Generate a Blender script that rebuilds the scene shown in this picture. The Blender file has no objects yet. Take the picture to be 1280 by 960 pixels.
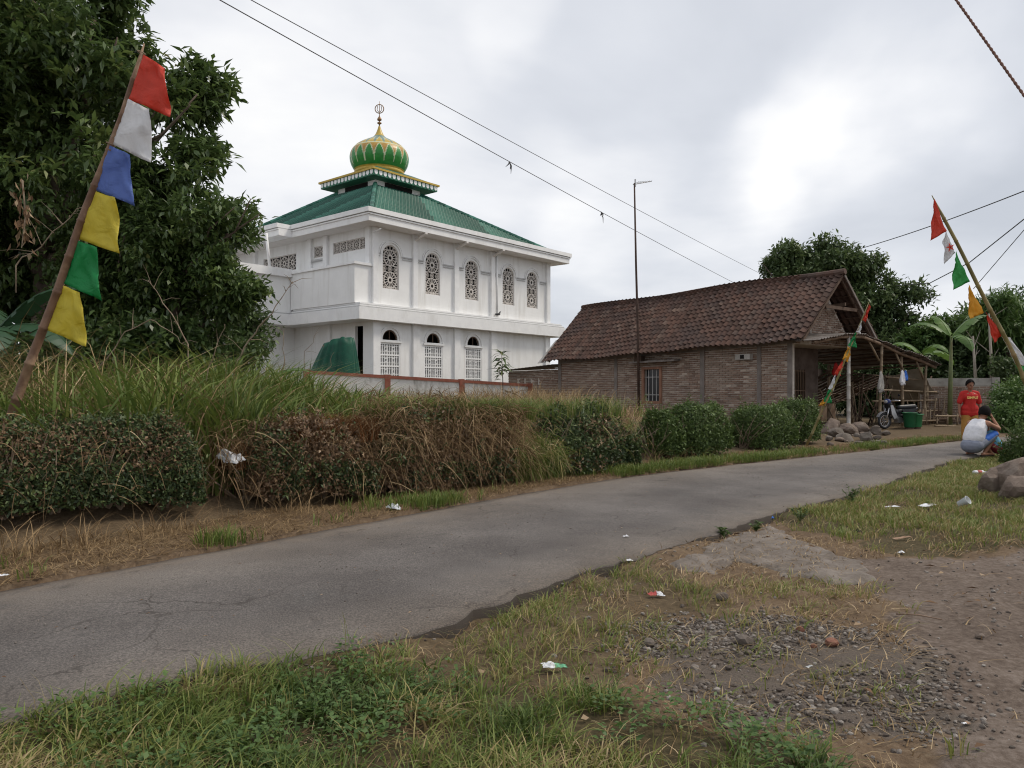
import bpy, math, random
import numpy as np
from mathutils import Vector, Matrix
from mathutils.geometry import tessellate_polygon

random.seed(11)
rng = np.random.default_rng(11)
R = math.radians
S = bpy.context.scene
COL = S.collection

# ------------------------------------------------------------------ camera
F, CX, HY, CH = 940.0, 640.0, 488.0, 1.30      # focal length in pixels (1280 wide), horizon row, eye height
cam_d = bpy.data.cameras.new("camera")
cam = bpy.data.objects.new("camera", cam_d)
COL.objects.link(cam)
cam.location = (0, 0, CH)
cam.rotation_euler = (R(90), 0, 0)
cam_d.sensor_width = 36.0
cam_d.lens = 36.0 * F / 1280.0
cam_d.shift_y = (HY - 480.0) / 1280.0
cam_d.clip_start = 0.05
cam_d.clip_end = 6000
S.camera = cam

# ------------------------------------------------------------------ world: overcast sky
W = bpy.data.worlds.new("World")
S.world = W
W.use_nodes = True
SUN_AZ, SUN_EL = R(80), R(52)                  # azimuth clockwise from +Y
def build_world():
    nt = W.node_tree
    nt.nodes.clear()
    N = nt.nodes.new
    L = nt.links.new
    out = N("ShaderNodeOutputWorld"); bg = N("ShaderNodeBackground")
    sky = N("ShaderNodeTexSky"); sky.sky_type = 'NISHITA'; sky.sun_disc = False
    sky.sun_elevation = SUN_EL; sky.sun_rotation = SUN_AZ
    tc = N("ShaderNodeTexCoord")
    sep = N("ShaderNodeSeparateXYZ"); L(tc.outputs['Generated'], sep.inputs[0])
    def math_(op, a, b=None, clamp=False):
        m = N("ShaderNodeMath"); m.operation = op; m.use_clamp = clamp
        for i, s in enumerate((a, b)):
            if s is None: continue
            if isinstance(s, (int, float)): m.inputs[i].default_value = s
            else: L(s, m.inputs[i])
        return m.outputs[0]
    zz = math_('ADD', math_('MAXIMUM', sep.outputs[2], 0.0), 0.22)
    cx = math_('DIVIDE', sep.outputs[0], zz); cy = math_('DIVIDE', sep.outputs[1], zz)
    comb = N("ShaderNodeCombineXYZ"); L(cx, comb.inputs[0]); L(cy, comb.inputs[1]); comb.inputs[2].default_value = 3.3
    n1 = N("ShaderNodeTexNoise"); n1.inputs['Scale'].default_value = 0.85; n1.inputs['Detail'].default_value = 6; n1.inputs['Roughness'].default_value = 0.52
    n1.inputs['Distortion'].default_value = 0.35
    L(comb.outputs[0], n1.inputs['Vector'])
    n2 = N("ShaderNodeTexNoise"); n2.inputs['Scale'].default_value = 2.6; n2.inputs['Detail'].default_value = 5
    L(comb.outputs[0], n2.inputs['Vector'])
    s = math_('ADD', math_('MULTIPLY', n1.outputs['Fac'], 0.75), math_('MULTIPLY', n2.outputs['Fac'], 0.25))
    # thin spots of the cloud deck seen in the photograph
    nw = N("ShaderNodeTexNoise"); nw.inputs['Scale'].default_value = 3.2; nw.inputs['Detail'].default_value = 4; L(tc.outputs['Generated'], nw.inputs['Vector'])
    wv = N("ShaderNodeVectorMath"); wv.operation = 'MULTIPLY_ADD'; L(nw.outputs['Color'], wv.inputs[0]); wv.inputs[1].default_value = (0.42, 0.42, 0.30); wv.inputs[2].default_value = (-0.21, -0.21, -0.15)
    wa = N("ShaderNodeVectorMath"); wa.operation = 'ADD'; L(tc.outputs['Generated'], wa.inputs[0]); L(wv.outputs[0], wa.inputs[1])
    wn = N("ShaderNodeVectorMath"); wn.operation = 'NORMALIZE'; L(wa.outputs[0], wn.inputs[0])
    def spot(px, py, width, amount, stretch=1.0):
        d = Vector(((px - CX) / F, 1.0, (HY - py) / F)).normalized()
        dot = N("ShaderNodeVectorMath"); dot.operation = 'DOT_PRODUCT'
        L(wn.outputs[0], dot.inputs[0]); dot.inputs[1].default_value = d
        mr = N("ShaderNodeMapRange"); mr.interpolation_type = 'SMOOTHSTEP'
        mr.inputs['From Min'].default_value = math.cos(width); mr.inputs['From Max'].default_value = 1.0
        L(dot.outputs['Value'], mr.inputs['Value'])
        nz = math_('ADD', math_('MULTIPLY', n2.outputs['Fac'], 1.6), 0.2)
        return math_('MULTIPLY', math_('MULTIPLY', mr.outputs[0], nz), amount)
    for a in ((1075, 135, 0.17, 0.13), (975, 185, 0.14, 0.10), (745, 250, 0.13, 0.10), (330, 200, 0.20, 0.05), (655, 5, 0.10, 0.09)):
        s = math_('ADD', s, spot(*a))
    for a in ((820, 60, 0.3, -0.07), (1250, 330, 0.25, -0.10), (850, 320, 0.15, -0.05), (1200, 20, 0.15, -0.06)):
        s = math_('ADD', s, spot(*a))
    ramp = N("ShaderNodeValToRGB"); L(s, ramp.inputs[0])
    e = ramp.color_ramp.elements
    e[0].position = 0.30; e[0].color = (0.50, 0.525, 0.575, 1)
    e[1].position = 0.80; e[1].color = (1.0, 0.985, 0.94, 1)
    k = e.new(0.46); k.color = (0.635, 0.655, 0.70, 1)
    k = e.new(0.60); k.color = (0.80, 0.805, 0.825, 1)
    gain = N("ShaderNodeMixRGB"); gain.blend_type = 'MULTIPLY'; gain.inputs[0].default_value = 1
    L(ramp.outputs[0], gain.inputs[1]); gain.inputs[2].default_value = (8.7, 8.7, 8.7, 1)
    mix = N("ShaderNodeMixRGB"); mix.inputs[0].default_value = 0.94
    L(sky.outputs[0], mix.inputs[1]); L(gain.outputs[0], mix.inputs[2])
    L(mix.outputs[0], bg.inputs['Color']); bg.inputs['Strength'].default_value = 0.1
    L(bg.outputs[0], out.inputs[0])
build_world()
sd = bpy.data.lights.new("sun", 'SUN'); sd.energy = 1.5; sd.angle = R(14); sd.color = (1, 0.91, 0.78)
sun = bpy.data.objects.new("sun", sd); COL.objects.link(sun)
sdir = Vector((math.sin(SUN_AZ) * math.cos(SUN_EL), math.cos(SUN_AZ) * math.cos(SUN_EL), math.sin(SUN_EL)))
sun.rotation_euler = (-sdir).to_track_quat('-Z', 'Y').to_euler()
sun.location = (20, 5, 25)
S.view_settings.view_transform = 'Standard'
S.view_settings.look = 'None'
S.view_settings.gamma = 1
S.view_settings.exposure = 0.45
S.view_settings.use_curve_mapping = False
S.render.engine = 'CYCLES'
S.cycles.use_denoising = True
S.cycles.filter_width = 1.1
S.cycles.max_bounces = 6
S.cycles.diffuse_bounces = 3
S.cycles.glossy_bounces = 2
S.cycles.transmission_bounces = 4
S.cycles.transparent_max_bounces = 6

# ------------------------------------------------------------------ small helpers
def at(px, py, d):
    return Vector(((px - CX) / F * d, d, CH + (HY - py) / F * d))
def gp(px, py, z=0.0):
    return at(px, py, (CH - z) * F / (py - HY))
def vnoise(x, y, seed=0):
    """smooth value noise on numpy arrays, 0..1"""
    xi = np.floor(x).astype(np.int64); yi = np.floor(y).astype(np.int64)
    xf = x - xi; yf = y - yi
    def h(a, b):
        n = (a * 374761393 + b * 668265263 + seed * 1442695041) & 0x7fffffff
        n = ((n ^ (n >> 13)) * 1274126177) & 0x7fffffff
        return ((n ^ (n >> 16)) & 0xffff) / 65535.0
    u = xf * xf * (3 - 2 * xf); v = yf * yf * (3 - 2 * yf)
    return (h(xi, yi) * (1 - u) + h(xi + 1, yi) * u) * (1 - v) + (h(xi, yi + 1) * (1 - u) + h(xi + 1, yi + 1) * u) * v
def fbm(x, y, seed=0, oct=4):
    a = 0.5; t = 0; s = 0
    for i in range(oct):
        t = t + a * vnoise(x * 2 ** i, y * 2 ** i, seed + i * 17); s += a; a *= 0.5
    return t / s
def sstep(a, b, x):
    t = np.clip((x - a) / (b - a), 0, 1)
    return t * t * (3 - 2 * t)

def mesh_from(name, V, Fc, rnd=None, smooth=False):
    """V (n,3), Fc list of faces or (m,k) array"""
    me = bpy.data.meshes.new(name)
    V = np.asarray(V, dtype=np.float32)
    if isinstance(Fc, np.ndarray):
        m, k = Fc.shape
        me.vertices.add(len(V)); me.vertices.foreach_set("co", V.ravel())
        me.loops.add(m * k); me.loops.foreach_set("vertex_index", Fc.astype(np.int32).ravel())
        me.polygons.add(m); me.polygons.foreach_set("loop_start", np.arange(0, m * k, k, dtype=np.int32))
        me.update(calc_edges=True)
    else:
        me.from_pydata(V.tolist(), [], Fc); me.update()
    if rnd is not None:
        a = me.attributes.new("rnd", 'FLOAT', 'POINT')
        a.data.foreach_set("value", np.asarray(rnd, dtype=np.float32))
    if smooth:
        me.polygons.foreach_set("use_smooth", np.ones(len(me.polygons), dtype=bool))
    return me
def wloc(o):
    v = Vector((0, 0, 0))
    while o is not None:
        v = v + o.location; o = o.parent
    return v
def link(name, me, mat=None, parent=None, kind=None):
    o = bpy.data.objects.new(name, me)
    if mat is not None and len(me.materials) == 0:
        me.materials.append(mat)
    COL.objects.link(o)
    if parent is not None: o.parent = parent
    if kind: o["kind"] = kind
    return o
def tag(o, label, cat=None, group=None, kind=None):
    o["label"] = label
    if cat: o["category"] = cat
    if group: o["group"] = group
    if kind: o["kind"] = kind
    return o
def thing(name, label, cat, loc=(0, 0, 0), rotz=0.0, group=None):
    o = bpy.data.objects.new(name, None); COL.objects.link(o)
    o.empty_display_size = 0.2
    o.location = loc; o.rotation_euler = (0, 0, rotz)
    return tag(o, label, cat, group)

class MB:
    def __init__(s): s.v = []; s.f = []; s.r = []
    def add(s, vs, fs, rnd=None):
        b = len(s.v)
        s.v += [tuple(p) for p in vs]
        s.f += [tuple(i + b for i in f) for f in fs]
        s.r += [random.random() if rnd is None else rnd] * len(vs)
    def obox(s, o, a, b, c, rnd=None):
        o, a, b, c = map(Vector, (o, a, b, c))
        vs = [o, o + a, o + a + b, o + b, o + c, o + a + c, o + a + b + c, o + b + c]
        fs = [(0, 3, 2, 1), (4, 5, 6, 7), (0, 1, 5, 4), (1, 2, 6, 5), (2, 3, 7, 6), (3, 0, 4, 7)]
        if a.cross(b).dot(c) < 0: fs = [f[::-1] for f in fs]
        s.add(vs, fs, rnd); return s
    def box(s, x0, x1, y0, y1, z0, z1, rnd=None):
        return s.obox((x0, y0, z0), (x1 - x0, 0, 0), (0, y1 - y0, 0), (0, 0, z1 - z0), rnd)
    def beam(s, a, b, w, h, up=(0, 0, 1), rnd=None):
        a, b = Vector(a), Vector(b); d = (b - a)
        x = d.cross(Vector(up))
        if x.length < 1e-5: x = d.cross(Vector((1, 0, 0)))
        x.normalize(); y = x.cross(d).normalized()
        return s.obox(a - x * w / 2 - y * h / 2, d, x * w, y * h, rnd)
    def tube(s, pts, rad, n=8, rnd=None, caps=True):
        pts = [Vector(p) for p in pts]; m = len(pts)
        if not hasattr(rad, '__len__'): rad = [rad] * m
        vs = []; prev = None
        for i, p in enumerate(pts):
            t = (pts[min(i + 1, m - 1)] - pts[max(i - 1, 0)]).normalized()
            if prev is None:
                x = t.cross(Vector((0, 0, 1)))
                if x.length < 1e-3: x = t.cross(Vector((1, 0, 0)))
            else:
                x = prev - t * prev.dot(t)
            x.normalize(); y = t.cross(x); prev = x
            for k in range(n):
                a = 2 * math.pi * k / n
                vs.append(p + (x * math.cos(a) + y * math.sin(a)) * rad[i])
        fs = []
        for i in range(m - 1):
            for k in range(n):
                fs.append((i * n + k, i * n + (k + 1) % n, (i + 1) * n + (k + 1) % n, (i + 1) * n + k))
        if caps:
            fs.append(tuple(range(n - 1, -1, -1))); fs.append(tuple((m - 1) * n + k for k in range(n)))
        s.add(vs, fs, rnd); return s
    def lathe(s, prof, n=24, c=(0, 0, 0), rnd=None):
        vs = []
        for r, z in prof:
            for k in range(n):
                a = 2 * math.pi * k / n
                vs.append((c[0] + r * math.cos(a), c[1] + r * math.sin(a), c[2] + z))
        fs = []
        for i in range(len(prof) - 1):
            for k in range(n):
                fs.append((i * n + k, i * n + (k + 1) % n, (i + 1) * n + (k + 1) % n, (i + 1) * n + k))
        fs.append(tuple(range(n - 1, -1, -1))); fs.append(tuple((len(prof) - 1) * n + k for k in range(n)))
        s.add(vs, fs, rnd); return s
    def capsule(s, a, b, ra, rb, n=12, sq=None):
        a, b = Vector(a), Vector(b); d = b - a; L = d.length
        if L < 1e-6: d = Vector((0, 0, 1)); L = 1e-6
        t = d.normalized()
        pts = []; rad = []
        for i in range(4):
            th = math.pi / 2 * i / 4
            pts.append(a - t * ra * math.cos(th)); rad.append(max(ra * math.sin(th), ra * 0.05))
        pts.append(a); rad.append(ra); pts.append(b); rad.append(rb)
        for i in range(3, -1, -1):
            th = math.pi / 2 * i / 4
            pts.append(b + t * rb * math.cos(th)); rad.append(max(rb * math.sin(th), rb * 0.05))
        return s.tube(pts, rad, n)
    def ellip(s, c, rx, ry, rz, n=14, m=10, rot=None):
        vs = []
        for i in range(1, m):
            th = math.pi * i / m
            for k in range(n):
                a = 2 * math.pi * k / n
                p = Vector((rx * math.sin(th) * math.cos(a), ry * math.sin(th) * math.sin(a), -rz * math.cos(th)))
                if rot is not None: p = rot @ p
                vs.append(Vector(c) + p)
        fs = []
        for i in range(m - 2):
            for k in range(n):
                fs.append((i * n + k, i * n + (k + 1) % n, (i + 1) * n + (k + 1) % n, (i + 1) * n + k))
        fs.append(tuple(range(n - 1, -1, -1))); fs.append(tuple((m - 2) * n + k for k in range(n)))
        s.add(vs, fs); return s
    def torus(s, c, axis, Rr, r, n=24, m=8):
        axis = Vector(axis).normalized(); x = axis.orthogonal().normalized(); y = axis.cross(x)
        vs = []
        for i in range(n):
            a = 2 * math.pi * i / n; e = x * math.cos(a) + y * math.sin(a)
            for k in range(m):
                b = 2 * math.pi * k / m
                vs.append(Vector(c) + e * (Rr + r * math.cos(b)) + axis * r * math.sin(b))
        fs = [(i * m + k, ((i + 1) % n) * m + k, ((i + 1) % n) * m + (k + 1) % m, i * m + (k + 1) % m) for i in range(n) for k in range(m)]
        s.add(vs, fs); return s
    def prism(s, pts, ext, rnd=None):
        n = len(pts); pts = [Vector(p) for p in pts]; ext = Vector(ext)
        vs = pts + [p + ext for p in pts]
        fs = [tuple(range(n - 1, -1, -1)), tuple(range(n, 2 * n))] + [(i, (i + 1) % n, (i + 1) % n + n, i + n) for i in range(n)]
        s.add(vs, fs, rnd); return s
    def mesh(s, name, smooth=False):
        return mesh_from(name, np.array(s.v, dtype=np.float32), s.f, s.r, smooth)
    def build(s, name, mat, parent=None, smooth=False, local=False, kind=None):
        if parent is not None and not local:
            w = wloc(parent); s.v = [(p[0] - w.x, p[1] - w.y, p[2] - w.z) for p in s.v]
        return link(name, s.mesh(name, smooth), mat, parent, kind)

def remeshed(mb, name, voxel, smooth_it=3, decimate=None):
    """union of overlapping closed shapes as ONE continuous skin"""
    me = mb.mesh(name); o = bpy.data.objects.new("tmp", me); COL.objects.link(o)
    m = o.modifiers.new("r", 'REMESH'); m.mode = 'VOXEL'; m.voxel_size = voxel; m.use_smooth_shade = True
    if smooth_it:
        k = o.modifiers.new("s", 'SMOOTH'); k.iterations = smooth_it; k.factor = 0.5
    if decimate:
        k = o.modifiers.new("d", 'DECIMATE'); k.ratio = decimate
    dg = bpy.context.evaluated_depsgraph_get()
    r = bpy.data.meshes.new_from_object(o.evaluated_get(dg))
    bpy.data.objects.remove(o); bpy.data.meshes.remove(me)
    r.name = name
    r.polygons.foreach_set("use_smooth", np.ones(len(r.polygons), dtype=bool))
    return r

# ------------------------------------------------------------------ materials
def new_mat(name):
    m = bpy.data.materials.new(name); m.use_nodes = True
    nt = m.node_tree; b = nt.nodes["Principled BSDF"]
    return m, nt, b
def ramp_node(nt, stops):
    r = nt.nodes.new("ShaderNodeValToRGB"); e = r.color_ramp.elements
    while len(e) > 1: e.remove(e[-1])
    e[0].position = stops[0][0]; e[0].color = (*stops[0][1], 1)
    for p, c in stops[1:]:
        k = e.new(p); k.color = (*c, 1)
    return r
def noise_node(nt, scale, detail=4, rough=0.55, vec=None, stretch=None):
    n = nt.nodes.new("ShaderNodeTexNoise"); n.inputs['Scale'].default_value = scale
    n.inputs['Detail'].default_value = detail; n.inputs['Roughness'].default_value = rough
    if vec is None:
        g = nt.nodes.new("ShaderNodeNewGeometry"); vec = g.outputs['Position']
    if stretch:
        mp = nt.nodes.new("ShaderNodeMapping"); mp.inputs['Scale'].default_value = stretch
        nt.links.new(vec, mp.inputs['Vector']); vec = mp.outputs[0]
    nt.links.new(vec, n.inputs['Vector'])
    return n
def surf(name, c1, c2, scale=3.0, rough=0.8, bump=0.0, bscale=None, stretch=None, metal=0.0, stain=None, sscale=0.8, sstretch=None, spec=0.3, bdist=0.02):
    """base colour varied by noise, optional larger stains and bump"""
    m, nt, b = new_mat(name)
    n = noise_node(nt, scale, 5, 0.6, None, stretch)
    r = ramp_node(nt, [(0.35, c1), (0.65, c2)]); nt.links.new(n.outputs['Fac'], r.inputs[0])
    col = r.outputs[0]
    if stain:
        n2 = noise_node(nt, sscale, 6, 0.65, None, sstretch)
        r2 = ramp_node(nt, [(0.52, (0, 0, 0)), (0.72, (1, 1, 1))]); nt.links.new(n2.outputs['Fac'], r2.inputs[0])
        mx = nt.nodes.new("ShaderNodeMixRGB"); nt.links.new(r2.outputs[0], mx.inputs[0]); nt.links.new(col, mx.inputs[1]); mx.inputs[2].default_value = (*stain, 1)
        col = mx.outputs[0]
    nt.links.new(col, b.inputs['Base Color'])
    b.inputs['Roughness'].default_value = rough; b.inputs['Metallic'].default_value = metal
    b.inputs['Specular IOR Level'].default_value = spec
    if bump:
        n3 = noise_node(nt, bscale or scale * 4, 5, 0.6)
        bp = nt.nodes.new("ShaderNodeBump"); bp.inputs['Strength'].default_value = bump; bp.inputs['Distance'].default_value = bdist
        nt.links.new(n3.outputs['Fac'], bp.inputs['Height']); nt.links.new(bp.outputs[0], b.inputs['Normal'])
    return m
def rnd_mat(name, stops, rough=0.6, trans=0.0, spec=0.3, noise=None, bump=0.0, tint=None, dirt=None):
    """colour picked per piece by the 'rnd' attribute"""
    m, nt, b = new_mat(name)
    a = nt.nodes.new("ShaderNodeAttribute"); a.attribute_name = "rnd"
    fac = a.outputs['Fac']
    if noise:
        n = noise_node(nt, noise, 3)
        ad = nt.nodes.new("ShaderNodeMath"); ad.operation = 'MULTIPLY_ADD'; nt.links.new(n.outputs['Fac'], ad.inputs[0]); ad.inputs[1].default_value = 0.6
        sb = nt.nodes.new("ShaderNodeMath"); sb.operation = 'SUBTRACT'; nt.links.new(fac, sb.inputs[0]); sb.inputs[1].default_value = 0.3
        nt.links.new(sb.outputs[0], ad.inputs[2]); fac = ad.outputs[0]
    r = ramp_node(nt, stops); nt.links.new(fac, r.inputs[0])
    col = r.outputs[0]
    if dirt:
        n2 = noise_node(nt, dirt[1], 6, 0.65)
        r2 = ramp_node(nt, [(0.45, (0, 0, 0)), (0.7, (1, 1, 1))]); nt.links.new(n2.outputs['Fac'], r2.inputs[0])
        mx = nt.nodes.new("ShaderNodeMixRGB"); nt.links.new(r2.outputs[0], mx.inputs[0]); nt.links.new(col, mx.inputs[1]); mx.inputs[2].default_value = (*dirt[0], 1)
        col = mx.outputs[0]
    nt.links.new(col, b.inputs['Base Color'])
    b.inputs['Roughness'].default_value = rough; b.inputs['Specular IOR Level'].default_value = spec
    if bump:
        n3 = noise_node(nt, 40, 4)
        bp = nt.nodes.new("ShaderNodeBump"); bp.inputs['Strength'].default_value = bump; bp.inputs['Distance'].default_value = 0.01
        nt.links.new(n3.outputs['Fac'], bp.inputs['Height']); nt.links.new(bp.outputs[0], b.inputs['Normal'])
    if trans:
        t = nt.nodes.new("ShaderNodeBsdfTranslucent"); nt.links.new(r.outputs[0], t.inputs['Color'])
        ms = nt.nodes.new("ShaderNodeMixShader"); ms.inputs[0].default_value = trans
        out = nt.nodes["Material Output"]
        nt.links.new(b.outputs[0], ms.inputs[1]); nt.links.new(t.outputs[0], ms.inputs[2]); nt.links.new(ms.outputs[0], out.inputs['Surface'])
    return m

M = {}
M['white'] = surf('white_paint', (0.80, 0.80, 0.79), (0.86, 0.86, 0.85), 1.2, 0.7, stain=(0.70, 0.69, 0.665), sscale=1.3, sstretch=(1.6, 1.6, 0.16))
M['white_trim'] = surf('white_trim_paint', (0.80, 0.80, 0.80), (0.87, 0.87, 0.86), 2.5, 0.65, stain=(0.72, 0.715, 0.70), sscale=1.4, sstretch=(1, 1, 0.5))
M['grey_trim_shade'] = surf('grey_trim_shade_paint', (0.42, 0.42, 0.42), (0.52, 0.52, 0.51), 3, 0.7)  # grey for trim courses and for shadow lines painted into moulding grooves
M['soffit'] = surf('soffit_paint', (0.68, 0.65, 0.62), (0.74, 0.71, 0.68), 1.5, 0.8)
M['greenroof'] = rnd_mat('green_glazed_tile', [(0.0, (0.010, 0.075, 0.052)), (0.5, (0.016, 0.108, 0.074)), (1.0, (0.055, 0.205, 0.15))], 0.5, 0, 0.4, noise=2.0)
M['green_trim'] = surf('green_trim_paint', (0.04, 0.16, 0.10), (0.06, 0.2, 0.13), 3, 0.6)
M['gold'] = surf('gold_paint', (0.45, 0.30, 0.05), (0.52, 0.36, 0.07), 4, 0.5)
M['brass'] = surf('old_brass', (0.20, 0.11, 0.06), (0.32, 0.2, 0.1), 6, 0.4, metal=0.6)
M['lattice'] = surf('lattice_block', (0.56, 0.52, 0.48), (0.68, 0.64, 0.60), 6, 0.8)
M['dark'] = surf('dark_interior', (0.012, 0.011, 0.011), (0.02, 0.018, 0.017), 3, 0.9)  # near-black; also paints the unlit insides of openings
M['pane_pale'] = surf('frosted_pane', (0.34, 0.34, 0.34), (0.46, 0.46, 0.46), 4, 0.35)
M['tarp_green'] = surf('green_tarpaulin', (0.001, 0.052, 0.030), (0.003, 0.078, 0.044), 4, 0.5, bump=0.2, bscale=9)
M['rail_red'] = surf('rusty_red_paint', (0.26, 0.085, 0.055), (0.34, 0.12, 0.08), 5, 0.7, stain=(0.2, 0.12, 0.09), sscale=4)
M['plaster_wht'] = surf('stained_white_wall', (0.62, 0.61, 0.58), (0.76, 0.75, 0.72), 2, 0.85, stain=(0.25, 0.24, 0.2), sscale=2.5, sstretch=(1, 1, 0.35))
M['brick'] = rnd_mat('red_brick', [(0.0, (0.155, 0.10, 0.075)), (0.3, (0.24, 0.155, 0.115)), (0.6, (0.31, 0.215, 0.165)), (0.8, (0.21, 0.15, 0.12)), (1.0, (0.50, 0.41, 0.34))], 0.92, 0, 0.15, bump=0.4, dirt=((0.28, 0.21, 0.165), 1.1))
M['mortar'] = surf('grey_mortar', (0.50, 0.45, 0.39), (0.62, 0.56, 0.50), 8, 0.95, 0.5, 40)
M['concrete'] = surf('bare_concrete', (0.165, 0.14, 0.125), (0.245, 0.215, 0.195), 3, 0.9, 0.4, 30, stain=(0.14, 0.125, 0.11), sscale=2)
M['concrete_l'] = surf('pale_concrete', (0.36, 0.34, 0.31), (0.48, 0.46, 0.43), 3, 0.9, 0.4, 30, stain=(0.22, 0.2, 0.18), sscale=1.5)
M['claytile'] = rnd_mat('old_clay_tile', [(0.0, (0.070, 0.044, 0.034)), (0.35, (0.106, 0.060, 0.046)), (0.65, (0.130, 0.074, 0.056)), (0.9, (0.105, 0.072, 0.059)), (1.0, (0.18, 0.122, 0.095))], 0.85, 0, 0.2, bump=0.3, dirt=((0.07, 0.050, 0.045), 1.1))
M['wood'] = surf('weathered_wood', (0.16, 0.105, 0.07), (0.27, 0.19, 0.135), 4, 0.85, 0.3, 30, stretch=(1, 1, 0.3))
M['wood_dark'] = surf('dark_old_wood', (0.07, 0.045, 0.032), (0.13, 0.085, 0.06), 4, 0.85, 0.3, 30)
M['wood_frame'] = surf('window_frame_wood', (0.24, 0.12, 0.075), (0.33, 0.175, 0.115), 6, 0.6)
M['bamboo'] = surf('dry_bamboo', (0.175, 0.125, 0.08), (0.30, 0.225, 0.15), 5, 0.65, 0.2, 20)
M['bamboo_pole'] = surf('brown_bamboo_pole', (0.12, 0.065, 0.04), (0.215, 0.125, 0.075), 7, 0.55, 0.25, 25, stain=(0.30, 0.2, 0.12), sscale=5)
M['bamboo_green'] = surf('olive_bamboo_pole', (0.14, 0.12, 0.045), (0.25, 0.2, 0.075), 5, 0.5, stain=(0.3, 0.18, 0.09), sscale=4)
M['sheet'] = surf('weathered_roof_sheet', (0.13, 0.11, 0.098), (0.25, 0.225, 0.205), 2.2, 0.85, stain=(0.09, 0.058, 0.042), sscale=1.8)
M['canvas'] = surf('faded_canvas', (0.33, 0.29, 0.235), (0.47, 0.42, 0.35), 3, 0.85)
M['iron'] = surf('iron_bars', (0.36, 0.35, 0.34), (0.5, 0.49, 0.48), 6, 0.5)
M['rust'] = surf('rusty_pipe', (0.055, 0.034, 0.027), (0.095, 0.06, 0.045), 8, 0.7, metal=0.2)
M['alu'] = surf('dull_aluminium', (0.35, 0.35, 0.35), (0.45, 0.45, 0.45), 6, 0.4, metal=0.7)
M['wire'] = surf('black_wire', (0.06, 0.06, 0.06), (0.1, 0.1, 0.1), 6, 0.6)
M['rope'] = surf('red_brown_rope', (0.13, 0.065, 0.05), (0.22, 0.12, 0.09), 30, 0.8)
M['stone'] = surf('grey_field_stone', (0.095, 0.075, 0.062), (0.185, 0.158, 0.135), 3.5, 0.9, 0.6, 14, stain=(0.12, 0.105, 0.085), sscale=2.5)
M['boulder'] = surf('brown_boulder', (0.115, 0.085, 0.068), (0.20, 0.155, 0.125), 4, 0.92, 0.8, 18, stain=(0.25, 0.21, 0.175), sscale=3.2)
M['redbrickbit'] = surf('broken_brick', (0.17, 0.075, 0.05), (0.26, 0.125, 0.085), 18, 0.9, 0.5, 60)
M['bark'] = surf('tree_bark', (0.085, 0.062, 0.048), (0.17, 0.13, 0.105), 5, 0.92, 0.6, 18, stretch=(1, 1, 0.25))
M['bark_pale'] = surf('pale_bark', (0.22, 0.19, 0.155), (0.35, 0.31, 0.26), 5, 0.9, 0.4, 18, stretch=(1, 1, 0.3))
M['twig'] = surf('dry_twig', (0.20, 0.145, 0.10), (0.33, 0.26, 0.19), 8, 0.9)
M['skin'] = surf('brown_skin', (0.22, 0.10, 0.06), (0.27, 0.13, 0.08), 8, 0.55)
M['skin_l'] = surf('tan_skin', (0.33, 0.16, 0.10), (0.38, 0.19, 0.12), 8, 0.55)
M['hair'] = surf('black_hair', (0.006, 0.005, 0.005), (0.012, 0.010, 0.010), 30, 0.8, spec=0.1)
M['eye'] = surf('eye_dark', (0.02, 0.015, 0.012), (0.03, 0.02, 0.015), 8, 0.3)
def cloth(name, c, v=0.85, sc=14, rough=0.75, bump=0.35, bs=12):
    return surf(name, tuple(x * v for x in c), c, sc, rough, bump, bs, bdist=0.03)
M['c_red'] = cloth('red_cotton', (0.46, 0.022, 0.018))
M['c_ochre'] = cloth('ochre_cotton', (0.42, 0.21, 0.05))
M['c_white'] = cloth('white_cotton', (0.78, 0.77, 0.80))
M['c_grey'] = cloth('bluish_grey_cotton', (0.27, 0.29, 0.36))
M['c_blue'] = cloth('blue_cotton', (0.05, 0.16, 0.55))
M['c_lblue'] = cloth('light_blue_cotton', (0.16, 0.42, 0.62))
M['c_maroon'] = cloth('maroon_cotton', (0.20, 0.02, 0.035))
M['print_yellow'] = surf('yellow_print', (0.80, 0.55, 0.16), (0.86, 0.62, 0.22), 6, 0.7)
def flagmat(name, c, trans=0.35):
    m, nt, b = new_mat(name)
    n = noise_node(nt, 6, 4); r = ramp_node(nt, [(0.35, tuple(x * 0.9 for x in c)), (0.65, c)]); nt.links.new(n.outputs['Fac'], r.inputs[0])
    nt.links.new(r.outputs[0], b.inputs['Base Color']); b.inputs['Roughness'].default_value = 0.55
    n3 = noise_node(nt, 7, 4, 0.55); n3.inputs['Distortion'].default_value = 1.2; bp = nt.nodes.new("ShaderNodeBump"); bp.inputs['Strength'].default_value = 0.7; bp.inputs['Distance'].default_value = 0.03
    nt.links.new(n3.outputs['Fac'], bp.inputs['Height']); nt.links.new(bp.outputs[0], b.inputs['Normal'])
    t = nt.nodes.new("ShaderNodeBsdfTranslucent"); nt.links.new(r.outputs[0], t.inputs['Color'])
    ms = nt.nodes.new("ShaderNodeMixShader"); ms.inputs[0].default_value = trans
    nt.links.new(b.outputs[0], ms.inputs[1]); nt.links.new(t.outputs[0], ms.inputs[2])
    nt.links.new(ms.outputs[0], nt.nodes["Material Output"].inputs['Surface'])
    return m
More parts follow.
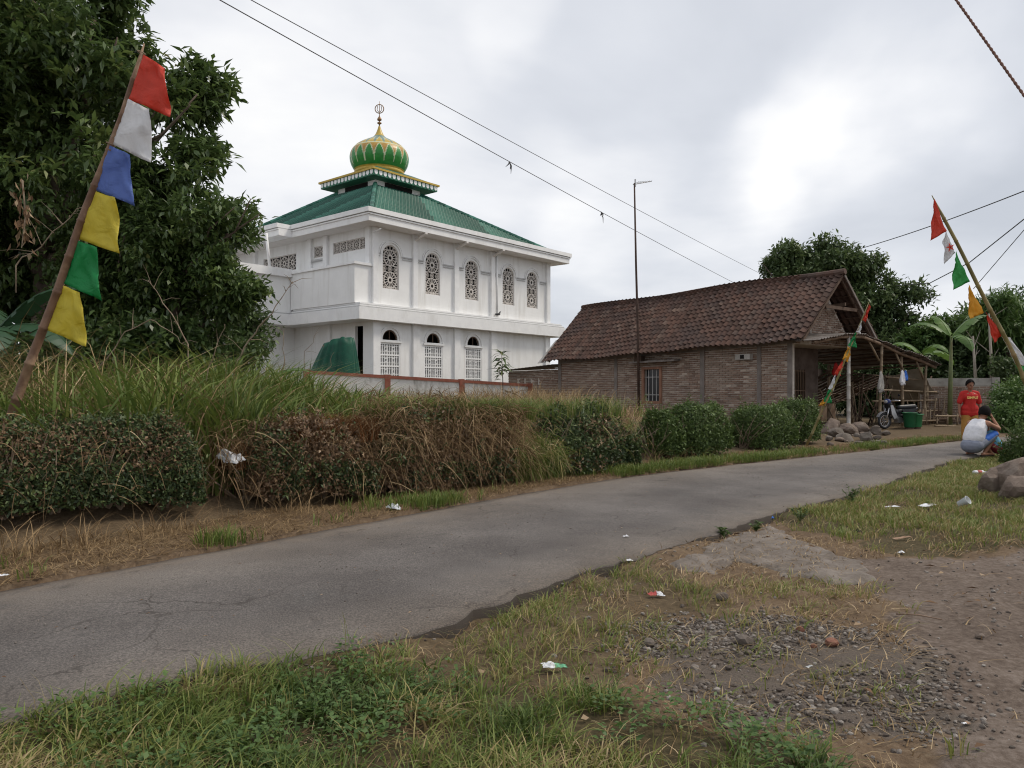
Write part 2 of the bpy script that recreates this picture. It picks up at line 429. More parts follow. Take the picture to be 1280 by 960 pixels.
FL = {'red': flagmat('flag_red', (0.72, 0.065, 0.03)), 'white': flagmat('flag_white', (0.82, 0.82, 0.83)), 'blue': flagmat('flag_blue', (0.13, 0.215, 0.56)),
      'yellow': flagmat('flag_yellow', (0.72, 0.60, 0.06)), 'green': flagmat('flag_green', (0.008, 0.30, 0.075)), 'orange': flagmat('flag_orange', (0.82, 0.42, 0.03)),
      'lgreen': flagmat('flag_light_green', (0.05, 0.40, 0.09))}
# foliage
M['leaf_tree'] = rnd_mat('broad_leaf', [(0.0, (0.030, 0.052, 0.019)), (0.4, (0.072, 0.118, 0.038)), (0.72, (0.125, 0.185, 0.055)), (0.9, (0.20, 0.265, 0.08)), (1.0, (0.24, 0.21, 0.10))], 0.38, 0.3, 0.5)
M['leaf_far'] = rnd_mat('far_leaf', [(0.0, (0.042, 0.068, 0.028)), (0.5, (0.088, 0.132, 0.052)), (0.85, (0.145, 0.20, 0.075)), (1.0, (0.20, 0.235, 0.105))], 0.45, 0.25, 0.35)
M['leaf_light'] = rnd_mat('light_leaf', [(0.0, (0.05, 0.098, 0.028)), (0.5, (0.09, 0.16, 0.042)), (1.0, (0.17, 0.24, 0.075))], 0.5, 0.3, 0.35)
M['leaf_hedge'] = rnd_mat('hedge_leaf', [(0.0, (0.022, 0.036, 0.017)), (0.35, (0.050, 0.078, 0.030)), (0.58, (0.095, 0.135, 0.046)), (0.70, (0.17, 0.20, 0.07)), (0.74, (0.12, 0.07, 0.04)), (0.88, (0.20, 0.125, 0.07)), (1.0, (0.32, 0.22, 0.13))], 0.5, 0.18, 0.35)
M['leaf_hedge2'] = rnd_mat('fresh_hedge_leaf', [(0.0, (0.035, 0.062, 0.018)), (0.4, (0.08, 0.128, 0.034)), (0.72, (0.14, 0.20, 0.055)), (1.0, (0.22, 0.28, 0.09))], 0.5, 0.22, 0.35)
M['grass'] = rnd_mat('green_grass', [(0.0, (0.045, 0.075, 0.018)), (0.3, (0.095, 0.145, 0.03)), (0.55, (0.17, 0.22, 0.048)), (0.70, (0.26, 0.25, 0.08)), (0.85, (0.36, 0.275, 0.13)), (1.0, (0.48, 0.37, 0.21))], 0.55, 0.3, 0.3)
M['straw'] = rnd_mat('dry_straw', [(0.0, (0.11, 0.066, 0.034)), (0.4, (0.24, 0.16, 0.082)), (0.75, (0.38, 0.27, 0.145)), (1.0, (0.54, 0.42, 0.26))], 0.75, 0.15, 0.2)
M['rustfern'] = rnd_mat('rusty_dead_fern', [(0.0, (0.10, 0.04, 0.016)), (0.5, (0.20, 0.085, 0.032)), (1.0, (0.30, 0.15, 0.065))], 0.8, 0.15, 0.2)
M['banana'] = rnd_mat('banana_leaf', [(0.0, (0.06, 0.12, 0.025)), (0.5, (0.10, 0.19, 0.04)), (1.0, (0.16, 0.26, 0.06))], 0.42, 0.35, 0.4, noise=3)
M['banana_dark'] = rnd_mat('dark_banana_leaf', [(0.0, (0.02, 0.055, 0.028)), (0.5, (0.03, 0.075, 0.036)), (1.0, (0.05, 0.10, 0.045))], 0.45, 0.2, 0.4, noise=3)
M['banana_stem'] = surf('banana_stem', (0.10, 0.13, 0.05), (0.17, 0.19, 0.08), 4, 0.6, stain=(0.2, 0.13, 0.07), sscale=3)
M['gravel'] = rnd_mat('gravel_stone', [(0.0, (0.075, 0.060, 0.05)), (0.5, (0.14, 0.118, 0.10)), (0.85, (0.215, 0.19, 0.168)), (1.0, (0.32, 0.29, 0.26))], 0.9, 0, 0.2, bump=0.3)
M['drop_leaf'] = rnd_mat('fallen_leaf', [(0.0, (0.09, 0.05, 0.03)), (0.6, (0.19, 0.115, 0.065)), (1.0, (0.38, 0.29, 0.19))], 0.8, 0.1, 0.2)

# ------------------------------------------------------------------ road geometry (plan)
FAR = np.array([(-16, -12), (-8.6, -2.0), (-5.75, 1.6), (-3.3, 4.85), (-1.16, 7.78), (1.42, 11.1), (4.6, 13.75), (8.1, 16.5), (11.2, 19.1), (17, 23.6), (32, 34), (60, 52)], float)
NEAR = np.array([(-13, -14), (-6.4, -3.0), (-4.0, 0.35), (-2.04, 3.0), (-0.77, 3.85), (-0.27, 4.30), (0.59, 5.55), (1.64, 6.6), (2.57, 7.78), (4.14, 9.26), (6.5, 12.0), (8.6, 14.4), (13.5, 18.7), (30, 30), (58, 47)], float)
def resample(P, n):
    d = np.r_[0, np.cumsum(np.hypot(*np.diff(P, axis=0).T))]
    # monotone smooth resampling
    t = np.linspace(0, 1, n)
    s = d / d[-1]
    return np.c_[np.interp(t, s, P[:, 0]), np.interp(t, s, P[:, 1])]
def smooth_poly(P, it=2):
    for _ in range(it):
        Q = [P[0]]
        for a, b in zip(P[:-1], P[1:]):
            Q += [a * 0.75 + b * 0.25, a * 0.25 + b * 0.75]
        Q.append(P[-1]); P = np.array(Q)
    return P
FARS, NEARS = smooth_poly(FAR), smooth_poly(NEAR)
def sdist(x, y, P):
    """signed distance to polyline, positive on its left side (travelling along it)"""
    best = np.full(x.shape, 1e9); sg = np.ones(x.shape)
    for a, b in zip(P[:-1], P[1:]):
        dx, dy = b - a; L2 = dx * dx + dy * dy
        t = np.clip(((x - a[0]) * dx + (y - a[1]) * dy) / L2, 0, 1)
        ex = x - a[0] - t * dx; ey = y - a[1] - t * dy
        d = ex * ex + ey * ey
        cr = dx * (y - a[1]) - dy * (x - a[0])
        m = d < best
        best = np.where(m, d, best); sg = np.where(m, np.sign(cr) + (cr == 0), sg)
    return np.sqrt(best) * sg
def terrain(x, y):
    x = np.asarray(x, float); y = np.asarray(y, float)
    sf = sdist(x, y, FARS)        # >0 beyond the far edge
    sn = -sdist(x, y, NEARS)      # >0 on the camera's side
    z = np.zeros_like(x)
    plot = sstep(4.5, 1.0, x - 0.35 * (y - 9))             # raised weedy plot on the left
    rise = 0.03 + sstep(0.9, 2.2, sf) * 0.22 + sstep(2, 9, sf) * 0.25
    other = 0.02 + sstep(0.6, 3, sf) * 0.08
    zf = (rise * plot + other * (1 - plot)) + (fbm(x * 1.7, y * 1.7, 3) - 0.5) * 0.10 * sstep(0, 1, sf)
    near_amp = sstep(0.0, 0.5, sn)
    zn = -0.045 + (0.035 - 0.075 * sstep(0.40, 0.56, fbm(x * 1.1 + 3, y * 1.1, 61))) * sstep(0.26, 0.0, sn) + (fbm(x * 1.1, y * 1.1, 9) - 0.5) * 0.13 * near_amp + (fbm(x * 9, y * 9, 21, 3) - 0.5) * 0.028 * near_amp
    inside = (sf <= 0) & (sn <= 0)
    z = np.where(sf > 0, zf, np.where(inside, -0.07, zn))
    return z
def tz(x, y): return float(terrain(np.array([x]), np.array([y]))[0])
def topx(x, y, z):
    return CX + F * x / y, HY + F * (CH - z) / y
def inpoly(px, py, P):
    P = np.asarray(P, float); r = np.zeros(px.shape, bool); j = len(P) - 1
    for i in range(len(P)):
        xi, yi = P[i]; xj, yj = P[j]
        c = ((yi > py) != (yj > py)) & (px < (xj - xi) * (py - yi) / (yj - yi + 1e-12) + xi)
        r ^= c; j = i
    return r
# plan of the foreground ground cover (read off the photograph, kept as plan polygons on the ground)
def plan(P, z=-0.05): return [tuple(gp(a, b, z)[:2]) for a, b in P]
P_LUSH = plan([(-160, 905), (0, 905), (130, 885), (280, 838), (420, 815), (560, 868), (700, 868), (860, 892), (980, 925), (1050, 965), (1080, 1200), (-400, 1200)])
P_MIX = plan([(420, 815), (500, 790), (600, 768), (740, 712), (860, 706), (900, 735), (840, 775), (790, 830), (700, 868), (560, 868)])
P_SPARSE = plan([(860, 712), (950, 722), (1100, 735), (1140, 770), (1060, 800), (960, 800), (860, 860), (780, 850), (840, 775)])
P_VERGE = plan([(955, 646), (1060, 622), (1150, 592), (1205, 575), (1300, 560), (1500, 560), (1450, 690), (1240, 688), (1120, 695), (1040, 664), (990, 664)])
P_EDGE = plan([(1000, 925), (1200, 930), (1300, 965), (1300, 1200), (1080, 1200)])
P_GRAVEL = plan([(800, 780), (940, 770), (1060, 790), (1160, 830), (1200, 880), (1150, 915), (1000, 915), (900, 885), (780, 830)])
P_DIRT = plan([(1060, 700), (1300, 690), (1500, 700), (1500, 1100), (1180, 1000), (1170, 870), (1130, 800), (1110, 750)])

# ------------------------------------------------------------------ ground sheet
def axis(lo, hi, dlo, dhi, step, grow):
    core = list(np.arange(dlo, dhi, step)); a = []
    s, v = step, dhi
    while v < hi: a.append(v); s *= grow; v += s
    a.append(hi); b = []; s, v = step, dlo - step
    while v > lo: b.append(v); s *= grow; v -= s
    b.append(lo)
    return np.array(b[::-1] + core + a)
gx = axis(-2500, 2500, -4.5, 6.5, 0.05, 1.07); gy = axis(-60, 4500, 1.6, 9.5, 0.05, 1.06)
GX, GY = np.meshgrid(gx, gy)
GZ = terrain(GX.ravel(), GY.ravel())
def build_ground():
    nx, ny = len(gx), len(gy)
    V = np.c_[GX.ravel(), GY.ravel(), GZ]
    i = np.arange((ny - 1) * (nx - 1)); r, c = i // (nx - 1), i % (nx - 1)
    a = r * nx + c
    Fc = np.c_[a, a + 1, a + nx + 1, a + nx]
    me = mesh_from("ground", V, Fc, smooth=True)
    jx = V[:, 0] + (fbm(V[:, 0] * 3, V[:, 1] * 3, 5) - 0.5) * 0.7; jy = V[:, 1] + (fbm(V[:, 0] * 3, V[:, 1] * 3, 6) - 0.5) * 0.7
    gravel = inpoly(jx, jy, P_GRAVEL).astype(np.float32)
    dirt = inpoly(jx, jy, P_DIRT).astype(np.float32)
    green = (inpoly(jx, jy, P_LUSH) | inpoly(jx, jy, P_VERGE)).astype(np.float32) + 0.5 * inpoly(jx, jy, P_MIX)
    far = sstep(18, 60, V[:, 1]) + (sdist(V[:, 0], V[:, 1], FARS) > 1.0) * 0.35
    for nm, arr in (("gravelly", gravel), ("bare", dirt), ("green", np.clip(green + far, 0, 1))):
        at_ = me.attributes.new(nm, 'FLOAT', 'POINT'); at_.data.foreach_set("value", np.asarray(arr, dtype=np.float32))
    m, nt, b = new_mat("soil")
    L = nt.links.new
    def attr(n):
        a = nt.nodes.new("ShaderNodeAttribute"); a.attribute_name = n; return a.outputs['Fac']
    n1 = noise_node(nt, 1.6, 6, 0.65); n2 = noise_node(nt, 28, 5, 0.7); n3 = noise_node(nt, 140, 4, 0.7)
    base = ramp_node(nt, [(0.32, (0.085, 0.057, 0.036)), (0.5, (0.145, 0.10, 0.064)), (0.68, (0.22, 0.165, 0.11))])
    ad = nt.nodes.new("ShaderNodeMath"); ad.operation = 'MULTIPLY_ADD'; L(n2.outputs['Fac'], ad.inputs[0]); ad.inputs[1].default_value = 0.6
    sb = nt.nodes.new("ShaderNodeMath"); sb.operation = 'MULTIPLY'; L(n1.outputs['Fac'], sb.inputs[0]); sb.inputs[1].default_value = 0.4; L(sb.outputs[0], ad.inputs[2])
    L(ad.outputs[0], base.inputs[0])
    bare = ramp_node(nt, [(0.36, (0.082, 0.060, 0.047)), (0.5, (0.14, 0.108, 0.087)), (0.64, (0.215, 0.175, 0.148))]); L(ad.outputs[0], bare.inputs[0])
    grav = ramp_node(nt, [(0.3, (0.072, 0.056, 0.045)), (0.7, (0.165, 0.138, 0.115))]); L(n3.outputs['Fac'], grav.inputs[0])
    grn = ramp_node(nt, [(0.35, (0.05, 0.042, 0.022)), (0.65, (0.11, 0.085, 0.045))]); L(n2.outputs['Fac'], grn.inputs[0])
    def mix(f, a, bb):
        x = nt.nodes.new("ShaderNodeMixRGB"); L(f, x.inputs[0]); L(a, x.inputs[1]); L(bb, x.inputs[2]); return x.outputs[0]
    c = mix(attr("green"), base.outputs[0], grn.outputs[0]); c = mix(attr("bare"), c, bare.outputs[0]); c = mix(attr("gravelly"), c, grav.outputs[0])
    L(c, b.inputs['Base Color']); b.inputs['Roughness'].default_value = 0.95; b.inputs['Specular IOR Level'].default_value = 0.15
    bp = nt.nodes.new("ShaderNodeBump"); bp.inputs['Strength'].default_value = 0.7; bp.inputs['Distance'].default_value = 0.02
    ah = nt.nodes.new("ShaderNodeMath"); ah.operation = 'ADD'; L(n2.outputs['Fac'], ah.inputs[0])
    mh = nt.nodes.new("ShaderNodeMath"); mh.operation = 'MULTIPLY'; L(n3.outputs['Fac'], mh.inputs[0]); mh.inputs[1].default_value = 0.4; L(mh.outputs[0], ah.inputs[1])
    L(ah.outputs[0], bp.inputs['Height']); L(bp.outputs[0], b.inputs['Normal'])
    o = link("ground", me, m, None, "structure"); o["label"] = "brown soil and verge ground around the village road"
build_ground()

def build_road():
    n = 700; K = 14
    A, B = resample(FARS, n), resample(NEARS, n)
    # match stations by projecting on the travel direction so the strip does not shear
    V = []; ac = []
    for k in range(K + 1):
        t = k / K
        P = A * (1 - t) + B * t
        if k in (0, K):
            s = np.arange(n)
            amp = 0.05 if k == 0 else 0.11
            off = (fbm(P[:, 0] * 2.2, P[:, 1] * 2.2, 31) - 0.5) * 2 * amp + (fbm(P[:, 0] * 11, P[:, 1] * 11, 37, 3) - 0.5) * amp * 1.1
            T = np.gradient(P, axis=0); T /= np.linalg.norm(T, axis=1)[:, None]
            P = P + np.c_[-T[:, 1], T[:, 0]] * off[:, None]
        z = 0.012 + 0.018 * 4 * t * (1 - t) + (fbm(P[:, 0] * 0.9, P[:, 1] * 0.9, 41) - 0.5) * 0.02
        if k in (0, K): z = z * 0 + 0.0 + (fbm(P[:, 0] * 6, P[:, 1] * 6, 43) - 0.5) * 0.012
        V.append(np.c_[P, z]); ac.append(np.full(n, t))
    # broken skirts
    for src, dx in ((0, 0.012), (K, -0.012)):
        q = V[src].copy(); q[:, 2] -= 0.12
        V.append(q); ac.append(np.full(n, 0.0 if src == 0 else 1.3))
    order = [K + 1] + list(range(K + 1)) + [K + 2]
    V = [V[i] for i in order]; ac = [ac[i] for i in order]
    Vc = np.concatenate(V); rows = len(V)
    i = np.arange((rows - 1) * (n - 1)); r, c = i // (n - 1), i % (n - 1); a = r * n + c
    me = mesh_from("road", Vc, np.c_[a, a + n, a + n + 1, a + 1], smooth=False)
    at_ = me.attributes.new("across", 'FLOAT', 'POINT'); at_.data.foreach_set("value", np.concatenate(ac).astype(np.float32))
    m, nt, b = new_mat("old_asphalt"); L = nt.links.new
    n1 = noise_node(nt, 0.7, 6, 0.6); n2 = noise_node(nt, 85, 5, 0.8); n4 = noise_node(nt, 6, 6, 0.7)
    ar = nt.nodes.new("ShaderNodeAttribute"); ar.attribute_name = "across"
    base = ramp_node(nt, [(0.34, (0.095, 0.085, 0.080)), (0.5, (0.128, 0.116, 0.109)), (0.66, (0.165, 0.151, 0.142))]); L(n1.outputs['Fac'], base.inputs[0])
    sp = ramp_node(nt, [(0.36, (0.45, 0.45, 0.45)), (0.5, (1, 1, 1)), (0.64, (1.75, 1.7, 1.62))]); L(n2.outputs['Fac'], sp.inputs[0])
    mu = nt.nodes.new("ShaderNodeMixRGB"); mu.blend_type = 'MULTIPLY'; mu.inputs[0].default_value = 0.9; L(base.outputs[0], mu.inputs[1]); L(sp.outputs[0], mu.inputs[2])
    # wheel-polished darker band, patched unevenly
    wb = ramp_node(nt, [(0.0, (1.12, 1.1, 1.06)), (0.30, (1.08, 1.07, 1.05)), (0.52, (0.92, 0.92, 0.93)), (0.74, (0.89, 0.89, 0.90)), (0.9, (1.05, 1.03, 1.0)), (1.0, (1.1, 1.06, 1.0)), ]); 
    wn = nt.nodes.new("ShaderNodeMath"); wn.operation = 'MULTIPLY_ADD'; n6 = noise_node(nt, 0.9, 5, 0.6); L(n6.outputs['Fac'], wn.inputs[0]); wn.inputs[1].default_value = 0.35
    ws = nt.nodes.new("ShaderNodeMath"); ws.operation = 'SUBTRACT'; L(ar.outputs['Fac'], ws.inputs[0]); ws.inputs[1].default_value = 0.175; L(ws.outputs[0], wn.inputs[2]); L(wn.outputs[0], wb.inputs[0])
    mb_ = nt.nodes.new("ShaderNodeMixRGB"); mb_.blend_type = 'MULTIPLY'; mb_.inputs[0].default_value = 1.0; L(mu.outputs[0], mb_.inputs[1]); L(wb.outputs[0], mb_.inputs[2]); mu = mb_
    # dust gathered along the two edges
    ed = ramp_node(nt, [(0.0, (1, 1, 1)), (0.16, (0.25, 0.25, 0.25)), (0.4, (0, 0, 0)), (0.80, (0.0, 0.0, 0.0)), (0.95, (0.1, 0.1, 0.1)), (0.999, (0.3, 0.3, 0.3)), (1.0, (0, 0, 0))]); L(ar.outputs['Fac'], ed.inputs[0])
    em = nt.nodes.new("ShaderNodeMath"); em.operation = 'MULTIPLY'; L(ed.outputs[0], em.inputs[0])
    er = ramp_node(nt, [(0.35, (0.2, 0.2, 0.2)), (0.65, (1, 1, 1))]); L(n4.outputs['Fac'], er.inputs[0]); L(er.outputs[0], em.inputs[1])
    mx = nt.nodes.new("ShaderNodeMixRGB"); L(em.outputs[0], mx.inputs[0]); L(mu.outputs[0], mx.inputs[1]); mx.inputs[2].default_value = (0.215, 0.17, 0.13, 1)
    # worn coarse patches where the binder is gone
    vo = nt.nodes.new("ShaderNodeTexVoronoi"); vo.inputs['Scale'].default_value = 46
    g = nt.nodes.new("ShaderNodeNewGeometry"); L(g.outputs['Position'], vo.inputs['Vector'])
    vr = ramp_node(nt, [(0.0, (0.26, 0.25, 0.24)), (0.35, (0.10, 0.094, 0.09)), (1.0, (0.07, 0.065, 0.062))]); L(vo.outputs['Distance'], vr.inputs[0])
    wr = ramp_node(nt, [(0.56, (0, 0, 0)), (0.70, (0.75, 0.75, 0.75))]); n5 = noise_node(nt, 1.3, 6, 0.7, None, (1.0, 0.6, 1)); L(n5.outputs['Fac'], wr.inputs[0])
    mw = nt.nodes.new("ShaderNodeMixRGB"); L(wr.outputs[0], mw.inputs[0]); L(mx.outputs[0], mw.inputs[1]); L(vr.outputs[0], mw.inputs[2])
    # hairline cracks, only where the surface has tired
    nd = noise_node(nt, 3.0, 4, 0.6); vm = nt.nodes.new("ShaderNodeVectorMath"); vm.operation = 'MULTIPLY_ADD'; L(nd.outputs['Color'], vm.inputs[0]); vm.inputs[1].default_value = (0.5, 0.5, 0.0); L(g.outputs['Position'], vm.inputs[2])
    vc = nt.nodes.new("ShaderNodeTexVoronoi"); vc.feature = 'DISTANCE_TO_EDGE'; vc.inputs['Scale'].default_value = 1.25; L(vm.outputs[0], vc.inputs['Vector'])
    cr = ramp_node(nt, [(0.0, (1, 1, 1)), (0.006, (0.8, 0.8, 0.8)), (0.014, (0, 0, 0))]); L(vc.outputs['Distance'], cr.inputs[0])
    n7 = noise_node(nt, 0.8, 4, 0.6); cm = ramp_node(nt, [(0.48, (0, 0, 0)), (0.62, (0.8, 0.8, 0.8))]); L(n7.outputs['Fac'], cm.inputs[0])
    cq = nt.nodes.new("ShaderNodeMath"); cq.operation = 'MULTIPLY'; L(cr.outputs[0], cq.inputs[0]); L(cm.outputs[0], cq.inputs[1])
    mc = nt.nodes.new("ShaderNodeMixRGB"); L(cq.outputs[0], mc.inputs[0]); L(mw.outputs[0], mc.inputs[1]); mc.inputs[2].default_value = (0.045, 0.038, 0.033, 1); mw = mc
    # broken near side of the slab is coloured darker than its top
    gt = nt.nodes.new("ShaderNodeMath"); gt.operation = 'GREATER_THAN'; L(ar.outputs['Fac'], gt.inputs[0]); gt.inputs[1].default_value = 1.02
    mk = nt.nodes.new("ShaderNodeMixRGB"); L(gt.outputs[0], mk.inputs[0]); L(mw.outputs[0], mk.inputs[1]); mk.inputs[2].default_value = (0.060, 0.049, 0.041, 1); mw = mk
    L(mw.outputs[0], b.inputs['Base Color']); b.inputs['Roughness'].default_value = 0.85; b.inputs['Specular IOR Level'].default_value = 0.25
    bp = nt.nodes.new("ShaderNodeBump"); bp.inputs['Strength'].default_value = 0.8; bp.inputs['Distance'].default_value = 0.012
    L(n2.outputs['Fac'], bp.inputs['Height']); L(bp.outputs[0], b.inputs['Normal'])
    o = link("road", me, m, None, "structure"); o["label"] = "narrow old asphalt road with crumbling edges"
build_road()

def build_apron():
    """cracked concrete apron between the road and the bare yard, in broken plates"""
    P = plan([(838, 704), (884, 680), (962, 652), (1000, 674), (1062, 692), (1108, 722), (1085, 730), (1000, 720), (930, 704), (872, 716)], -0.03)
    P = np.array(P); n = 60
    lo, hi = P.min(0), P.max(0)
    xs = np.linspace(lo[0] - 0.1, hi[0] + 0.1, 110); ys = np.linspace(lo[1] - 0.1, hi[1] + 0.1, 110)
    X, Y = np.meshgrid(xs, ys); X = X.ravel(); Y = Y.ravel()
    jx = X + (fbm(X * 4, Y * 4, 51) - 0.5) * 0.35; jy = Y + (fbm(X * 4, Y * 4, 52) - 0.5) * 0.35
    ins = inpoly(jx, jy, P)
    # crack field: distance between two nearest of random seeds
    sd_ = np.random.default_rng(5); c = np.c_[sd_.uniform(lo[0], hi[0], 46), sd_.uniform(lo[1], hi[1], 46)]
    wx = X + (fbm(X * 6, Y * 6, 53) - 0.5) * 0.3; wy = Y + (fbm(X * 6, Y * 6, 54) - 0.5) * 0.3
    D = np.sort(np.hypot(wx[:, None] - c[None, :, 0], wy[:, None] - c[None, :, 1]), axis=1)
    crack = sstep(0.0, 0.035, D[:, 1] - D[:, 0])
    Z = terrain(X, Y) + 0.010 + crack * 0.012 + (fbm(X * 7, Y * 7, 55) - 0.5) * 0.012
    dist_in = np.min(np.stack([np.hypot(jx - a_, jy - b_) for a_, b_ in resample(np.r_[P, P[:1]], 200)]), axis=0)
    Z = Z - 0.03 * sstep(0.07, 0.0, dist_in)
    Z = np.where(ins, Z, -0.2)
    k = 110; i = np.arange((k - 1) ** 2); r, cc = i // (k - 1), i % (k - 1); a = r * k + cc
    Fc = np.c_[a, a + 1, a + k + 1, a + k]
    Fc = Fc[ins[Fc].all(axis=1)]
    used, inv = np.unique(Fc, return_inverse=True)
    me = mesh_from("apron", np.c_[X, Y, Z][used], inv.reshape(-1, 4), smooth=True)
    o = link("apron", me, surf('cracked_concrete', (0.13, 0.108, 0.09), (0.215, 0.185, 0.16), 5, 0.92, 0.7, 45, stain=(0.115, 0.092, 0.075), sscale=3.5), None, "structure")
    o["label"] = "cracked concrete apron beside the road"
build_apron()

# ------------------------------------------------------------------ foliage and grass generators
def unit(A): return A / np.maximum(np.linalg.norm(A, axis=1), 1e-9)[:, None]
def rand_dirs(n, g=rng):
    return unit(g.normal(size=(n, 3)))
def leaves(name, C, A, N, Ln, Wd, rnd, mat, parent=None, origin=None, droop=0.15, kind=None):
    """one leaf = four-cornered blade folded a little along its midrib"""
    A = unit(A); Sd = unit(np.cross(A, N)); Nn = np.cross(Sd, A)
    Ln = Ln[:, None]; Wd = Wd[:, None]
    mid = C + A * Ln * 0.45
    tip = C + A * Ln - Nn * Ln * droop
    V = np.stack([C, mid - Sd * Wd / 2 + Nn * Wd * 0.12, tip, mid + Sd * Wd / 2 + Nn * Wd * 0.12], axis=1).reshape(-1, 3)
    if origin is not None: V = V - np.array(origin)[None]
    n = len(C); Fc = np.arange(n * 4).reshape(n, 4)
    return link(name, mesh_from(name, V, Fc, np.repeat(rnd, 4)), mat, parent, kind)
def blades(name, B, Az, H, Ld, Wd, rnd, mat, parent=None, kind="stuff", origin=None, seg=2):
    """grass blades: base point, azimuth of lean, height, lean distance, width"""
    n = len(B); D = np.c_[np.cos(Az), np.sin(Az), np.zeros(n)]; Sd = np.c_[-np.sin(Az + 0.6), np.cos(Az + 0.6), np.zeros(n)]
    Z = np.array([0, 0, 1.0])[None]
    H = H[:, None]; Ld = Ld[:, None]; Wd = Wd[:, None]
    rows = []
    for k in range(seg):
        t = k / seg
        c = B + Z * H * (1 - (1 - t) ** 1.6) + D * Ld * t ** 2.0
        w = Wd * (1 - 0.55 * t) / 2
        rows += [c - Sd * w, c + Sd * w]
    rows.append(B + Z * H * 1.0 + D * Ld)
    V = np.stack(rows, axis=1); k = V.shape[1]
    V = V.reshape(-1, 3)
    if origin is not None: V = V - np.array(origin)[None]
    b = np.arange(n)[:, None] * k
    tris = []
    for s in range(seg - 1):
        q = 2 * s
        tris += [np.concatenate([b + q, b + q + 1, b + q + 3], axis=1), np.concatenate([b + q, b + q + 3, b + q + 2], axis=1)]
    q = 2 * (seg - 1)
    tris.append(np.concatenate([b + q, b + q + 1, b + q + 2], axis=1))
    Fc = np.stack(tris, axis=1).reshape(-1, 3)
    return link(name, mesh_from(name, V, Fc, np.repeat(rnd, k)), mat, parent, kind)

def crown_points(lobes, ncl, shell=0.45, g=rng):
    """cluster centres and outward directions through a union of lobes (x,y,z,rx,ry,rz)"""
    Lb = np.array(lobes, float); vol = Lb[:, 3] * Lb[:, 4] * Lb[:, 5]
    idx = g.choice(len(Lb), size=ncl, p=vol ** 0.7 / (vol ** 0.7).sum())
    d = rand_dirs(ncl, g); r = g.random(ncl) ** shell
    lump = 0.82 + 0.36 * vnoise(d[:, 0] * 3 + idx * 7, d[:, 1] * 3 + d[:, 2] * 3, 77)
    nb = max(6, ncl // 16)                               # boughs: clusters gather round them and leave gaps between
    bi = g.choice(len(Lb), size=nb, p=vol ** 0.7 / (vol ** 0.7).sum()); bd = rand_dirs(nb, g); br = g.random(nb) ** (shell * 0.75)
    Bc = Lb[bi, :3] + bd * Lb[bi, 3:] * br[:, None]
    w = g.integers(nb, size=ncl); rb = (Lb[bi, 3:].mean(1) * 0.24 + 0.10)[w]
    C = Bc[w] + d * (rb * r)[:, None] * np.array([1.25, 1.25, 0.8])[None]
    d = unit(bd[w] * 0.7 + d * 0.6); idx = bi[w]; r = br[w]
    return C, unit(d + np.array([0, 0, 0.25])[None]), idx, r
def crown(name, lobes, ncl, per, ln, wd, mat, parent, spread=0.3, shell=0.45, lift=0.0, origin=None, bias=0.0, g=rng):
    C, O, idx, r = crown_points(lobes, ncl, shell, g)
    n = ncl * per
    C = np.repeat(C, per, 0); O = np.repeat(O, per, 0); rc = np.repeat(g.random(ncl), per)
    P = C + rand_dirs(n, g) * (g.random(n) ** 0.6 * spread)[:, None] + O * (g.random(n) * spread * 0.6)[:, None]
    A = unit(O * 0.55 + rand_dirs(n, g) * 0.95 + np.array([0, 0, -0.35 + lift])[None])
    Nn = unit(rand_dirs(n, g) * 0.55 + np.array([0, 0, 1.0])[None])
    L_ = ln * (0.6 + 0.7 * g.random(n)); Wd = wd * (0.6 + 0.7 * g.random(n))
    rnd = np.clip(0.42 * rc + 0.45 * g.random(n) + bias + 0.10, 0, 1)
    return leaves(name, P, A, Nn, L_, Wd, rnd, mat, parent, origin)
def limbs(name, base, tips, r0, mat, parent, wob=0.25, g=random, fork=0.45):
    """tapered trunk that forks into limbs reaching the lobes"""
    mb = MB(); base = Vector(base)
    cen = sum((Vector(t) for t in tips), Vector()) / len(tips)
    top = base.lerp(Vector((base.x * 0.6 + cen.x * 0.4, base.y * 0.6 + cen.y * 0.4, cen.z)), fork)
    def path(a, b, n, w):
        pts = []
        for i in range(n + 1):
            t = i / n; p = a.lerp(b, t)
            if 0 < i < n: p = p + Vector((g.uniform(-w, w), g.uniform(-w, w), g.uniform(-w, w) * 0.5))
            pts.append(p)
        return pts
    pts = path(base - Vector((0, 0, 0.2)), top, 5, wob * 0.4)
    mb.tube(pts, [r0 * (1.25 if i == 0 else 1 - 0.08 * i) for i in range(6)], 10)
    for t in tips:
        t = Vector(t); q = path(top, t, 5, wob)
        mb.tube(q, [r0 * 0.55 * (1 - 0.15 * i) for i in range(6)], 7)
        for _ in range(3):
            s = q[g.randint(2, 4)]; e = t + Vector((g.uniform(-1, 1), g.uniform(-1, 1), g.uniform(-0.6, 0.9))) * (t - top).length * 0.26
            mb.tube(path(s, e, 3, wob * 0.6), [r0 * 0.22, r0 * 0.17, r0 * 0.11, r0 * 0.05], 5)
    return mb.build(name, mat, parent, smooth=True)
def tree(name, label, base, lobes, ncl, per, ln, wd, mat, r0=0.2, spread=0.3, shell=0.45, group=None, bark=None, bias=0.0):
    t = thing(name, label, 'tree', base, 0, group)
    limbs('trunk', base, [(l[0], l[1], l[2]) for l in lobes], r0, bark or M['bark'], t)
    crown('crown', lobes, ncl, per, ln, wd, mat, t, spread, shell, origin=base, bias=bias)
    return t

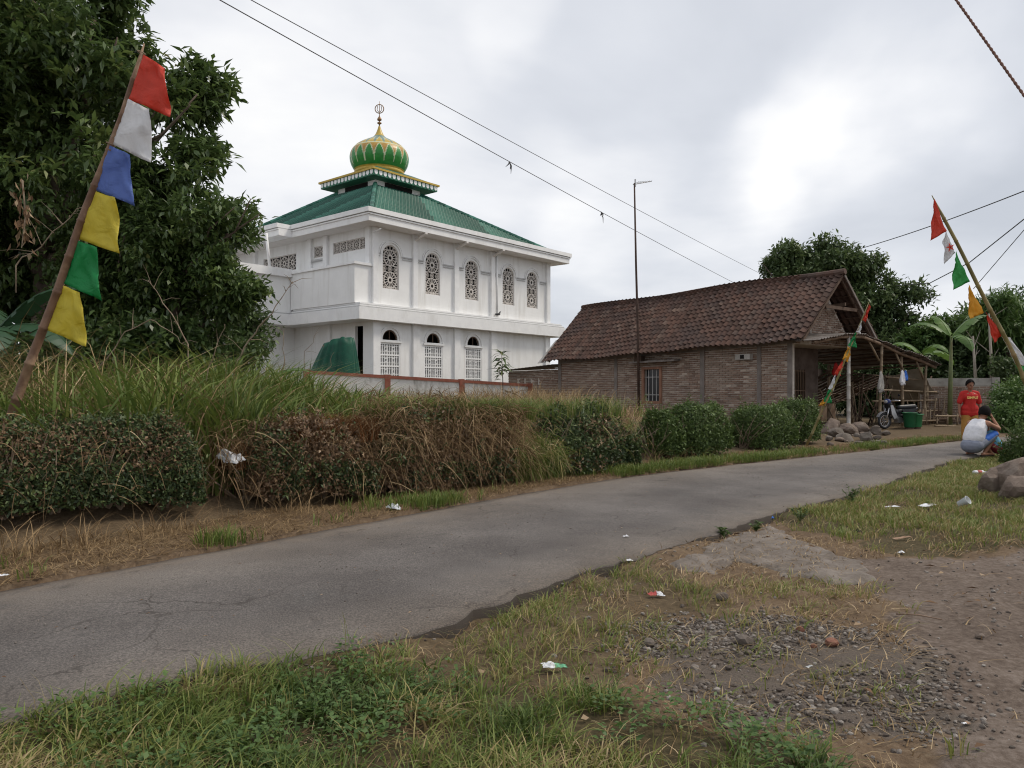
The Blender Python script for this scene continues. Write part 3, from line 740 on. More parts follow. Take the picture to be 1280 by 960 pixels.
def hedge(name, label, path, w, h, nleaf, ln, mat, brown=0.2, round_=0.0, lump=0.1, group=None, browntop=0.0, dead=None, cat='hedge', stems=26):
    """clipped shrub row: leafy shell over a twiggy core. path = plan points"""
    P = np.array([(p[0], p[1]) for p in path], float)
    base = (float(P[0, 0]), float(P[0, 1]), tz(*P[0])); t = thing(name, label, cat, base, 0, group)
    g = np.random.default_rng(sum(map(ord, label)))
    h = (h - float(terrain(P[:, 0], P[:, 1]).mean()) - 0.05) / 1.06        # h is given as the height of the top above the road
    d = np.r_[0, np.cumsum(np.hypot(*np.diff(P, axis=0).T))]; Lt = d[-1]
    n = nleaf
    # position in the box cross-section: mostly near the shell
    s = g.random(n) * Lt
    th = g.random(n) * math.pi * 1.25 - math.pi * 0.125          # around the section from one foot over the top to the other
    depth = 1 - (g.random(n) ** 2.2) * 0.55
    pe = 2.0 + 4.0 * (1 - round_)
    ca, sa = np.cos(th), np.sin(th)
    rad = 1 / (np.abs(ca) ** pe + np.abs(np.maximum(sa, 0)) ** pe + 1e-6) ** (1 / pe)
    endt = np.minimum(s, Lt - s) / (w * 0.5)
    endf = np.where(endt < 1, np.sqrt(np.clip(1 - (1 - np.clip(endt, 0, 1)) ** (pe * 0.8), 0.02, 1)), 1)
    lum = 1 + (fbm(s * 1.6 + 3, th * 1.3, 5 + int(Lt * 10)) - 0.5) * 2 * lump + (fbm(s * 6, th * 4, 6) - 0.5) * 1.8 * lump + g.exponential(0.028, n) - 0.02
    v = rad * ca * w / 2 * depth * lum * (0.55 + 0.45 * endf)
    z = np.maximum(rad * np.maximum(sa, -0.1) * depth * lum * endf, 0.0) * h
    low = th < 0; z = np.where((sa < 0.12), g.random(n) * 0.5 * h, z)
    cx_ = np.interp(s, d, P[:, 0]); cy_ = np.interp(s, d, P[:, 1])
    tx = np.interp(s, d, np.gradient(P[:, 0], d)); ty = np.interp(s, d, np.gradient(P[:, 1], d)); tl = np.hypot(tx, ty)
    nx_, ny_ = -ty / tl, tx / tl
    X = cx_ + nx_ * v; Y = cy_ + ny_ * v
    # undercut foot
    Z = terrain(cx_, cy_) + 0.05 + z
    out = np.c_[nx_ * ca, ny_ * ca, np.maximum(sa, 0.0)]
    out = unit(out + np.c_[tx / tl, ty / tl, 0 * tx] * np.where(s < w * 0.4, -0.7, np.where(s > Lt - w * 0.4, 0.7, 0))[:, None])
    A = unit(out * 0.6 + rand_dirs(n, g) * 0.9 + np.array([0, 0, 0.25])[None]); Nn = unit(out + rand_dirs(n, g) * 0.6)
    br = fbm(s * 1.3 + 9, z * 2.2 + v, 12)
    topness = np.clip(z / h, 0, 1)
    rnd = 0.10 + 0.5 * g.random(n) + 0.12 * topness
    isb = g.random(n) < np.clip(brown * (0.25 + 2.6 * sstep(0.42, 0.7, br)) + browntop * topness ** 2, 0, 0.97)
    rnd = np.where(isb, 0.74 + 0.26 * g.random(n), np.minimum(rnd, 0.70))
    hole = fbm(s * 3.3 + 1, th * 2.6 + v * 2, 15 + int(Lt * 7))
    kp = (hole < 0.60) | (depth < 0.72) | (g.random(n) < 0.25)
    leaves('foliage', np.c_[X, Y, Z][kp], A[kp], Nn[kp], (ln * (0.5 + 1.1 * g.random(n)))[kp], (ln * 0.55 * (0.5 + 1.0 * g.random(n)))[kp], rnd[kp], mat, t, base)
    # loose shoots standing off the clipped face
    ns = int(stems * 7); ii = g.choice(n, size=ns); per = 9; I = np.repeat(ii, per); k_ = np.tile(np.arange(per), ns); dirs = unit(out[ii] * 0.8 + rand_dirs(ns, g) * 0.6 + np.array([0, 0, 0.55])[None]); Dr = np.repeat(dirs, per, 0)
    sl = np.repeat(ln * (2.0 + 4.0 * g.random(ns)), per)
    PS = np.c_[X, Y, Z][I] + Dr * (sl * k_ / per)[:, None]; m2 = len(I)
    leaves('shoots', PS, unit(Dr * 0.5 + rand_dirs(m2, g)), unit(rand_dirs(m2, g) * 0.5 + np.array([0, 0, 1.0])[None]), ln * (0.8 + 0.8 * g.random(m2)), ln * 0.5 * (0.7 + 0.7 * g.random(m2)), np.where(np.repeat(g.random(ns), per) < brown, 0.85, 0.35 + 0.34 * g.random(m2)), mat, t, base, kind='stuff')
    mb = MB()
    for _ in range(stems):
        q = g.random() * Lt; x0 = float(np.interp(q, d, P[:, 0])); y0 = float(np.interp(q, d, P[:, 1]))
        a = Vector((x0 + g.uniform(-.08, .08), y0 + g.uniform(-.08, .08), tz(x0, y0) - 0.03))
        for _k in range(5):
            e = a + Vector((g.uniform(-0.5, 0.5) * w, g.uniform(-0.5, 0.5) * w, h * g.uniform(0.55, 0.98)))
            m_ = a.lerp(e, 0.5) + Vector((g.uniform(-.1, .1), g.uniform(-.1, .1), 0)) * w
            mb.tube([a, m_, e], [0.012, 0.008, 0.003], 4)
    mb.build('stems', M['twig'], t)
    return t

def banana_leaf(mb, base, az, elev, length, width, droop, torn=0.35, fold=0.35, g=random):
    """long paddle leaf with midrib, torn into strips"""
    b = Vector(base); n = 14; rows = []
    d = Vector((math.cos(az) * math.cos(elev), math.sin(az) * math.cos(elev), math.sin(elev)))
    side = Vector((-math.sin(az), math.cos(az), 0)); p = b.copy(); rr = g.random()
    for i in range(n + 1):
        t = i / n
        wv = width * max(0.0, math.sin(math.pi * min(1, 0.12 + t * 0.9)) ** 0.6) * (0.15 if t < 0.12 else 1)
        if i == n: wv = 0.01
        rows.append((p.copy(), wv, d.copy()))
        p = p + d * (length / n); d = (d + Vector((0, 0, -droop / n * (0.4 + 1.6 * t)))).normalized()
    for i in range(n):
        (p0, w0, d0), (p1, w1, d1) = rows[i], rows[i + 1]
        up0 = side.cross(d0).normalized()
        if up0.z < 0: up0 = -up0
        for sgn in (-1, 1):
            gap = 0.0 if g.random() > torn else g.uniform(0.06, 0.22)
            hang = fold + g.uniform(-0.12, 0.18)
            e0 = p0 + side * sgn * w0 / 2 - up0 * w0 * 0.5 * hang; e1 = p1.lerp(p0, gap) + side * sgn * w1 / 2 - up0 * w1 * 0.5 * hang
            m0 = p0 + side * sgn * w0 / 4 - up0 * w0 * 0.12 * hang; m1 = p1 + side * sgn * w1 / 4 - up0 * w1 * 0.12 * hang
            vs = [p0, p1, m1, m0, e0, e1]
            fs = [(0, 1, 2, 3), (3, 2, 5, 4)]
            if sgn < 0: fs = [f[::-1] for f in fs]
            mb.add(vs, fs, min(1, max(0, rr * 0.5 + 0.25 + g.uniform(-0.12, 0.12))))
    mb.tube([r_[0] + Vector((0, 0, 0.004)) for r_ in rows], [max(0.02 * (1 - i / n) * (width / 0.5), 0.003) for i in range(n + 1)], 5, 0.95)
    return mb
def banana_plant(label, base, h, specs, mat, r=0.1, group='banana plants'):
    t = thing('banana_plant', label, 'plant', base, 0, group)
    b = Vector(base); top = b + Vector((0.06, 0.0, h))
    MB().tube([b - Vector((0, 0, 0.15)), b.lerp(top, 0.5), top], [r, r * 0.8, r * 0.45], 10).build('stem', M['banana_stem'], t, smooth=True)
    for (az, el, ln, wd, dr) in specs:
        mb = MB(); banana_leaf(mb, top - Vector((0, 0, 0.05)), az, el, ln, wd, dr)
        mb.build('leaf', mat, t, smooth=True)
    return t
# ------------------------------------------------------------------ the mosque
MU = Vector((0.646, 0.763, 0)); MV = Vector((-0.763, 0.646, 0))
MW = Vector((-6.42, 34.4, 0.0)); MROT = math.atan2(0.763, 0.646)
def arch_pts(c, z0, zs, r, n=14):
    p = [(c - r, z0), (c + r, z0)]
    return p + [(c + r * math.cos(math.pi * i / n), zs + r * math.sin(math.pi * i / n)) for i in range(n + 1)]
def rect_pts(a0, a1, z0, z1): return [(a0, z0), (a1, z0), (a1, z1), (a0, z1)]
def facade(mb, outer, holes, fn, depth):
    """wall sheet with real openings; fn(a, z, inward) -> point"""
    polys = [[Vector((a, z, 0)) for a, z in outer]] + [[Vector((a, z, 0)) for a, z in h] for h in holes]
    flat = [p for q in polys for p in q]
    tris = tessellate_polygon(polys)
    mb.add([fn(p.x, p.y, 0) for p in flat], [tuple(t) for t in tris], 0.5)
    for h in holes:
        n = len(h)
        mb.add([fn(a, z, 0) for a, z in h] + [fn(a, z, depth) for a, z in h], [(i, (i + 1) % n, (i + 1) % n + n, i + n) for i in range(n)], 0.5)
def ring_band(mb, c, zs, r0, r1, y0, y1, fn, n=18, a0=0.0, a1=math.pi):
    for i in range(n):
        t0 = a0 + (a1 - a0) * i / n; t1 = a0 + (a1 - a0) * (i + 1) / n
        q = [(c + r * math.cos(t), zs + r * math.sin(t)) for r, t in ((r0, t0), (r1, t0), (r1, t1), (r0, t1))]
        vs = [fn(a, z, y0) for a, z in q] + [fn(a, z, y1) for a, z in q]
        mb.add(vs, [(0, 1, 2, 3), (4, 7, 6, 5), (0, 4, 5, 1), (1, 5, 6, 2), (2, 6, 7, 3), (3, 7, 4, 0)], 0.5)
def rosette(mb, c, zc, R0, fn, y0, y1, k=12):
    ring_band(mb, c, zc, R0 * 0.22, R0 * 0.40, y0, y1, fn, 12, 0, 2 * math.pi)
    ring_band(mb, c, zc, R0 * 0.90, R0 * 1.0, y0, y1, fn, 16, 0, 2 * math.pi)
    for i in range(k):
        a = 2 * math.pi * i / k; da = 0.105
        q = [(c + r * math.cos(t), zc + r * math.sin(t)) for r, t in ((R0 * 0.38, a - da * 0.7), (R0 * 0.92, a - da * 0.55), (R0 * 0.92, a + da * 0.55), (R0 * 0.38, a + da * 0.7))]
        vs = [fn(p, z, y0) for p, z in q] + [fn(p, z, y1) for p, z in q]
        mb.add(vs, [(0, 1, 2, 3), (4, 7, 6, 5), (0, 4, 5, 1), (1, 5, 6, 2), (2, 6, 7, 3), (3, 7, 4, 0)], 0.5)
def bar(mb, a0, z0, a1, z1, w, fn, y0, y1):
    d = Vector((a1 - a0, z1 - z0)); n = Vector((-d.y, d.x)).normalized() * w / 2
    q = [(a0 + n.x, z0 + n.y), (a0 - n.x, z0 - n.y), (a1 - n.x, z1 - n.y), (a1 + n.x, z1 + n.y)]
    vs = [fn(p, z, y0) for p, z in q] + [fn(p, z, y1) for p, z in q]
    mb.add(vs, [(0, 1, 2, 3), (4, 7, 6, 5), (0, 4, 5, 1), (1, 5, 6, 2), (2, 6, 7, 3), (3, 7, 4, 0)], 0.5)

def build_mosque():
    T = thing('mosque', 'white two-storey mosque with green tiled hip roof and green onion dome', 'mosque', MW, MROT)
    LX, LY = 13.3, 14.9
    ZS0, ZS1, ZE0, ZE1 = 4.48, 5.26, 8.81, 9.41
    fr = lambda a, z, d: Vector((a, d, z))            # right facade, inward +y
    fl = lambda a, z, d: Vector((d, a, z))            # left facade, inward +x
    up_c = [1.15, 3.86, 6.68, 9.64, 11.75]; lo_c = [1.1, 3.9, 6.8]
    mb = MB()
    holes = [arch_pts(c, 6.05, 7.62, 0.5) for c in up_c]
    for c in lo_c:
        holes.append(arch_pts(c, 3.66, 3.68, 0.46)); holes.append(rect_pts(c - 0.62, c + 0.62, 1.35, 3.52))
    facade(mb, rect_pts(0, LX, -0.2, 9.0), holes, fr, 0.16)
    lh = [rect_pts(0.45, 2.9, 7.85, 8.4), rect_pts(3.6, 4.45, 7.85, 8.4), rect_pts(6.0, 9.0, 7.45, 8.3), rect_pts(0.62, 1.2, 1.2, 4.3), rect_pts(6.2, 8.6, 1.2, 3.4)]
    facade(mb, rect_pts(0, LY, -0.2, 9.0), lh, fl, 0.16)
    mb.add([(LX, 0, -.2), (LX, LY, -.2), (LX, LY, 9), (LX, 0, 9)], [(0, 1, 2, 3)], 0.5)
    mb.add([(0, LY, -.2), (LX, LY, -.2), (LX, LY, 9), (0, LY, 9)], [(0, 1, 2, 3)], 0.5)
    mb.add([(0.02, 0.02, 4.9), (LX - .02, 0.02, 4.9), (LX - .02, LY - .02, 4.9), (0.02, LY - .02, 4.9)], [(0, 1, 2, 3)], 0.5)
    mb.build('wall', M['white'], T, local=True)
    # near-black blocks close behind the openings paint the unlit rooms
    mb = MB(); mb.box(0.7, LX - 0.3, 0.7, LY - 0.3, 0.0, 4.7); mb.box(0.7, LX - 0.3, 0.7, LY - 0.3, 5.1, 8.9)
    mb.build('unlit_room_block', M['dark'], T, local=True)
    # pilasters
    for a, z0, z1, w in [(x, ZS1, 8.83, 0.30) for x in (0.0, 2.45, 5.28, 8.09, 13.0)] + [(x, -0.2, ZS0, 0.42) for x in (0.0, 2.45, 5.28, 8.09, 12.86)]:
        MB().box(a, a + w, -0.13, -0.002, z0, z1).build('pilaster', M['white_trim'], T, local=True)
    for a, z0, z1 in ((3.25, ZS1, 8.83), (4.55, ZS1, 8.83), (0.02, ZS1, 8.83), (3.0, -0.2, ZS0), (9.6, ZS1, 8.83)):
        MB().box(-0.13, -0.002, a, a + 0.3, z0, z1).build('pilaster', M['white_trim'], T, local=True)
    # drain pipe and soffit brackets
    MB().tube([(8.55, -0.1, 5.3), (8.55, -0.1, 8.8)], 0.06, 8).build('drain_pipe', M['white_trim'], T, local=True, smooth=True)
    for x in (2.6, 5.43, 8.24): MB().obox((x - 0.07, -0.13, 8.5), (0.14, 0, 0), (0, -0.75, 0.24), (0, 0, 0.08)).build('bracket', M['soffit'], T, local=True)
    MB().tube([(0.0, -0.15, 8.52), (-0.1, -0.75, 8.58)], 0.035, 8).build('lamp_tube', M['white_trim'], T, local=True, smooth=True)
    # upper windows with pierced lattice, arch mouldings and string course
    lat = None
    for i, c in enumerate(up_c):
        w = MB(); ring_band(w, c, 7.62, 0.60, 0.66, -0.06, -0.002, fr); ring_band(w, c, 7.62, 0.70, 0.75, -0.04, -0.002, fr)
        win = w.build('window', M['white_trim'], T, local=True)
        if lat is None:
            l = MB(); f0 = lambda a, z, d: Vector((a, d, z))
            for zc in (6.48, 7.52): rosette(l, 0, zc, 0.40, f0, 0.05, 0.10, 14)
            rosette(l, 0, 7.0, 0.13, f0, 0.05, 0.10, 6)
            for sx in (-0.36, 0.36):
                rosette(l, sx, 7.0, 0.13, f0, 0.05, 0.10, 6)
            for zz in (6.07, 6.15, 6.84, 7.16, 7.88): bar(l, -0.48 if zz < 7.7 else -0.4, zz, 0.48 if zz < 7.7 else 0.4, zz, 0.035, f0, 0.06, 0.095)
            for k in range(9): bar(l, -0.46 + k * 0.115, 6.06, -0.46 + k * 0.115, 6.2, 0.03, f0, 0.06, 0.095)
            for sx in (-1, 1):
                bar(l, sx * 0.475, 6.06, sx * 0.475, 7.7, 0.05, f0, 0.05, 0.10)
                for k in range(13): bar(l, sx * 0.36, 6.12 + k * 0.125, sx * 0.48, 6.2 + k * 0.125, 0.03, f0, 0.06, 0.095)
            for k in range(7):
                a = math.pi * (k + 0.5) / 7; bar(l, 0.4 * math.cos(a), 7.55 + 0.4 * math.sin(a), 0.5 * math.cos(a), 7.62 + 0.5 * math.sin(a), 0.035, f0, 0.06, 0.095)
            ring_band(l, 0, 7.62, 0.45, 0.51, 0.05, 0.10, f0)
            lat = l.mesh('lattice'); lat.materials.append(M['lattice'])
        o = link('lattice', lat, None, win); o.location = (c, 0, 0)
    edges = [0.3] + [x for c in up_c for x in (c - 0.68, c + 0.68)] + [13.0]
    skip = (2.45, 5.28, 8.09)
    for a, b in zip(edges[::2], edges[1::2]):
        segs = [(a, b)]
        for s_ in skip:
            segs = [q for (p0, p1) in segs for q in (((p0, s_), (s_ + 0.3, p1)) if p0 < s_ < p1 else ((p0, p1),))]
        for p0, p1 in segs:
            if p1 - p0 < 0.03: continue
            m_ = MB(); m_.box(p0, p1, -0.055, -0.002, 7.60, 7.66); m_.box(p0, p1, -0.04, -0.002, 7.50, 7.54)
            m_.build('string_course', M['grey_trim_shade'], T, local=True)
    # lower windows
    for c in lo_c:
        w = MB(); ring_band(w, c, 3.66, 0.58, 0.66, -0.05, -0.002, fr)
        w.box(c - 0.70, c + 0.70, -0.06, -0.002, 3.54, 3.62)
        win = w.build('window', M['white_trim'], T, local=True)
        MB().box(c - 0.61, c + 0.61, 0.13, 0.15, 1.36, 3.51).build('pane', M['pane_pale'], win, local=True)
        g = MB()
        for zz in (1.38, 1.92, 2.44, 2.96, 3.49): g.box(c - 0.61, c + 0.61, 0.02, 0.075, zz - 0.035, zz + 0.035)
        for x in (-0.59, 0.59): g.box(c + x - 0.03, c + x + 0.03, 0.015, 0.08, 1.36, 3.51)
        for k in range(4):
            z0 = 1.40 + k * 0.53
            for q in (0.13, 0.38): g.box(c - 0.58, c + 0.58, 0.03, 0.06, z0 + q - 0.012, z0 + q + 0.012)
            for x in (-0.44, -0.3, -0.15, 0.0, 0.15, 0.3, 0.44): g.box(c + x - (0.02 if abs(x) != .15 else 0.03), c + x + (0.02 if abs(x) != .15 else 0.03), 0.035, 0.065, z0, z0 + 0.5)
            for x in (-0.225, 0.225): ring_band(g, c + x, z0 + 0.255, 0.07, 0.1, 0.03, 0.06, fr, 10, 0, 2 * math.pi)
        g.build('grille', M['white_trim'], win, local=True)
        f = MB(); ring_band(f, c, 3.68, 0.40, 0.45, 0.04, 0.09, fr); f.build('fanlight', M['wood_dark'], win, local=True)
        MB().box(c - 0.02, c + 0.02, 0.05, 0.08, 3.68, 4.09).build('fanlight_bar', M['wood_dark'], win, local=True)
    # lattice strips in the left facade
    for a0, a1, z0, z1 in ((0.45, 2.9, 7.85, 8.4), (3.6, 4.45, 7.85, 8.4), (6.0, 9.0, 7.45, 8.3)):
        l = MB(); n = max(1, round((a1 - a0) / (z1 - z0) / 0.9)); st = (a1 - a0) / n
        for k in range(n): rosette(l, a0 + st * (k + 0.5), (z0 + z1) / 2, (z1 - z0) * 0.42, fl, 0.05, 0.10, 10)
        for k in range(n + 1): bar(l, a0 + st * k, z0, a0 + st * k, z1, 0.05, fl, 0.05, 0.10)
        bar(l, a0, z0 + 0.02, a1, z0 + 0.02, 0.05, fl, 0.05, 0.10); bar(l, a0, z1 - 0.02, a1, z1 - 0.02, 0.05, fl, 0.05, 0.10)
        l.build('lattice', M['lattice'], T, local=True)
    MB().box(-0.12, -0.003, 3.35, 4.7, 7.66, 7.74).build('ledge', M['grey_trim_shade'], T, local=True)
    # floor band
    def band(x0, x1, y0, y1, z0, z1, nm, mat): MB().box(x0, x1, y0, y1, z0, z1).build(nm, mat, T, local=True)
    band(-1.1, 14.3, -0.5, 4.9, ZS0, 5.02, 'floor_band', M['white_trim'])
    band(-1.04, 14.24, -0.44, 4.9, 5.02, 5.08, 'floor_band_groove', M['grey_trim_shade'])  # grey colour paints the groove's shadow line
    band(-1.0, 14.2, -0.40, 4.9, 5.08, 5.13, 'floor_band', M['white_trim'])
    band(-0.95, 14.15, -0.35, 4.9, 5.13, 5.18, 'floor_band_groove', M['grey_trim_shade'])
    band(-0.90, 14.1, -0.30, 4.9, 5.18, 5.25, 'floor_band', M['white_trim'])
    # wing: terrace that steps out to the left
    X0 = -4.6
    band(X0, -0.003, 4.9, 12.0, ZS0 - 0.003, 5.02, 'wing_band', M['white_trim'])
    band(X0 + 0.06, -0.003, 4.96, 11.9, 5.02, 5.08, 'floor_band_groove', M['grey_trim_shade'])
    band(X0 + 0.1, -0.003, 5.0, 11.9, 5.08, 5.18, 'wing_band', M['white_trim'])
    w = MB(); w.box(X0 + 0.15, -0.003, 5.05, 5.25, 5.18, 6.83); w.box(X0 + 0.15, X0 + 0.35, 5.25, 11.8, 5.18, 6.83)
    w.build('wing_wall', M['white'], T, local=True)
    w = MB(); w.box(X0 - 0.05, -0.95, 4.85, 5.35, 6.83, 7.22); w.box(X0 - 0.05, X0 + 0.45, 5.35, 11.9, 6.83, 7.22)
    w.build('wing_parapet', M['white_trim'], T, local=True)
    MB().tube([(-2.05, 5.1, 7.2), (-2.25, 5.1, 8.83)], 0.07, 8).build('post', M['white_trim'], T, local=True, smooth=True)
    w = MB(); w.box(X0 + 0.9, -0.003, 6.1, 6.3, -0.2, ZS0); w.box(X0 + 0.9, X0 + 1.1, 6.3, 11, -0.2, ZS0)
    w.build('wing_wall', M['white'], T, local=True)
    # bay under the lattice strip
    MB().box(-0.95, -0.003, 0.03, 5.0, 5.25, 6.98).build('bay', M['white'], T, local=True)
    MB().box(-1.03, -0.003, -0.06, 5.0, 6.98, 7.09).build('bay_cap', M['white_trim'], T, local=True)
    # eaves
    eo = [(0.88, 8.82, 9.10), (0.93, 9.10, 9.16), (0.90, 9.16, 9.20), (0.98, 9.20, 9.41)]
    for k, (o_, z0, z1) in enumerate(eo):
        e = MB(); e.box(-o_, LX + o_, -o_, LY + o_, z0, z1)
        e.build('eave_fascia', M['white_trim'] if k != 2 else M['grey_trim_shade'], T, local=True)
        e = MB(); e.box(-o_ - 0.75, -o_ + 0.01, 5.0, LY + o_ - 0.003, z0, z1 - 0.002)
        e.build('eave_fascia', M['white_trim'] if k != 2 else M['grey_trim_shade'], T, local=True)
    MB().box(-0.86, LX + 0.86, -0.86, LY + 0.86, 8.805, 8.819).build('soffit', M['soffit'], T, local=True)
    # tiled hip roof: four slopes of pan tiles
    CXm, CYm, hw, ztop, zlow = LX / 2, LY / 2, 1.72, 12.74, 9.42
    def slope(p0, p1, q0, q1):
        """eave corners p0,p1; top corners q0,q1"""
        p0, p1, q0, q1 = map(Vector, (p0, p1, q0, q1))
        ed = (p1 - p0); Lw = ed.length; e = ed / Lw
        rise = (q0 - p0) - e * (q0 - p0).dot(e); Ls = rise.length; s_ = rise / Ls; nrm = e.cross(s_).normalized()
        if nrm.z < 0: nrm = -nrm
        tw, tl = 0.235, 0.30
        nc = int(Lw / tw) * 6; nr = int(Ls / tl)
        a = np.arange(nc + 1) / nc * Lw
        la = (q0 - p0).dot(e); lb = Lw - (p1 - q1).dot(e)
        V = []; Rn = []
        for r in range(nr):
            for kk, (tt, lift) in enumerate(((r, 0.07), (r + 0.97, 0.0))):
                t = tt / nr; l0 = la * t; l1 = Lw + (lb - Lw) * t
                ac = np.clip(a, l0, l1)
                h = 0.034 * np.cos(2 * np.pi * ac / tw) + lift
                col = (a / tw).astype(int)
                P = np.array(p0)[None] + ac[:, None] * np.array(e)[None] + np.array(s_)[None] * (t * Ls) + np.array(nrm)[None] * h[:, None]
                V.append(P); Rn.append(((col * 7919 + r * 104729) % 997) / 997.0)
        V = np.array(V).reshape(-1, 3); Rn = np.array(Rn).ravel(); rows = nr * 2; m_ = nc + 1
        i = np.arange((rows - 1) * nc); rr, cc = i // nc, i % nc; b = rr * m_ + cc
        return V, np.c_[b, b + 1, b + m_ + 1, b + m_], Rn
    oe = 0.12
    A = [(-oe, -oe, zlow), (LX + oe, -oe, zlow), (LX + oe, LY + oe, zlow), (-oe, LY + oe, zlow)]
    B = [(CXm - hw, CYm - hw, ztop), (CXm + hw, CYm - hw, ztop), (CXm + hw, CYm + hw, ztop), (CXm - hw, CYm + hw, ztop)]
    roof = None
    for k in range(4):
        V, Fc, Rn = slope(A[k], A[(k + 1) % 4], B[k], B[(k + 1) % 4])
        o = link('roof_slope', mesh_from('roof_slope', V, Fc, Rn), M['greenroof'], T)
        hp = MB(); a, b = Vector(A[k]), Vector(B[k]); nseg = 22
        for q in range(nseg):
            hp.tube([a.lerp(b, q / nseg) + Vector((0, 0, 0.05)), a.lerp(b, (q + 1.08) / nseg) + Vector((0, 0, 0.07))], [0.15, 0.12], 8)
        hp.build('hip_ridge', M['greenroof'], T, local=True)
    # cupola
    MB().box(CXm - 1.68, CXm + 1.68, CYm - 1.68, CYm + 1.68, 12.3, 13.06).build('cupola_wall', M['white'], T, local=True)
    for sgn in (-1, 1):
        for ax in (0, 1):
            l = MB(); fr_ = MB()
            for k in range(6):
                z = 12.74 + k * 0.05
                if ax == 0: l.obox((CXm - 1.0, CYm + sgn * 1.685, z), (2.0, 0, 0), (0, sgn * 0.05, 0.03), (0, 0, 0.012))
                else: l.obox((CXm + sgn * 1.685, CYm - 1.0, z), (0, 2.0, 0), (sgn * 0.05, 0, 0.03), (0, 0, 0.012))
            if ax == 0: l.box(CXm - 1.02, CXm + 1.02, CYm + sgn * 1.70 - 0.015, CYm + sgn * 1.70 + 0.01, 12.72, 13.03)
            else: l.box(CXm + sgn * 1.70 - 0.015, CXm + sgn * 1.70 + 0.01, CYm - 1.02, CYm + 1.02, 12.72, 13.03)
            l.build('louver', M['dark'], T, local=True)
    MB().box(CXm - 2.40, CXm + 2.40, CYm - 2.40, CYm + 2.40, 13.06, 13.36).build('cupola_fascia', M['green_trim'], T, local=True)
    MB().box(CXm - 2.50, CXm + 2.50, CYm - 2.50, CYm + 2.50, 13.36, 13.46).build('cupola_lip', M['gold'], T, local=True)
    tg = MB()
    for side in range(4):
        ca, sa = [(1, 0), (0, 1), (-1, 0), (0, -1)][side]
        for k in range(15):
            a = -2.24 + k * 0.32
            pts = [(-0.11, 13.35), (-0.11, 13.20), (-0.08, 13.14), (-0.03, 13.105), (0.03, 13.105), (0.08, 13.14), (0.11, 13.20), (0.11, 13.35)]
            P3 = [(CXm + ca * (a + q) + sa * 2.403, CYm + sa * (a + q) - ca * 2.403, z) for q, z in pts]
            tg.prism(P3, (sa * 0.03, -ca * 0.03, 0), 0.5)
    tg.build('scallop_trim', M['white_trim'], T, local=True, kind='stuff')
    c = MB(); c.add([(CXm - 2.4, CYm - 2.4, 13.46), (CXm + 2.4, CYm - 2.4, 13.46), (CXm + 2.4, CYm + 2.4, 13.46), (CXm - 2.4, CYm + 2.4, 13.46),
                     (CXm - 1.3, CYm - 1.3, 13.98), (CXm + 1.3, CYm - 1.3, 13.98), (CXm + 1.3, CYm + 1.3, 13.98), (CXm - 1.3, CYm + 1.3, 13.98)],
                    [(0, 1, 5, 4), (1, 2, 6, 5), (2, 3, 7, 6), (3, 0, 4, 7), (4, 5, 6, 7)], 0.5)
    c.build('cupola_roof', M['greenroof'], T, local=True)
    MB().lathe([(1.36, 13.9), (1.46, 13.98), (1.46, 14.10), (1.40, 14.16)], 40, (CXm, CYm, 0)).build('dome_ring', M['gold'], T, local=True, smooth=True)
    # onion dome with painted petals
    prof = [(1.38, 14.10), (1.52, 14.30), (1.64, 14.52), (1.71, 14.76), (1.725, 14.98), (1.68, 15.20), (1.56, 15.42), (1.36, 15.63), (1.10, 15.80), (0.82, 15.95), (0.55, 16.08), (0.36, 16.20), (0.25, 16.34), (0.165, 16.52), (0.10, 16.70), (0.05, 16.87)]
    pr = np.array(prof); tt = np.linspace(0, 1, len(pr)); ts = np.linspace(0, 1, 90)
    rr = np.interp(ts, tt, pr[:, 0]); zz = np.interp(ts, tt, pr[:, 1])
    k = np.array([1, 2, 3, 2, 1]) / 9; rr[2:-2] = np.convolve(rr, k, 'valid')
    n = 224; th = np.arange(n) / n * 2 * math.pi
    V = np.stack([CXm + rr[:, None] * np.cos(th), CYm + rr[:, None] * np.sin(th), np.repeat(zz[:, None], n, 1)], -1).reshape(-1, 3)
    i = np.arange(89 * n); r_, c_ = i // n, i % n
    Fc = np.c_[r_ * n + c_, r_ * n + (c_ + 1) % n, (r_ + 1) * n + (c_ + 1) % n, (r_ + 1) * n + c_]
    me = mesh_from('dome', V, Fc, smooth=True)
    TH = np.tile(th, 90); ZZ = np.repeat(zz, n)
    green = np.array((0.02, 0.22, 0.03)); lgreen = np.array((0.03, 0.30, 0.05)); yel = np.array((0.52, 0.36, 0.06)); ora = np.array((0.44, 0.25, 0.05)); wht = np.array((0.58, 0.60, 0.40)); gry = np.array((0.15, 0.24, 0.20))
    c = np.tile(green, (90 * n, 1))
    s = np.abs(((TH * 18 / (2 * math.pi)) % 1) - 0.5) * 2                # 0 mid-petal, 1 between petals
    hh = (ZZ - 14.35) / (15.35 - 14.35)
    wv = np.where(hh < 0.3, 1.0, np.sqrt(np.clip(1 - ((hh - 0.3) / 0.7), 0, 1)) ** 1.1)
    c = np.where(((s > wv) & (hh > 0))[:, None], ora, c)
    c = np.where(((np.abs(s - wv) < 0.09) & (hh > 0.05) & (hh < 1.02))[:, None], wht, c)
    s2 = 1 - s
    c = np.where((hh >= 1.02)[:, None], yel, c)
    h3 = (ZZ - 15.42) / (16.15 - 15.42); w3 = np.sqrt(np.clip(1 - h3, 0, 1))
    c = np.where(((hh > 1.02) & (s2 < (h3 * 1.1)) )[:, None], gry, c)
    c = np.where(((ZZ > 15.40) & (ZZ < 15.47))[:, None], wht, c)
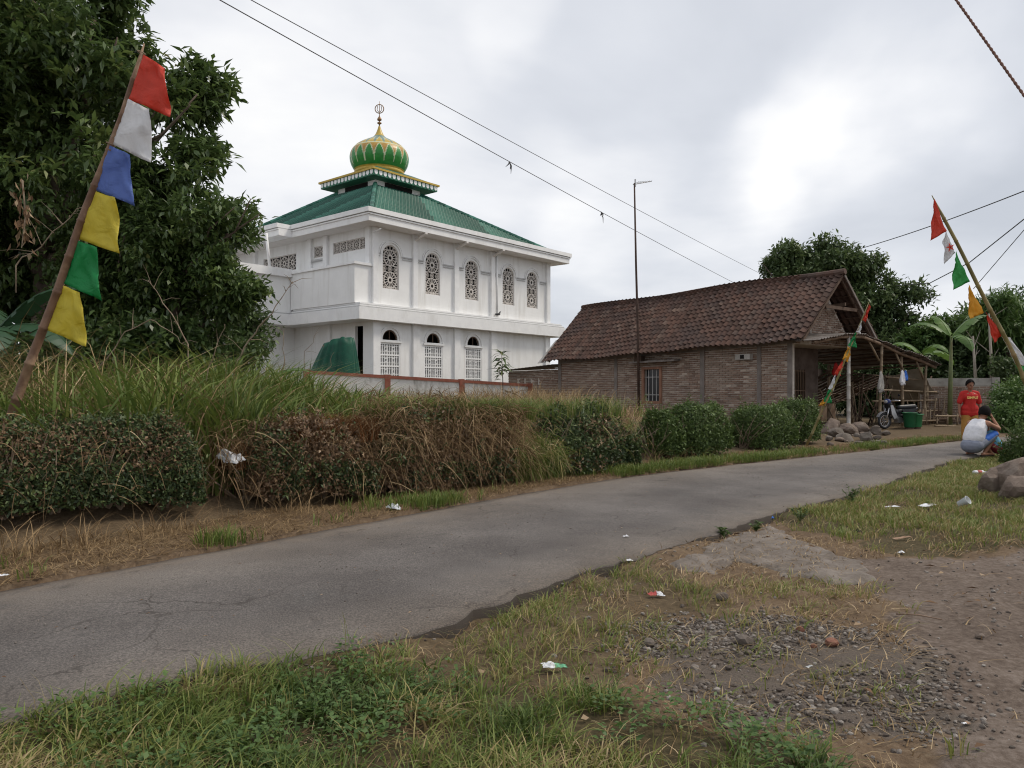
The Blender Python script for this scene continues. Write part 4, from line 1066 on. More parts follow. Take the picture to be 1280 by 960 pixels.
    c = np.where(((ZZ > 15.66) & (np.abs(s2 - h3 * 1.1) < 0.14) & (ZZ < 16.1))[:, None], wht * 0.8, c)
    c = np.where((ZZ > 16.22)[:, None], yel, c)
    c = np.where((ZZ < 14.22)[:, None], yel, c)
    ca_ = me.attributes.new("paint", 'FLOAT_COLOR', 'POINT'); ca_.data.foreach_set("color", np.c_[c, np.ones(len(c))].astype(np.float32).ravel())
    m, nt, b = new_mat('painted_dome'); a = nt.nodes.new("ShaderNodeAttribute"); a.attribute_name = "paint"
    nz = noise_node(nt, 5, 5, 0.6); rz = ramp_node(nt, [(0.35, (0.75, 0.75, 0.75)), (0.65, (1.1, 1.1, 1.1))]); nt.links.new(nz.outputs['Fac'], rz.inputs[0])
    mu = nt.nodes.new("ShaderNodeMixRGB"); mu.blend_type = 'MULTIPLY'; mu.inputs[0].default_value = 0.8; nt.links.new(a.outputs['Color'], mu.inputs[1]); nt.links.new(rz.outputs[0], mu.inputs[2])
    nt.links.new(mu.outputs[0], b.inputs['Base Color']); b.inputs['Roughness'].default_value = 0.38
    dome = link('dome', me, m, T)
    f = MB(); f.tube([(CXm, CYm, 16.8), (CXm, CYm, 18.32)], [0.035, 0.012], 8)
    f.lathe([(0.03, 16.95), (0.13, 17.02), (0.13, 17.06), (0.03, 17.12)], 14, (CXm, CYm, 0)); f.lathe([(0.02, 17.15), (0.12, 17.2), (0.135, 17.27), (0.09, 17.35), (0.02, 17.46)], 14, (CXm, CYm, 0))
    dirv = Vector((math.cos(-MROT), math.sin(-MROT), 0))
    f.torus((CXm, CYm, 17.88), Vector((-dirv.y, dirv.x, 0)), 0.255, 0.028, 28, 6)
    for sx in (-0.1, 0.1): f.tube([Vector((CXm, CYm, 17.68)) + dirv * sx * 0.4, Vector((CXm, CYm, 17.84)) + dirv * sx * 1.4, Vector((CXm, CYm, 18.05)) + dirv * sx], 0.02, 5)
    f.build('finial', M['brass'], dome, local=True, smooth=True)
    return T
build_mosque()

def build_bird():
    p = MW + MU * 8.45 + MV * -0.28 + Vector((0, 0, 5.25))
    t = thing('bird', 'small dark pigeon perched on the white floor band of the mosque', 'bird', p, MROT)
    b = MB(); b.capsule((-0.10, 0, 0.15), (0.08, 0, 0.19), 0.05, 0.07); b.capsule((0.1, 0, 0.2), (0.15, 0, 0.29), 0.045, 0.035); b.ellip((0.17, 0, 0.31), 0.04, 0.035, 0.035)
    b.capsule((0.2, 0, 0.31), (0.235, 0, 0.3), 0.012, 0.004, 6); b.capsule((-0.12, 0, 0.14), (-0.28, 0, 0.10), 0.035, 0.02)
    for y in (-0.03, 0.03): b.capsule((0.02, y, 0.12), (0.03, y, 0.005), 0.01, 0.008, 6)
    link('body', remeshed(b, 'body', 0.01, 2), surf('dark_plumage', (0.03, 0.03, 0.035), (0.06, 0.06, 0.065), 12, 0.7), t)
    for y in (-1, 1): MB().ellip((-0.06, y * 0.062, 0.175), 0.13, 0.015, 0.045).build('wing', M['wire'], t, local=True, smooth=True)
build_bird()

def build_tarp():
    c = at(421, 463, 31.2); base = (c.x, c.y, tz(c.x, c.y))
    t = thing('tarpaulin_tent', 'dark green tarpaulin draped over a frame beside the mosque corner', 'tarpaulin', base)
    n = 96; rows = 12; V = []; z0 = base[2]; ztop = at(430, 423, 31.2).z
    for r in range(rows):
        q = r / (rows - 1)
        for k in range(n):
            a = 2 * math.pi * k / n
            rad = 0.62 + 0.62 * q ** 0.8
            fold = 1 + (0.07 * math.sin(a * 15 + math.sin(a * 3) * 2.5) + 0.05 * math.sin(a * 7 + 1 + q * 2)) * (0.25 + q) ** 0.6
            ex = (abs(math.cos(a)) ** 5 + abs(math.sin(a)) ** 5) ** -0.2
            x = math.cos(a) * ex * rad * fold * (0.80 if math.cos(a) > 0 else 1.0 + 0.35 * q); y = math.sin(a) * ex * rad * fold * 0.8
            z = ztop - q * (ztop - z0) - (0.30 * max(0, -math.cos(a)) if r < 5 else 0) + 0.04 * math.sin(a * 9) * (1 - q)
            V.append((base[0] + x + 0.18 * (1 - q), base[1] + y, z))
    V.append((base[0] + 0.2, base[1], ztop + 0.02)); V = np.array(V) - np.array(base)
    Fc = [(r * n + k, r * n + (k + 1) % n, (r + 1) * n + (k + 1) % n, (r + 1) * n + k) for r in range(rows - 1) for k in range(n)] + [((k + 1) % n, k, len(V) - 1) for k in range(n)]
    link('cloth', mesh_from('cloth', V, Fc, smooth=True), M['tarp_green'], t)
    f = MB()
    for sx in (-0.5, 0.5):
        for sy in (-0.4, 0.4): f.beam((sx, sy, -0.1), (sx * 0.9, sy * 0.9, ztop - z0 - 0.3), 0.06, 0.06)
    f.build('frame', M['wood'], t, local=True)
build_tarp()

def build_fence():
    A = at(383, 463, 28.6); B = at(662, 480, 32.4)
    base = (A.x, A.y, tz(A.x, A.y)); t = thing('compound_fence', 'low white wall with rust red rail and posts in front of the mosque', 'fence', base)
    d = (B - A); L2 = Vector((d.x, d.y, 0)); u = L2.normalized(); nn = Vector((-u.y, u.x, 0))
    def topz(s): return A.z + (B.z - A.z) * s
    for k in range(3):
        s0, s1 = k / 3 + 0.012, (k + 1) / 3 - 0.012
        p0 = A.lerp(B, s0); p1 = A.lerp(B, s1)
        m = MB(); vs = []
        for p in (p0, p1):
            for off in (-0.06, 0.06):
                vs += [Vector((p.x, p.y, 0.0)) + nn * off, Vector((p.x, p.y, p.z - 0.10)) + nn * off]
        m.add(vs, [(0, 4, 5, 1), (2, 3, 7, 6), (1, 5, 7, 3), (0, 1, 3, 2), (4, 6, 7, 5)], 0.5)
        m.build('wall_panel', M['plaster_wht'], t)
    for k in range(4):
        p = A.lerp(B, k / 3); m = MB()
        m.obox(Vector((p.x, p.y, 0.0)) - u * 0.11 - nn * 0.11, u * 0.22, nn * 0.22, (0, 0, p.z + 0.03)); m.build('post', M['rail_red'], t)
    m = MB(); m.beam(A - Vector((0, 0, 0.06)), B - Vector((0, 0, 0.06)), 0.2, 0.12); m.build('rail', M['rail_red'], t)
build_fence()

# ------------------------------------------------------------------ brick house (local x runs towards the right gable, y away from the road)
HL = Vector((1.37, 31.12, 0.0)); HROT = math.atan2(-0.786, 0.618)
HU = Vector((0.618, -0.786, 0)); HV = Vector((0.786, 0.618, 0))
def hp(x, y, z): return HL + HU * x + HV * y + Vector((0, 0, z))
BRICKROWS = {}
def brick_panel(mb, a0, a1, z0, ztop, fn, holes=(), bw=0.205, bh=0.050, jt=0.020, thick=0.03, seed=1, zlim=None):
    """individual bricks laid over a mortar wall; fn(a, z, out)"""
    g = random.Random(seed); z = z0; r = 0
    while True:
        zt = z + bh
        if zt > (zlim or 99): break
        x = a0 - (0.5 if r % 2 else 0) * (bw + jt)
        anyb = False
        while x < a1:
            l, h = max(x, a0), min(x + bw, a1)
            for a, b, c, d in holes:
                if l < b and h > a and z < d and zt > c:
                    if l < a: h = a
                    elif h > b: l = b
            if h - l > 0.03:
                mid = (l + h) / 2; top = ztop(mid) if callable(ztop) else ztop
                ok = zt < top and not any(l < b and h > a and z < d and zt > c for a, b, c, d in holes)
                if ok:
                    anyb = True
                    o = thick * g.uniform(0.55, 1.15); jz = g.uniform(-0.004, 0.004); jl = g.uniform(0, 0.008)
                    q = [(l + jl, z + jz), (h - jl * 0.5, z + jz + g.uniform(-.003, .003)), (h, zt + jz), (l, zt + jz)]
                    vs = [fn(a, b, 0.0) for a, b in q] + [fn(a, b, o) for a, b in q]
                    mb.add(vs, [(4, 5, 6, 7), (0, 1, 5, 4), (1, 2, 6, 5), (2, 3, 7, 6), (3, 0, 4, 7)], g.random())
            x += bw + jt
        z += bh + jt; r += 1
        if not anyb and r > 3 and z > 1.0: break
def build_house():
    T = thing('brick_house', 'low brick house with sagging brown clay tile roof and barred window', 'house', HL, HROT)
    LX, YF, YR, YB = 11.1, 0.45, 2.19, 3.95
    ez = lambda x: 2.42 + 0.35 * x / 11.6 + 0.03 * math.sin(x * 1.7)
    rz = lambda x: 4.78 + 0.15 * x / 11.6 + 0.035 * math.sin(x * 0.9 + 1)
    # mortar walls
    def wt(x): return ez(x) + 0.06 + (rz(x) - ez(x)) * YF / YR
    win = (5.05, 5.77, 0.92, 2.06)
    gx = LX - 0.16
    w = MB()
    facade(w, [(0.35, -0.2), (gx, -0.2), (gx, wt(gx)), (0.35, wt(0.35))], [rect_pts(*win)], lambda a, z, d: Vector((a, YF + d, z)), 0.14)
    yb = YB
    zt_g = rz(LX)
    gl = gx - 1.15                                        # the end wall stands back under a deep porch; the gable above it is carried forward
    facade(w, [(YF, 2.72), (yb, 2.72), (yb, 2.85), (YR, zt_g - 0.25), (YF, 2.78)], [rect_pts(0.95, 1.5, 2.85, 3.3)], lambda a, z, d: Vector((gx - d, a, z)), 0.14)
    w.box(gl + 0.002, gx - 0.002, YF + 0.15, yb, 2.72, 2.80)
    w.box(gl, gx - 0.001, YF + 0.001, YF + 0.139, -0.2, 2.71)
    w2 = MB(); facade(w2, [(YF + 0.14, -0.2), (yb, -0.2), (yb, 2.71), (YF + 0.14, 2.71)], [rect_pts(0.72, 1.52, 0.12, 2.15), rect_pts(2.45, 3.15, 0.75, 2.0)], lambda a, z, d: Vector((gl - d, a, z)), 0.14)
    w2.build('porch_wall', surf('porch_shade_plaster', (0.10, 0.075, 0.062), (0.17, 0.13, 0.11), 3, 0.9, 0.4, 30), T, local=True)  # brown plaster, its colour also darkened to paint the porch shade
    w.add([(0.35, YF, -.2), (0.35, yb, -.2), (0.35, yb, 2.6), (0.35, YR, rz(0) - 0.2), (0.35, YF, 2.6)], [(0, 1, 2, 3, 4)], 0.5)
    w.add([(0.35, yb, -.2), (gl, yb, -.2), (gl, yb, 2.85), (0.35, yb, 2.6)], [(0, 1, 2, 3)], 0.5)
    w.build('wall', M['mortar'], T, local=True)
    MB().box(0.8, gl - 0.4, YF + 0.5, yb - 0.3, 0, 2.4).build('unlit_room_block', M['dark'], T, local=True)  # near-black block paints the unlit room behind the window
    cols = [(0.35, 0.17), (3.55, 0.14), (5.02, 0.0), (7.55, 0.17), (9.75, 0.14), (gx - 0.13, 0.15)]
    hol = [(win[0] - 0.10, win[1] + 0.10, win[2] - 0.09, win[3] + 0.09)]
    b = MB(); brick_panel(b, 0.36, gx + 0.02, -0.05, lambda x: wt(x) - 0.12, lambda a, z, o: Vector((a, YF - o, z)), hol, seed=3)
    b.build('front_bricks', M['brick'], T, local=True, kind='stuff')
    b = MB(); brick_panel(b, YF - 0.02, yb, 2.74, lambda y: zt_g - 0.35 - abs(y - YR) * 0.95, lambda a, z, o: Vector((gx + o, a, z)),
                          [(0.9, 1.55, 2.65, 3.35)], seed=5)
    b.build('gable_bricks', M['brick'], T, local=True, kind='stuff')
    for a, wd in cols:
        if wd: MB().box(a, a + wd, YF - 0.042, YF - 0.001, -0.2, wt(a) - 0.1).build('wall_column', M['concrete'], T, local=True)
    MB().obox((0.37, YF - 0.034, ez(0) - 0.02), (LX - 0.4, 0, ez(LX) - ez(0)), (0, 0.03, 0), (0, 0, 0.14)).build('ring_beam', M['concrete'], T, local=True)
    # barred window, its frame and ledge
    f = MB(); x0, x1, z0, z1 = win
    for q in ((x0 - 0.11, x0, z0 - 0.1, z1 + 0.1), (x1, x1 + 0.11, z0 - 0.1, z1 + 0.1), (x0, x1, z1, z1 + 0.1), (x0, x1, z0 - 0.1, z0)):
        f.box(q[0], q[1], YF - 0.06, YF + 0.05, q[2], q[3])
    wn = f.build('window', M['wood_frame'], T, local=True)
    MB().box(x0, x1, YF + 0.11, YF + 0.125, z0, z1).build('pane', surf('dark_glass', (0.015, 0.017, 0.02), (0.03, 0.032, 0.036), 2, 0.12), wn, local=True)
    f = MB()
    for k in (0.25, 0.5, 0.75): f.box(x0 + (x1 - x0) * k - 0.012, x0 + (x1 - x0) * k + 0.012, YF + 0.0, YF + 0.024, z0, z1)
    for z in (z0 + 0.22, z1 - 0.28): f.box(x0, x1, YF - 0.005, YF + 0.02, z - 0.012, z + 0.012)
    f.build('window_bars', M['iron'], wn, local=True)
    MB().obox((4.6, YF - 0.38, 2.28), (2.1, 0, 0.03), (0, 0.37, 0.03), (0, 0, 0.06)).build('window_canopy', M['concrete'], T, local=True)
    m = MB(); m.box(4.75, 5.1, YF - 0.26, YF - 0.05, 2.36, 2.55); m.box(4.8, 4.92, YF - 0.275, YF - 0.262, 2.4, 2.5); m.build('canopy_box', M['wood_dark'], T, local=True)
    m = MB(); m.box(9.05, 9.6, YF - 0.2, YF - 0.003, 2.28, 2.46); v = m.build('vent_block', M['concrete_l'], T, local=True)
    MB().box(9.25, 9.39, YF - 0.212, YF - 0.202, 2.31, 2.43).build('vent_hole_shade', M['dark'], v, local=True)  # dark plate on the block's face paints the shade of a hole
    # door in the gable end, barred window
    f = MB()
    for q in ((0.64, 0.72, 0.1, 2.23), (1.52, 1.6, 0.1, 2.23), (0.72, 1.52, 2.15, 2.23)): f.box(gl - 0.06, gl + 0.05, q[0], q[1], q[2], q[3])
    d = f.build('door', M['wood_dark'], T, local=True); MB().box(gl - 0.12, gl - 0.09, 0.72, 1.52, 0.1, 2.15).build('door_leaf', M['wood_dark'], d, local=True)
    f = MB()
    for k in range(8): f.box(gl - 0.02, gl + 0.0, 2.45 + k * 0.1 - 0.01, 2.45 + k * 0.1 + 0.01, 0.75, 2.0)
    for z in (0.8, 1.3, 1.95): f.box(gl - 0.025, gl + 0.005, 2.45, 3.15, z - 0.012, z + 0.012)
    f.build('gable_grille', M['wood'], T, local=True)
    # roof timbers
    RX0, RX1 = -0.05, 11.66
    for x in np.arange(0.3, 11.6, 1.02):
        m = MB(); m.beam((x, -0.05, ez(x) + 0.03), (x, YR, rz(x) - 0.06), 0.05, 0.08); m.build('rafter', M['wood_dark'], T, local=True)
        m = MB(); m.beam((x, 2 * YR + 0.05, ez(x) + 0.03), (x, YR, rz(x) - 0.07), 0.05, 0.08); m.build('rafter', M['wood_dark'], T, local=True)
    for side in (0, 1):
        m = MB()
        for k in range(1, 10):
            q = k / 10; y = YR * q if side == 0 else 2 * YR - YR * q
            m.beam((9.0, y, ez(9) + (rz(9) - ez(9)) * q + 0.02), (RX1 - 0.05, y, ez(RX1) + (rz(RX1) - ez(RX1)) * q + 0.02), 0.035, 0.03)
        m.build('batten_set', M['wood_dark'], T, local=True)
        y0 = -0.08 if side == 0 else 2 * YR + 0.08
        m = MB(); m.beam((RX1 + (0.02 if side else -0.05), y0, ez(RX1) - 0.05), (RX1 + (0.02 if side else -0.05), YR, rz(RX1) - 0.04), 0.03, 0.07); m.build('bargeboard', M['concrete'] if side else M['wood_dark'], T, local=True)
    m = MB(); m.beam((gx, YR * 1.05, 3.95), (RX1 - 0.02, YR * 1.05, 3.98), 0.08, 0.1); m.beam((RX1 - 0.1, 1.25, 3.85), (RX1 - 0.1, 3.1, 3.85), 0.07, 0.1); m.build('tie_beam', M['wood_dark'], T, local=True)
    # clay tiles: S-curved pans, each a little off
    tw, tl = 0.205, 0.245
    g = random.Random(4)
    def tile_mesh():
        V = []; Fc = []; nw, nl = 6, 1
        for iz in (0, 1):
            for j in range(2):
                for i in range(nw + 1):
                    q = i / nw; h = 0.040 * math.sin(q * 2 * math.pi * 0.92 + 0.5) + (0.036 if j == 0 else 0.0)
                    V.append(((q - 0.5) * tw * 1.12, (j - 0.5) * tl * 1.18, h - iz * 0.014))
        n = nw + 1
        for i in range(nw):
            Fc.append((i, i + 1, n + i + 1, n + i)); Fc.append((2 * n + i, 3 * n + i, 3 * n + i + 1, 2 * n + i + 1)); Fc.append((i, 2 * n + i, 2 * n + i + 1, i + 1))
        Fc.append((0, n, 3 * n, 2 * n)); Fc.append((nw, 2 * n + nw, 3 * n + nw, n + nw))
        return V, Fc
    TV, TF = tile_mesh()
    spots = []
    for side in (0, 1):
        for c in range(int((RX1 - RX0) / tw)):
            x = RX0 + tw * (c + 0.5); p = Vector((x, -0.12 if side == 0 else 2 * YR + 0.12, ez(x) + 0.05)); q = Vector((x, YR, rz(x) + 0.05))
            Ls = (q - p).length; nr = int(Ls / tl) + 1
            for r in range(nr):
                t = (r + 0.5) * tl / Ls
                if t > 1.0: t = 1.0
                pos = p.lerp(q, t) + Vector((g.uniform(-.008, .008), 0, 0.03 * math.sin(x * 1.1 + t * 5) * 0.5))
                yv = (q - p).normalized(); xv = Vector((1, 0, (ez(x + .1) - ez(x - .1)) / 0.2)).normalized()
                if side: xv = -xv
                zv = xv.cross(yv).normalized(); yv = zv.cross(xv)
                Rm = Matrix((xv, yv, zv)).transposed().to_4x4()
                Rm = Matrix.Translation(pos) @ Rm @ Matrix.Rotation(g.gauss(0, 0.035), 4, 'Z') @ Matrix.Rotation(g.gauss(0, 0.03), 4, 'X')
                wp = hp(*pos); spots.append(((wp - Vector((0, 0, CH))).length if side == 0 else 999, Rm))
    spots.sort(key=lambda a: a[0])
    shared = []
    for k in range(9):
        me = mesh_from('tile', np.array(TV), TF, [k / 8 * 0.86 + 0.05] * len(TV)); me.materials.append(M['claytile']); shared.append(me)
    for d_, Rm in spots[:300]:
        o = bpy.data.objects.new('tile', g.choice(shared)); COL.objects.link(o); o.parent = T; o.matrix_local = Rm
    rest = MB()
    for d_, Rm in spots[300:]:
        rest.add([Rm @ Vector(v) for v in TV], TF, g.random())
    rest.build('tile_field', M['claytile'], T, local=True, kind='stuff')
    m = MB(); nn = 40
    for k in range(nn):
        x0 = RX0 + (RX1 - RX0) * k / nn; x1 = RX0 + (RX1 - RX0) * (k + 1.12) / nn
        m.tube([(x0, YR, rz(x0) + 0.07), (x1, YR, rz(x1) + 0.09)], [0.11, 0.095], 8)
    m.build('ridge_tiles', M['claytile'], T, local=True)
    # annexe on the left: lower wall and grey sheet roof
    w = MB(); w.obox((-3.6, 0.9, -0.2), (3.95, -0.2, 0), (0, 0.14, 0), (0, 0, 2.38)); w.build('annexe_wall', M['mortar'], T, local=True)
    b = MB(); brick_panel(b, 0, 3.95, -0.05, lambda x: 2.10 + 0.05 * x, lambda a, z, o: Vector((-3.6 + a, 0.9 - 0.2 * a / 3.95 - o, z)), [(0.7, 0.82, 1.6, 1.78), (1.2, 1.32, 1.6, 1.78), (1.7, 1.82, 1.6, 1.78), (2.2, 2.32, 1.6, 1.78)], seed=8)
    b.build('annexe_bricks', M['brick'], T, local=True, kind='stuff')
    for k in range(4):
        m = MB(); x0 = -3.8 + k * 0.98
        for j in range(8):
            a0, a1 = x0 + j * 0.125, x0 + (j + 1) * 0.125
            h0, h1 = 0.02 * (j % 2), 0.02 * ((j + 1) % 2)
            zb = lambda a: 2.19 + 0.05 * (a + 3.6)
            m.add([(a0, 0.35, zb(a0) + h0), (a1, 0.35, zb(a1) + h1), (a1, 3.0, zb(a1) + 0.12 + h1), (a0, 3.0, zb(a0) + 0.12 + h0),
                   (a0, 0.35, zb(a0) + h0 - .01), (a1, 0.35, zb(a1) + h1 - .01), (a1, 3.0, zb(a1) + 0.12 + h1 - .01), (a0, 3.0, zb(a0) + 0.12 + h0 - .01)], [(0, 1, 2, 3), (7, 6, 5, 4), (0, 4, 5, 1), (1, 5, 6, 2), (2, 6, 7, 3), (3, 7, 4, 0)], 0.5)
        m.build('annexe_sheet', M['sheet'], T, local=True)
    m = MB(); m.obox((-0.30, -0.15, 2.42), (0.5, 0.0, 0.02), (0.0, 1.0, 0.98), (0, 0, 0.025)); m.build('verge_sheet', M['concrete_l'], T, local=True)
    return T
build_house()

def build_antenna():
    b = HL + HU * 5.2 + HV * (-0.03); b.z = tz(b.x, b.y)
    t = thing('antenna_mast', 'tall thin rusty mast with a small television antenna in front of the brick house', 'antenna', b)
    top = at(793, 229, b.y - 0.15)
    MB().tube([b - Vector((0, 0, 0.3)), b.lerp(top, 0.33) + Vector((0.02, 0, 0)), b.lerp(top, 0.66), top], [0.05, 0.045, 0.038, 0.028], 8).build('mast', M['rust'], t, smooth=True)
    a = MB(); e = top + Vector((0.66, 0.25, 0.14)); a.tube([top + Vector((-0.05, 0, -0.05)), e], 0.014, 6)
    d = (e - top).normalized(); s = Vector((-d.y, d.x, 0)).normalized()
    for k in range(7): p = top.lerp(e, 0.1 + k * 0.14); l = 0.22 - k * 0.02; a.tube([p - s * l, p + s * l], 0.008, 5)
    a.tube([top + Vector((0.03, 0, -0.12)), top + Vector((0.03, 0, 0.14))], 0.03, 6)
    a.build('antenna', M['alu'], t)
build_antenna()

# ------------------------------------------------------------------ open bamboo shed beyond the gable
def pole(mb, a, b, r, n=7, nodes=True):
    a, b = Vector(a), Vector(b); L = (b - a).length; k = max(2, int(L / 0.35)); pts = []; rad = []
    for i in range(k + 1):
        t = i / k; p = a.lerp(b, t)
        if nodes and 0 < i < k:
            e = (b - a) / L * 0.012; pts += [p - e, p, p + e]; rad += [r * (1 - .15 * t), r * (1.14 - .15 * t), r * (1 - .15 * t)]
        else: pts.append(p); rad.append(r * (1 - .15 * t))
    mb.tube(pts, rad, n); return mb
def sheet(mb, p0, p1, p2, p3, nw=14, amp=0.02, th=0.008, sag=0.0, g=random):
    """corrugated sheet through four corners (p0-p1 front edge, p3-p2 back edge)"""
    p0, p1, p2, p3 = map(Vector, (p0, p1, p2, p3)); nl = 4; V = []
    up = (p1 - p0).cross(p3 - p0).normalized()
    if up.z < 0: up = -up
    for iz in (0, 1):
        for j in range(nl + 1):
            t = j / nl; a = p0.lerp(p3, t); b = p1.lerp(p2, t)
            for i in range(nw * 2 + 1):
                q = i / (nw * 2)
                V.append(a.lerp(b, q) + up * (amp * (1 if i % 2 else -1)) - Vector((0, 0, sag * 4 * t * (1 - t))) - up * th * iz)
    n = nw * 2 + 1; m = n * (nl + 1); fs = []
    for j in range(nl):
        for i in range(n - 1):
            a = j * n + i; fs += [(a, a + 1, a + n + 1, a + n), (m + a, m + a + n, m + a + n + 1, m + a + 1)]
    for i in range(n - 1): fs += [(i, m + i, m + i + 1, i + 1), (nl * n + i, nl * n + i + 1, m + nl * n + i + 1, m + nl * n + i)]
    mb.add(V, fs, g.random()); return mb
def build_shed():
    T = thing('open_shed', 'rickety open shed on bamboo posts with sagging sheet roof beside the brick house', 'shed', HL, HROT)
    FX = 12.0; g = random.Random(9)
    prof = [(-0.05, 2.76), (1.3, 2.97), (2.6, 3.04), (3.8, 2.86), (5.2, 2.58), (6.6, 2.40), (7.8, 2.18)]
    zf = lambda y: float(np.interp(y, [p[0] for p in prof], [p[1] for p in prof]))
    for (y0, z0), (y1, z1) in zip(prof[:-1], prof[1:]):
        for row in range(2):
            yc = (y0 + y1) / 2
            xb = [FX + 0.15, 11.0, 10.5] if yc < 4 else [FX + 0.25, 10.4, 8.6]
            xa, xc = xb[row], xb[row + 1] - (0.12 if row == 0 else 0)
            dz = [0.0, 0.06, 0.06] if yc < 4 else [0.0, 0.12, -0.1]
            jt = g.uniform(-0.1, 0.12) if row == 0 else 0
            sheet(mb := MB(), (xa + jt, y0 - 0.03, z0 + dz[row] + g.uniform(0, .03)), (xa + jt, y1 + 0.04, z1 + dz[row] + g.uniform(0, .03)), (xc, y1 + 0.04, z1 + dz[row + 1] + 0.03), (xc, y0 - 0.03, z0 + dz[row + 1] + 0.03), 9, 0.016, 0.008, 0.03)
            mb.build('roof_sheet', M['sheet'], T, local=True)
    # posts
    for y, x, r, lean in ((1.8, 12.0, 0.06, 0.0), (3.8, 11.95, 0.052, 0.05), (5.5, 11.95, 0.056, -0.04), (7.1, 11.9, 0.048, 0.05), (8.1, 11.6, 0.05, 0.0), (5.0, 9.6, 0.06, 0), (7.0, 9.4, 0.06, 0), (9.2, 11.0, 0.05, .03)):
        m = MB(); top = zf(min(y, 7.7)) - 0.04 if x > 10 else 2.2
        if y > 8: top = 1.5
        pole(m, (x, y, -0.1), (x + lean, y + lean * 2, top), r); m.build('post', M['bamboo'] if y != 1.8 else M['concrete_l'], T, local=True, smooth=True)
    for y0, x0, y1 in ((3.8, 11.95, 3.1), (5.5, 11.95, 4.9), (7.1, 11.9, 6.5)):
        m = MB(); pole(m, (x0, y0, zf(y0) - 0.6), (x0, y1, zf(y1) - 0.06), 0.035); m.build('brace', M['bamboo'], T, local=True, smooth=True)
    m = MB(); m.tube([(12.0, y, z - 0.07) for y, z in prof], 0.05, 7); m.build('eave_beam', M['wood'], T, local=True, smooth=True)
    for y in np.arange(0.2, 7.8, 0.62):
        m = MB(); pole(m, (12.15, y, zf(y) - 0.03), (10.6 if y < 4.1 else 8.6, y, zf(y) + (0.05 if y < 4.1 else -0.12)), 0.03); m.build('rafter', M['wood_dark'], T, local=True, smooth=True)
    # fallen-in lower roof behind: bare rafters, laths and scraps of pale sheet
    for y in np.arange(4.4, 9.6, 0.42):
        m = MB(); pole(m, (9.9, y, 2.05 - 0.03 * y), (7.2, y + 0.3, 0.75), 0.04); m.build('rafter', M['wood_dark'], T, local=True, smooth=True)
    for k in range(6):
        q = k / 5; m = MB(); pole(m, (9.9 - 2.7 * q, 4.2, 1.98 - 1.2 * q), (9.9 - 2.7 * q, 9.7, 1.8 - 1.15 * q), 0.028); m.build('lath', M['wood_dark'], T, local=True, smooth=True)
    for k in range(9):
        y0 = 4.4 + k * 0.58; q0 = g.uniform(0.1, 0.7); q1 = q0 + g.uniform(0.15, 0.3)
        P = lambda q, y: (9.9 - 2.7 * q, y, 1.93 - 1.2 * q)
        sheet(mb := MB(), P(q0, y0), P(q0, y0 + 0.5), P(q1, y0 + 0.5), P(q1, y0), 5, 0.012, 0.006); mb.build('sheet_scrap', M['canvas'], T, local=True)
    # rails and stall bars between the posts
    for z, y0, y1, x in ((1.32, 3.8, 8.3, 11.9), (0.95, 3.8, 9.4, 11.75), (1.75, 5.0, 7.6, 11.6), (0.55, 6.0, 9.8, 11.85), (0.25, 6.0, 9.6, 11.95)):
        m = MB(); pole(m, (x, y0, z), (x + g.uniform(-.1, .1), y1, z + g.uniform(-.08, .05)), 0.032); m.build('rail', M['bamboo'], T, local=True, smooth=True)
    for k in range(15):
        y = 5.9 + k * 0.26; m = MB(); pole(m, (11.9 + g.uniform(-.1, .1), y, -0.05), (11.9 + g.uniform(-.15, .15), y + g.uniform(-.1, .1), g.uniform(0.6, 1.15)), g.uniform(0.02, 0.035)); m.build('stall_bar', M['bamboo'] if k % 3 else M['wood_dark'], T, local=True, smooth=True)
    # low bench of bamboo at the front
    m = MB()
    for z in (0.12, 0.45): pole(m, (12.7, 6.1, z), (12.65, 8.2, z - 0.05), 0.032)
    for y in (6.3, 7.1, 7.9): pole(m, (12.68, y, -0.08), (12.68, y, 0.5), 0.03)
    m.build('bamboo_rack', M['bamboo'], T, local=True, smooth=True)
    # leaning sticks and stacked firewood inside
    for k in range(26):
        y = g.uniform(4.3, 8.8); x = g.uniform(9.8, 11.6); L_ = g.uniform(0.7, 1.9); m = MB(); pole(m, (x, y, 0.0), (x - g.uniform(-.5, .6), y + g.uniform(-.8, .8), L_), g.uniform(0.015, 0.035)); m.build('leaning_stick', M['wood_dark'] if k % 2 else M['bamboo'], T, local=True, smooth=True)
    for k in range(18):
        m = MB(); z = 0.06 + 0.11 * (k // 6); m.tube([(11.2 + g.uniform(-.1, .1), 8.2 + 0.2 * (k % 6), z), (12.2 + g.uniform(-.2, .2), 8.3 + 0.2 * (k % 6), z + g.uniform(-.02, .03))], g.uniform(0.035, 0.06), 7); m.build('log', M['wood'], T, local=True, smooth=True)
    # canvas slung at the far end
    V = []; n = 12
    for i in range(n + 1):
        for j in range(n + 1):
            u, v = i / n, j / n
            V.append((11.7 - 1.4 * v + 0.05 * math.sin(u * 9), 7.3 + 2.0 * u, 2.05 - 0.95 * u ** 0.7 - 0.25 * v - 0.10 * math.sin(u * math.pi) + 0.05 * math.sin(v * 8 + u * 5)))
    Fc = [(i * (n + 1) + j, i * (n + 1) + j + 1, (i + 1) * (n + 1) + j + 1, (i + 1) * (n + 1) + j) for i in range(n) for j in range(n)]
    link('canvas_cover', mesh_from('canvas_cover', np.array(V), Fc, smooth=True), M['canvas'], T)
    # earth floor wall at the back
    MB().box(7.3, 7.4, 4.3, 9.5, -0.1, 0.75).build('back_boards', M['wood'], T, local=True)
build_shed()

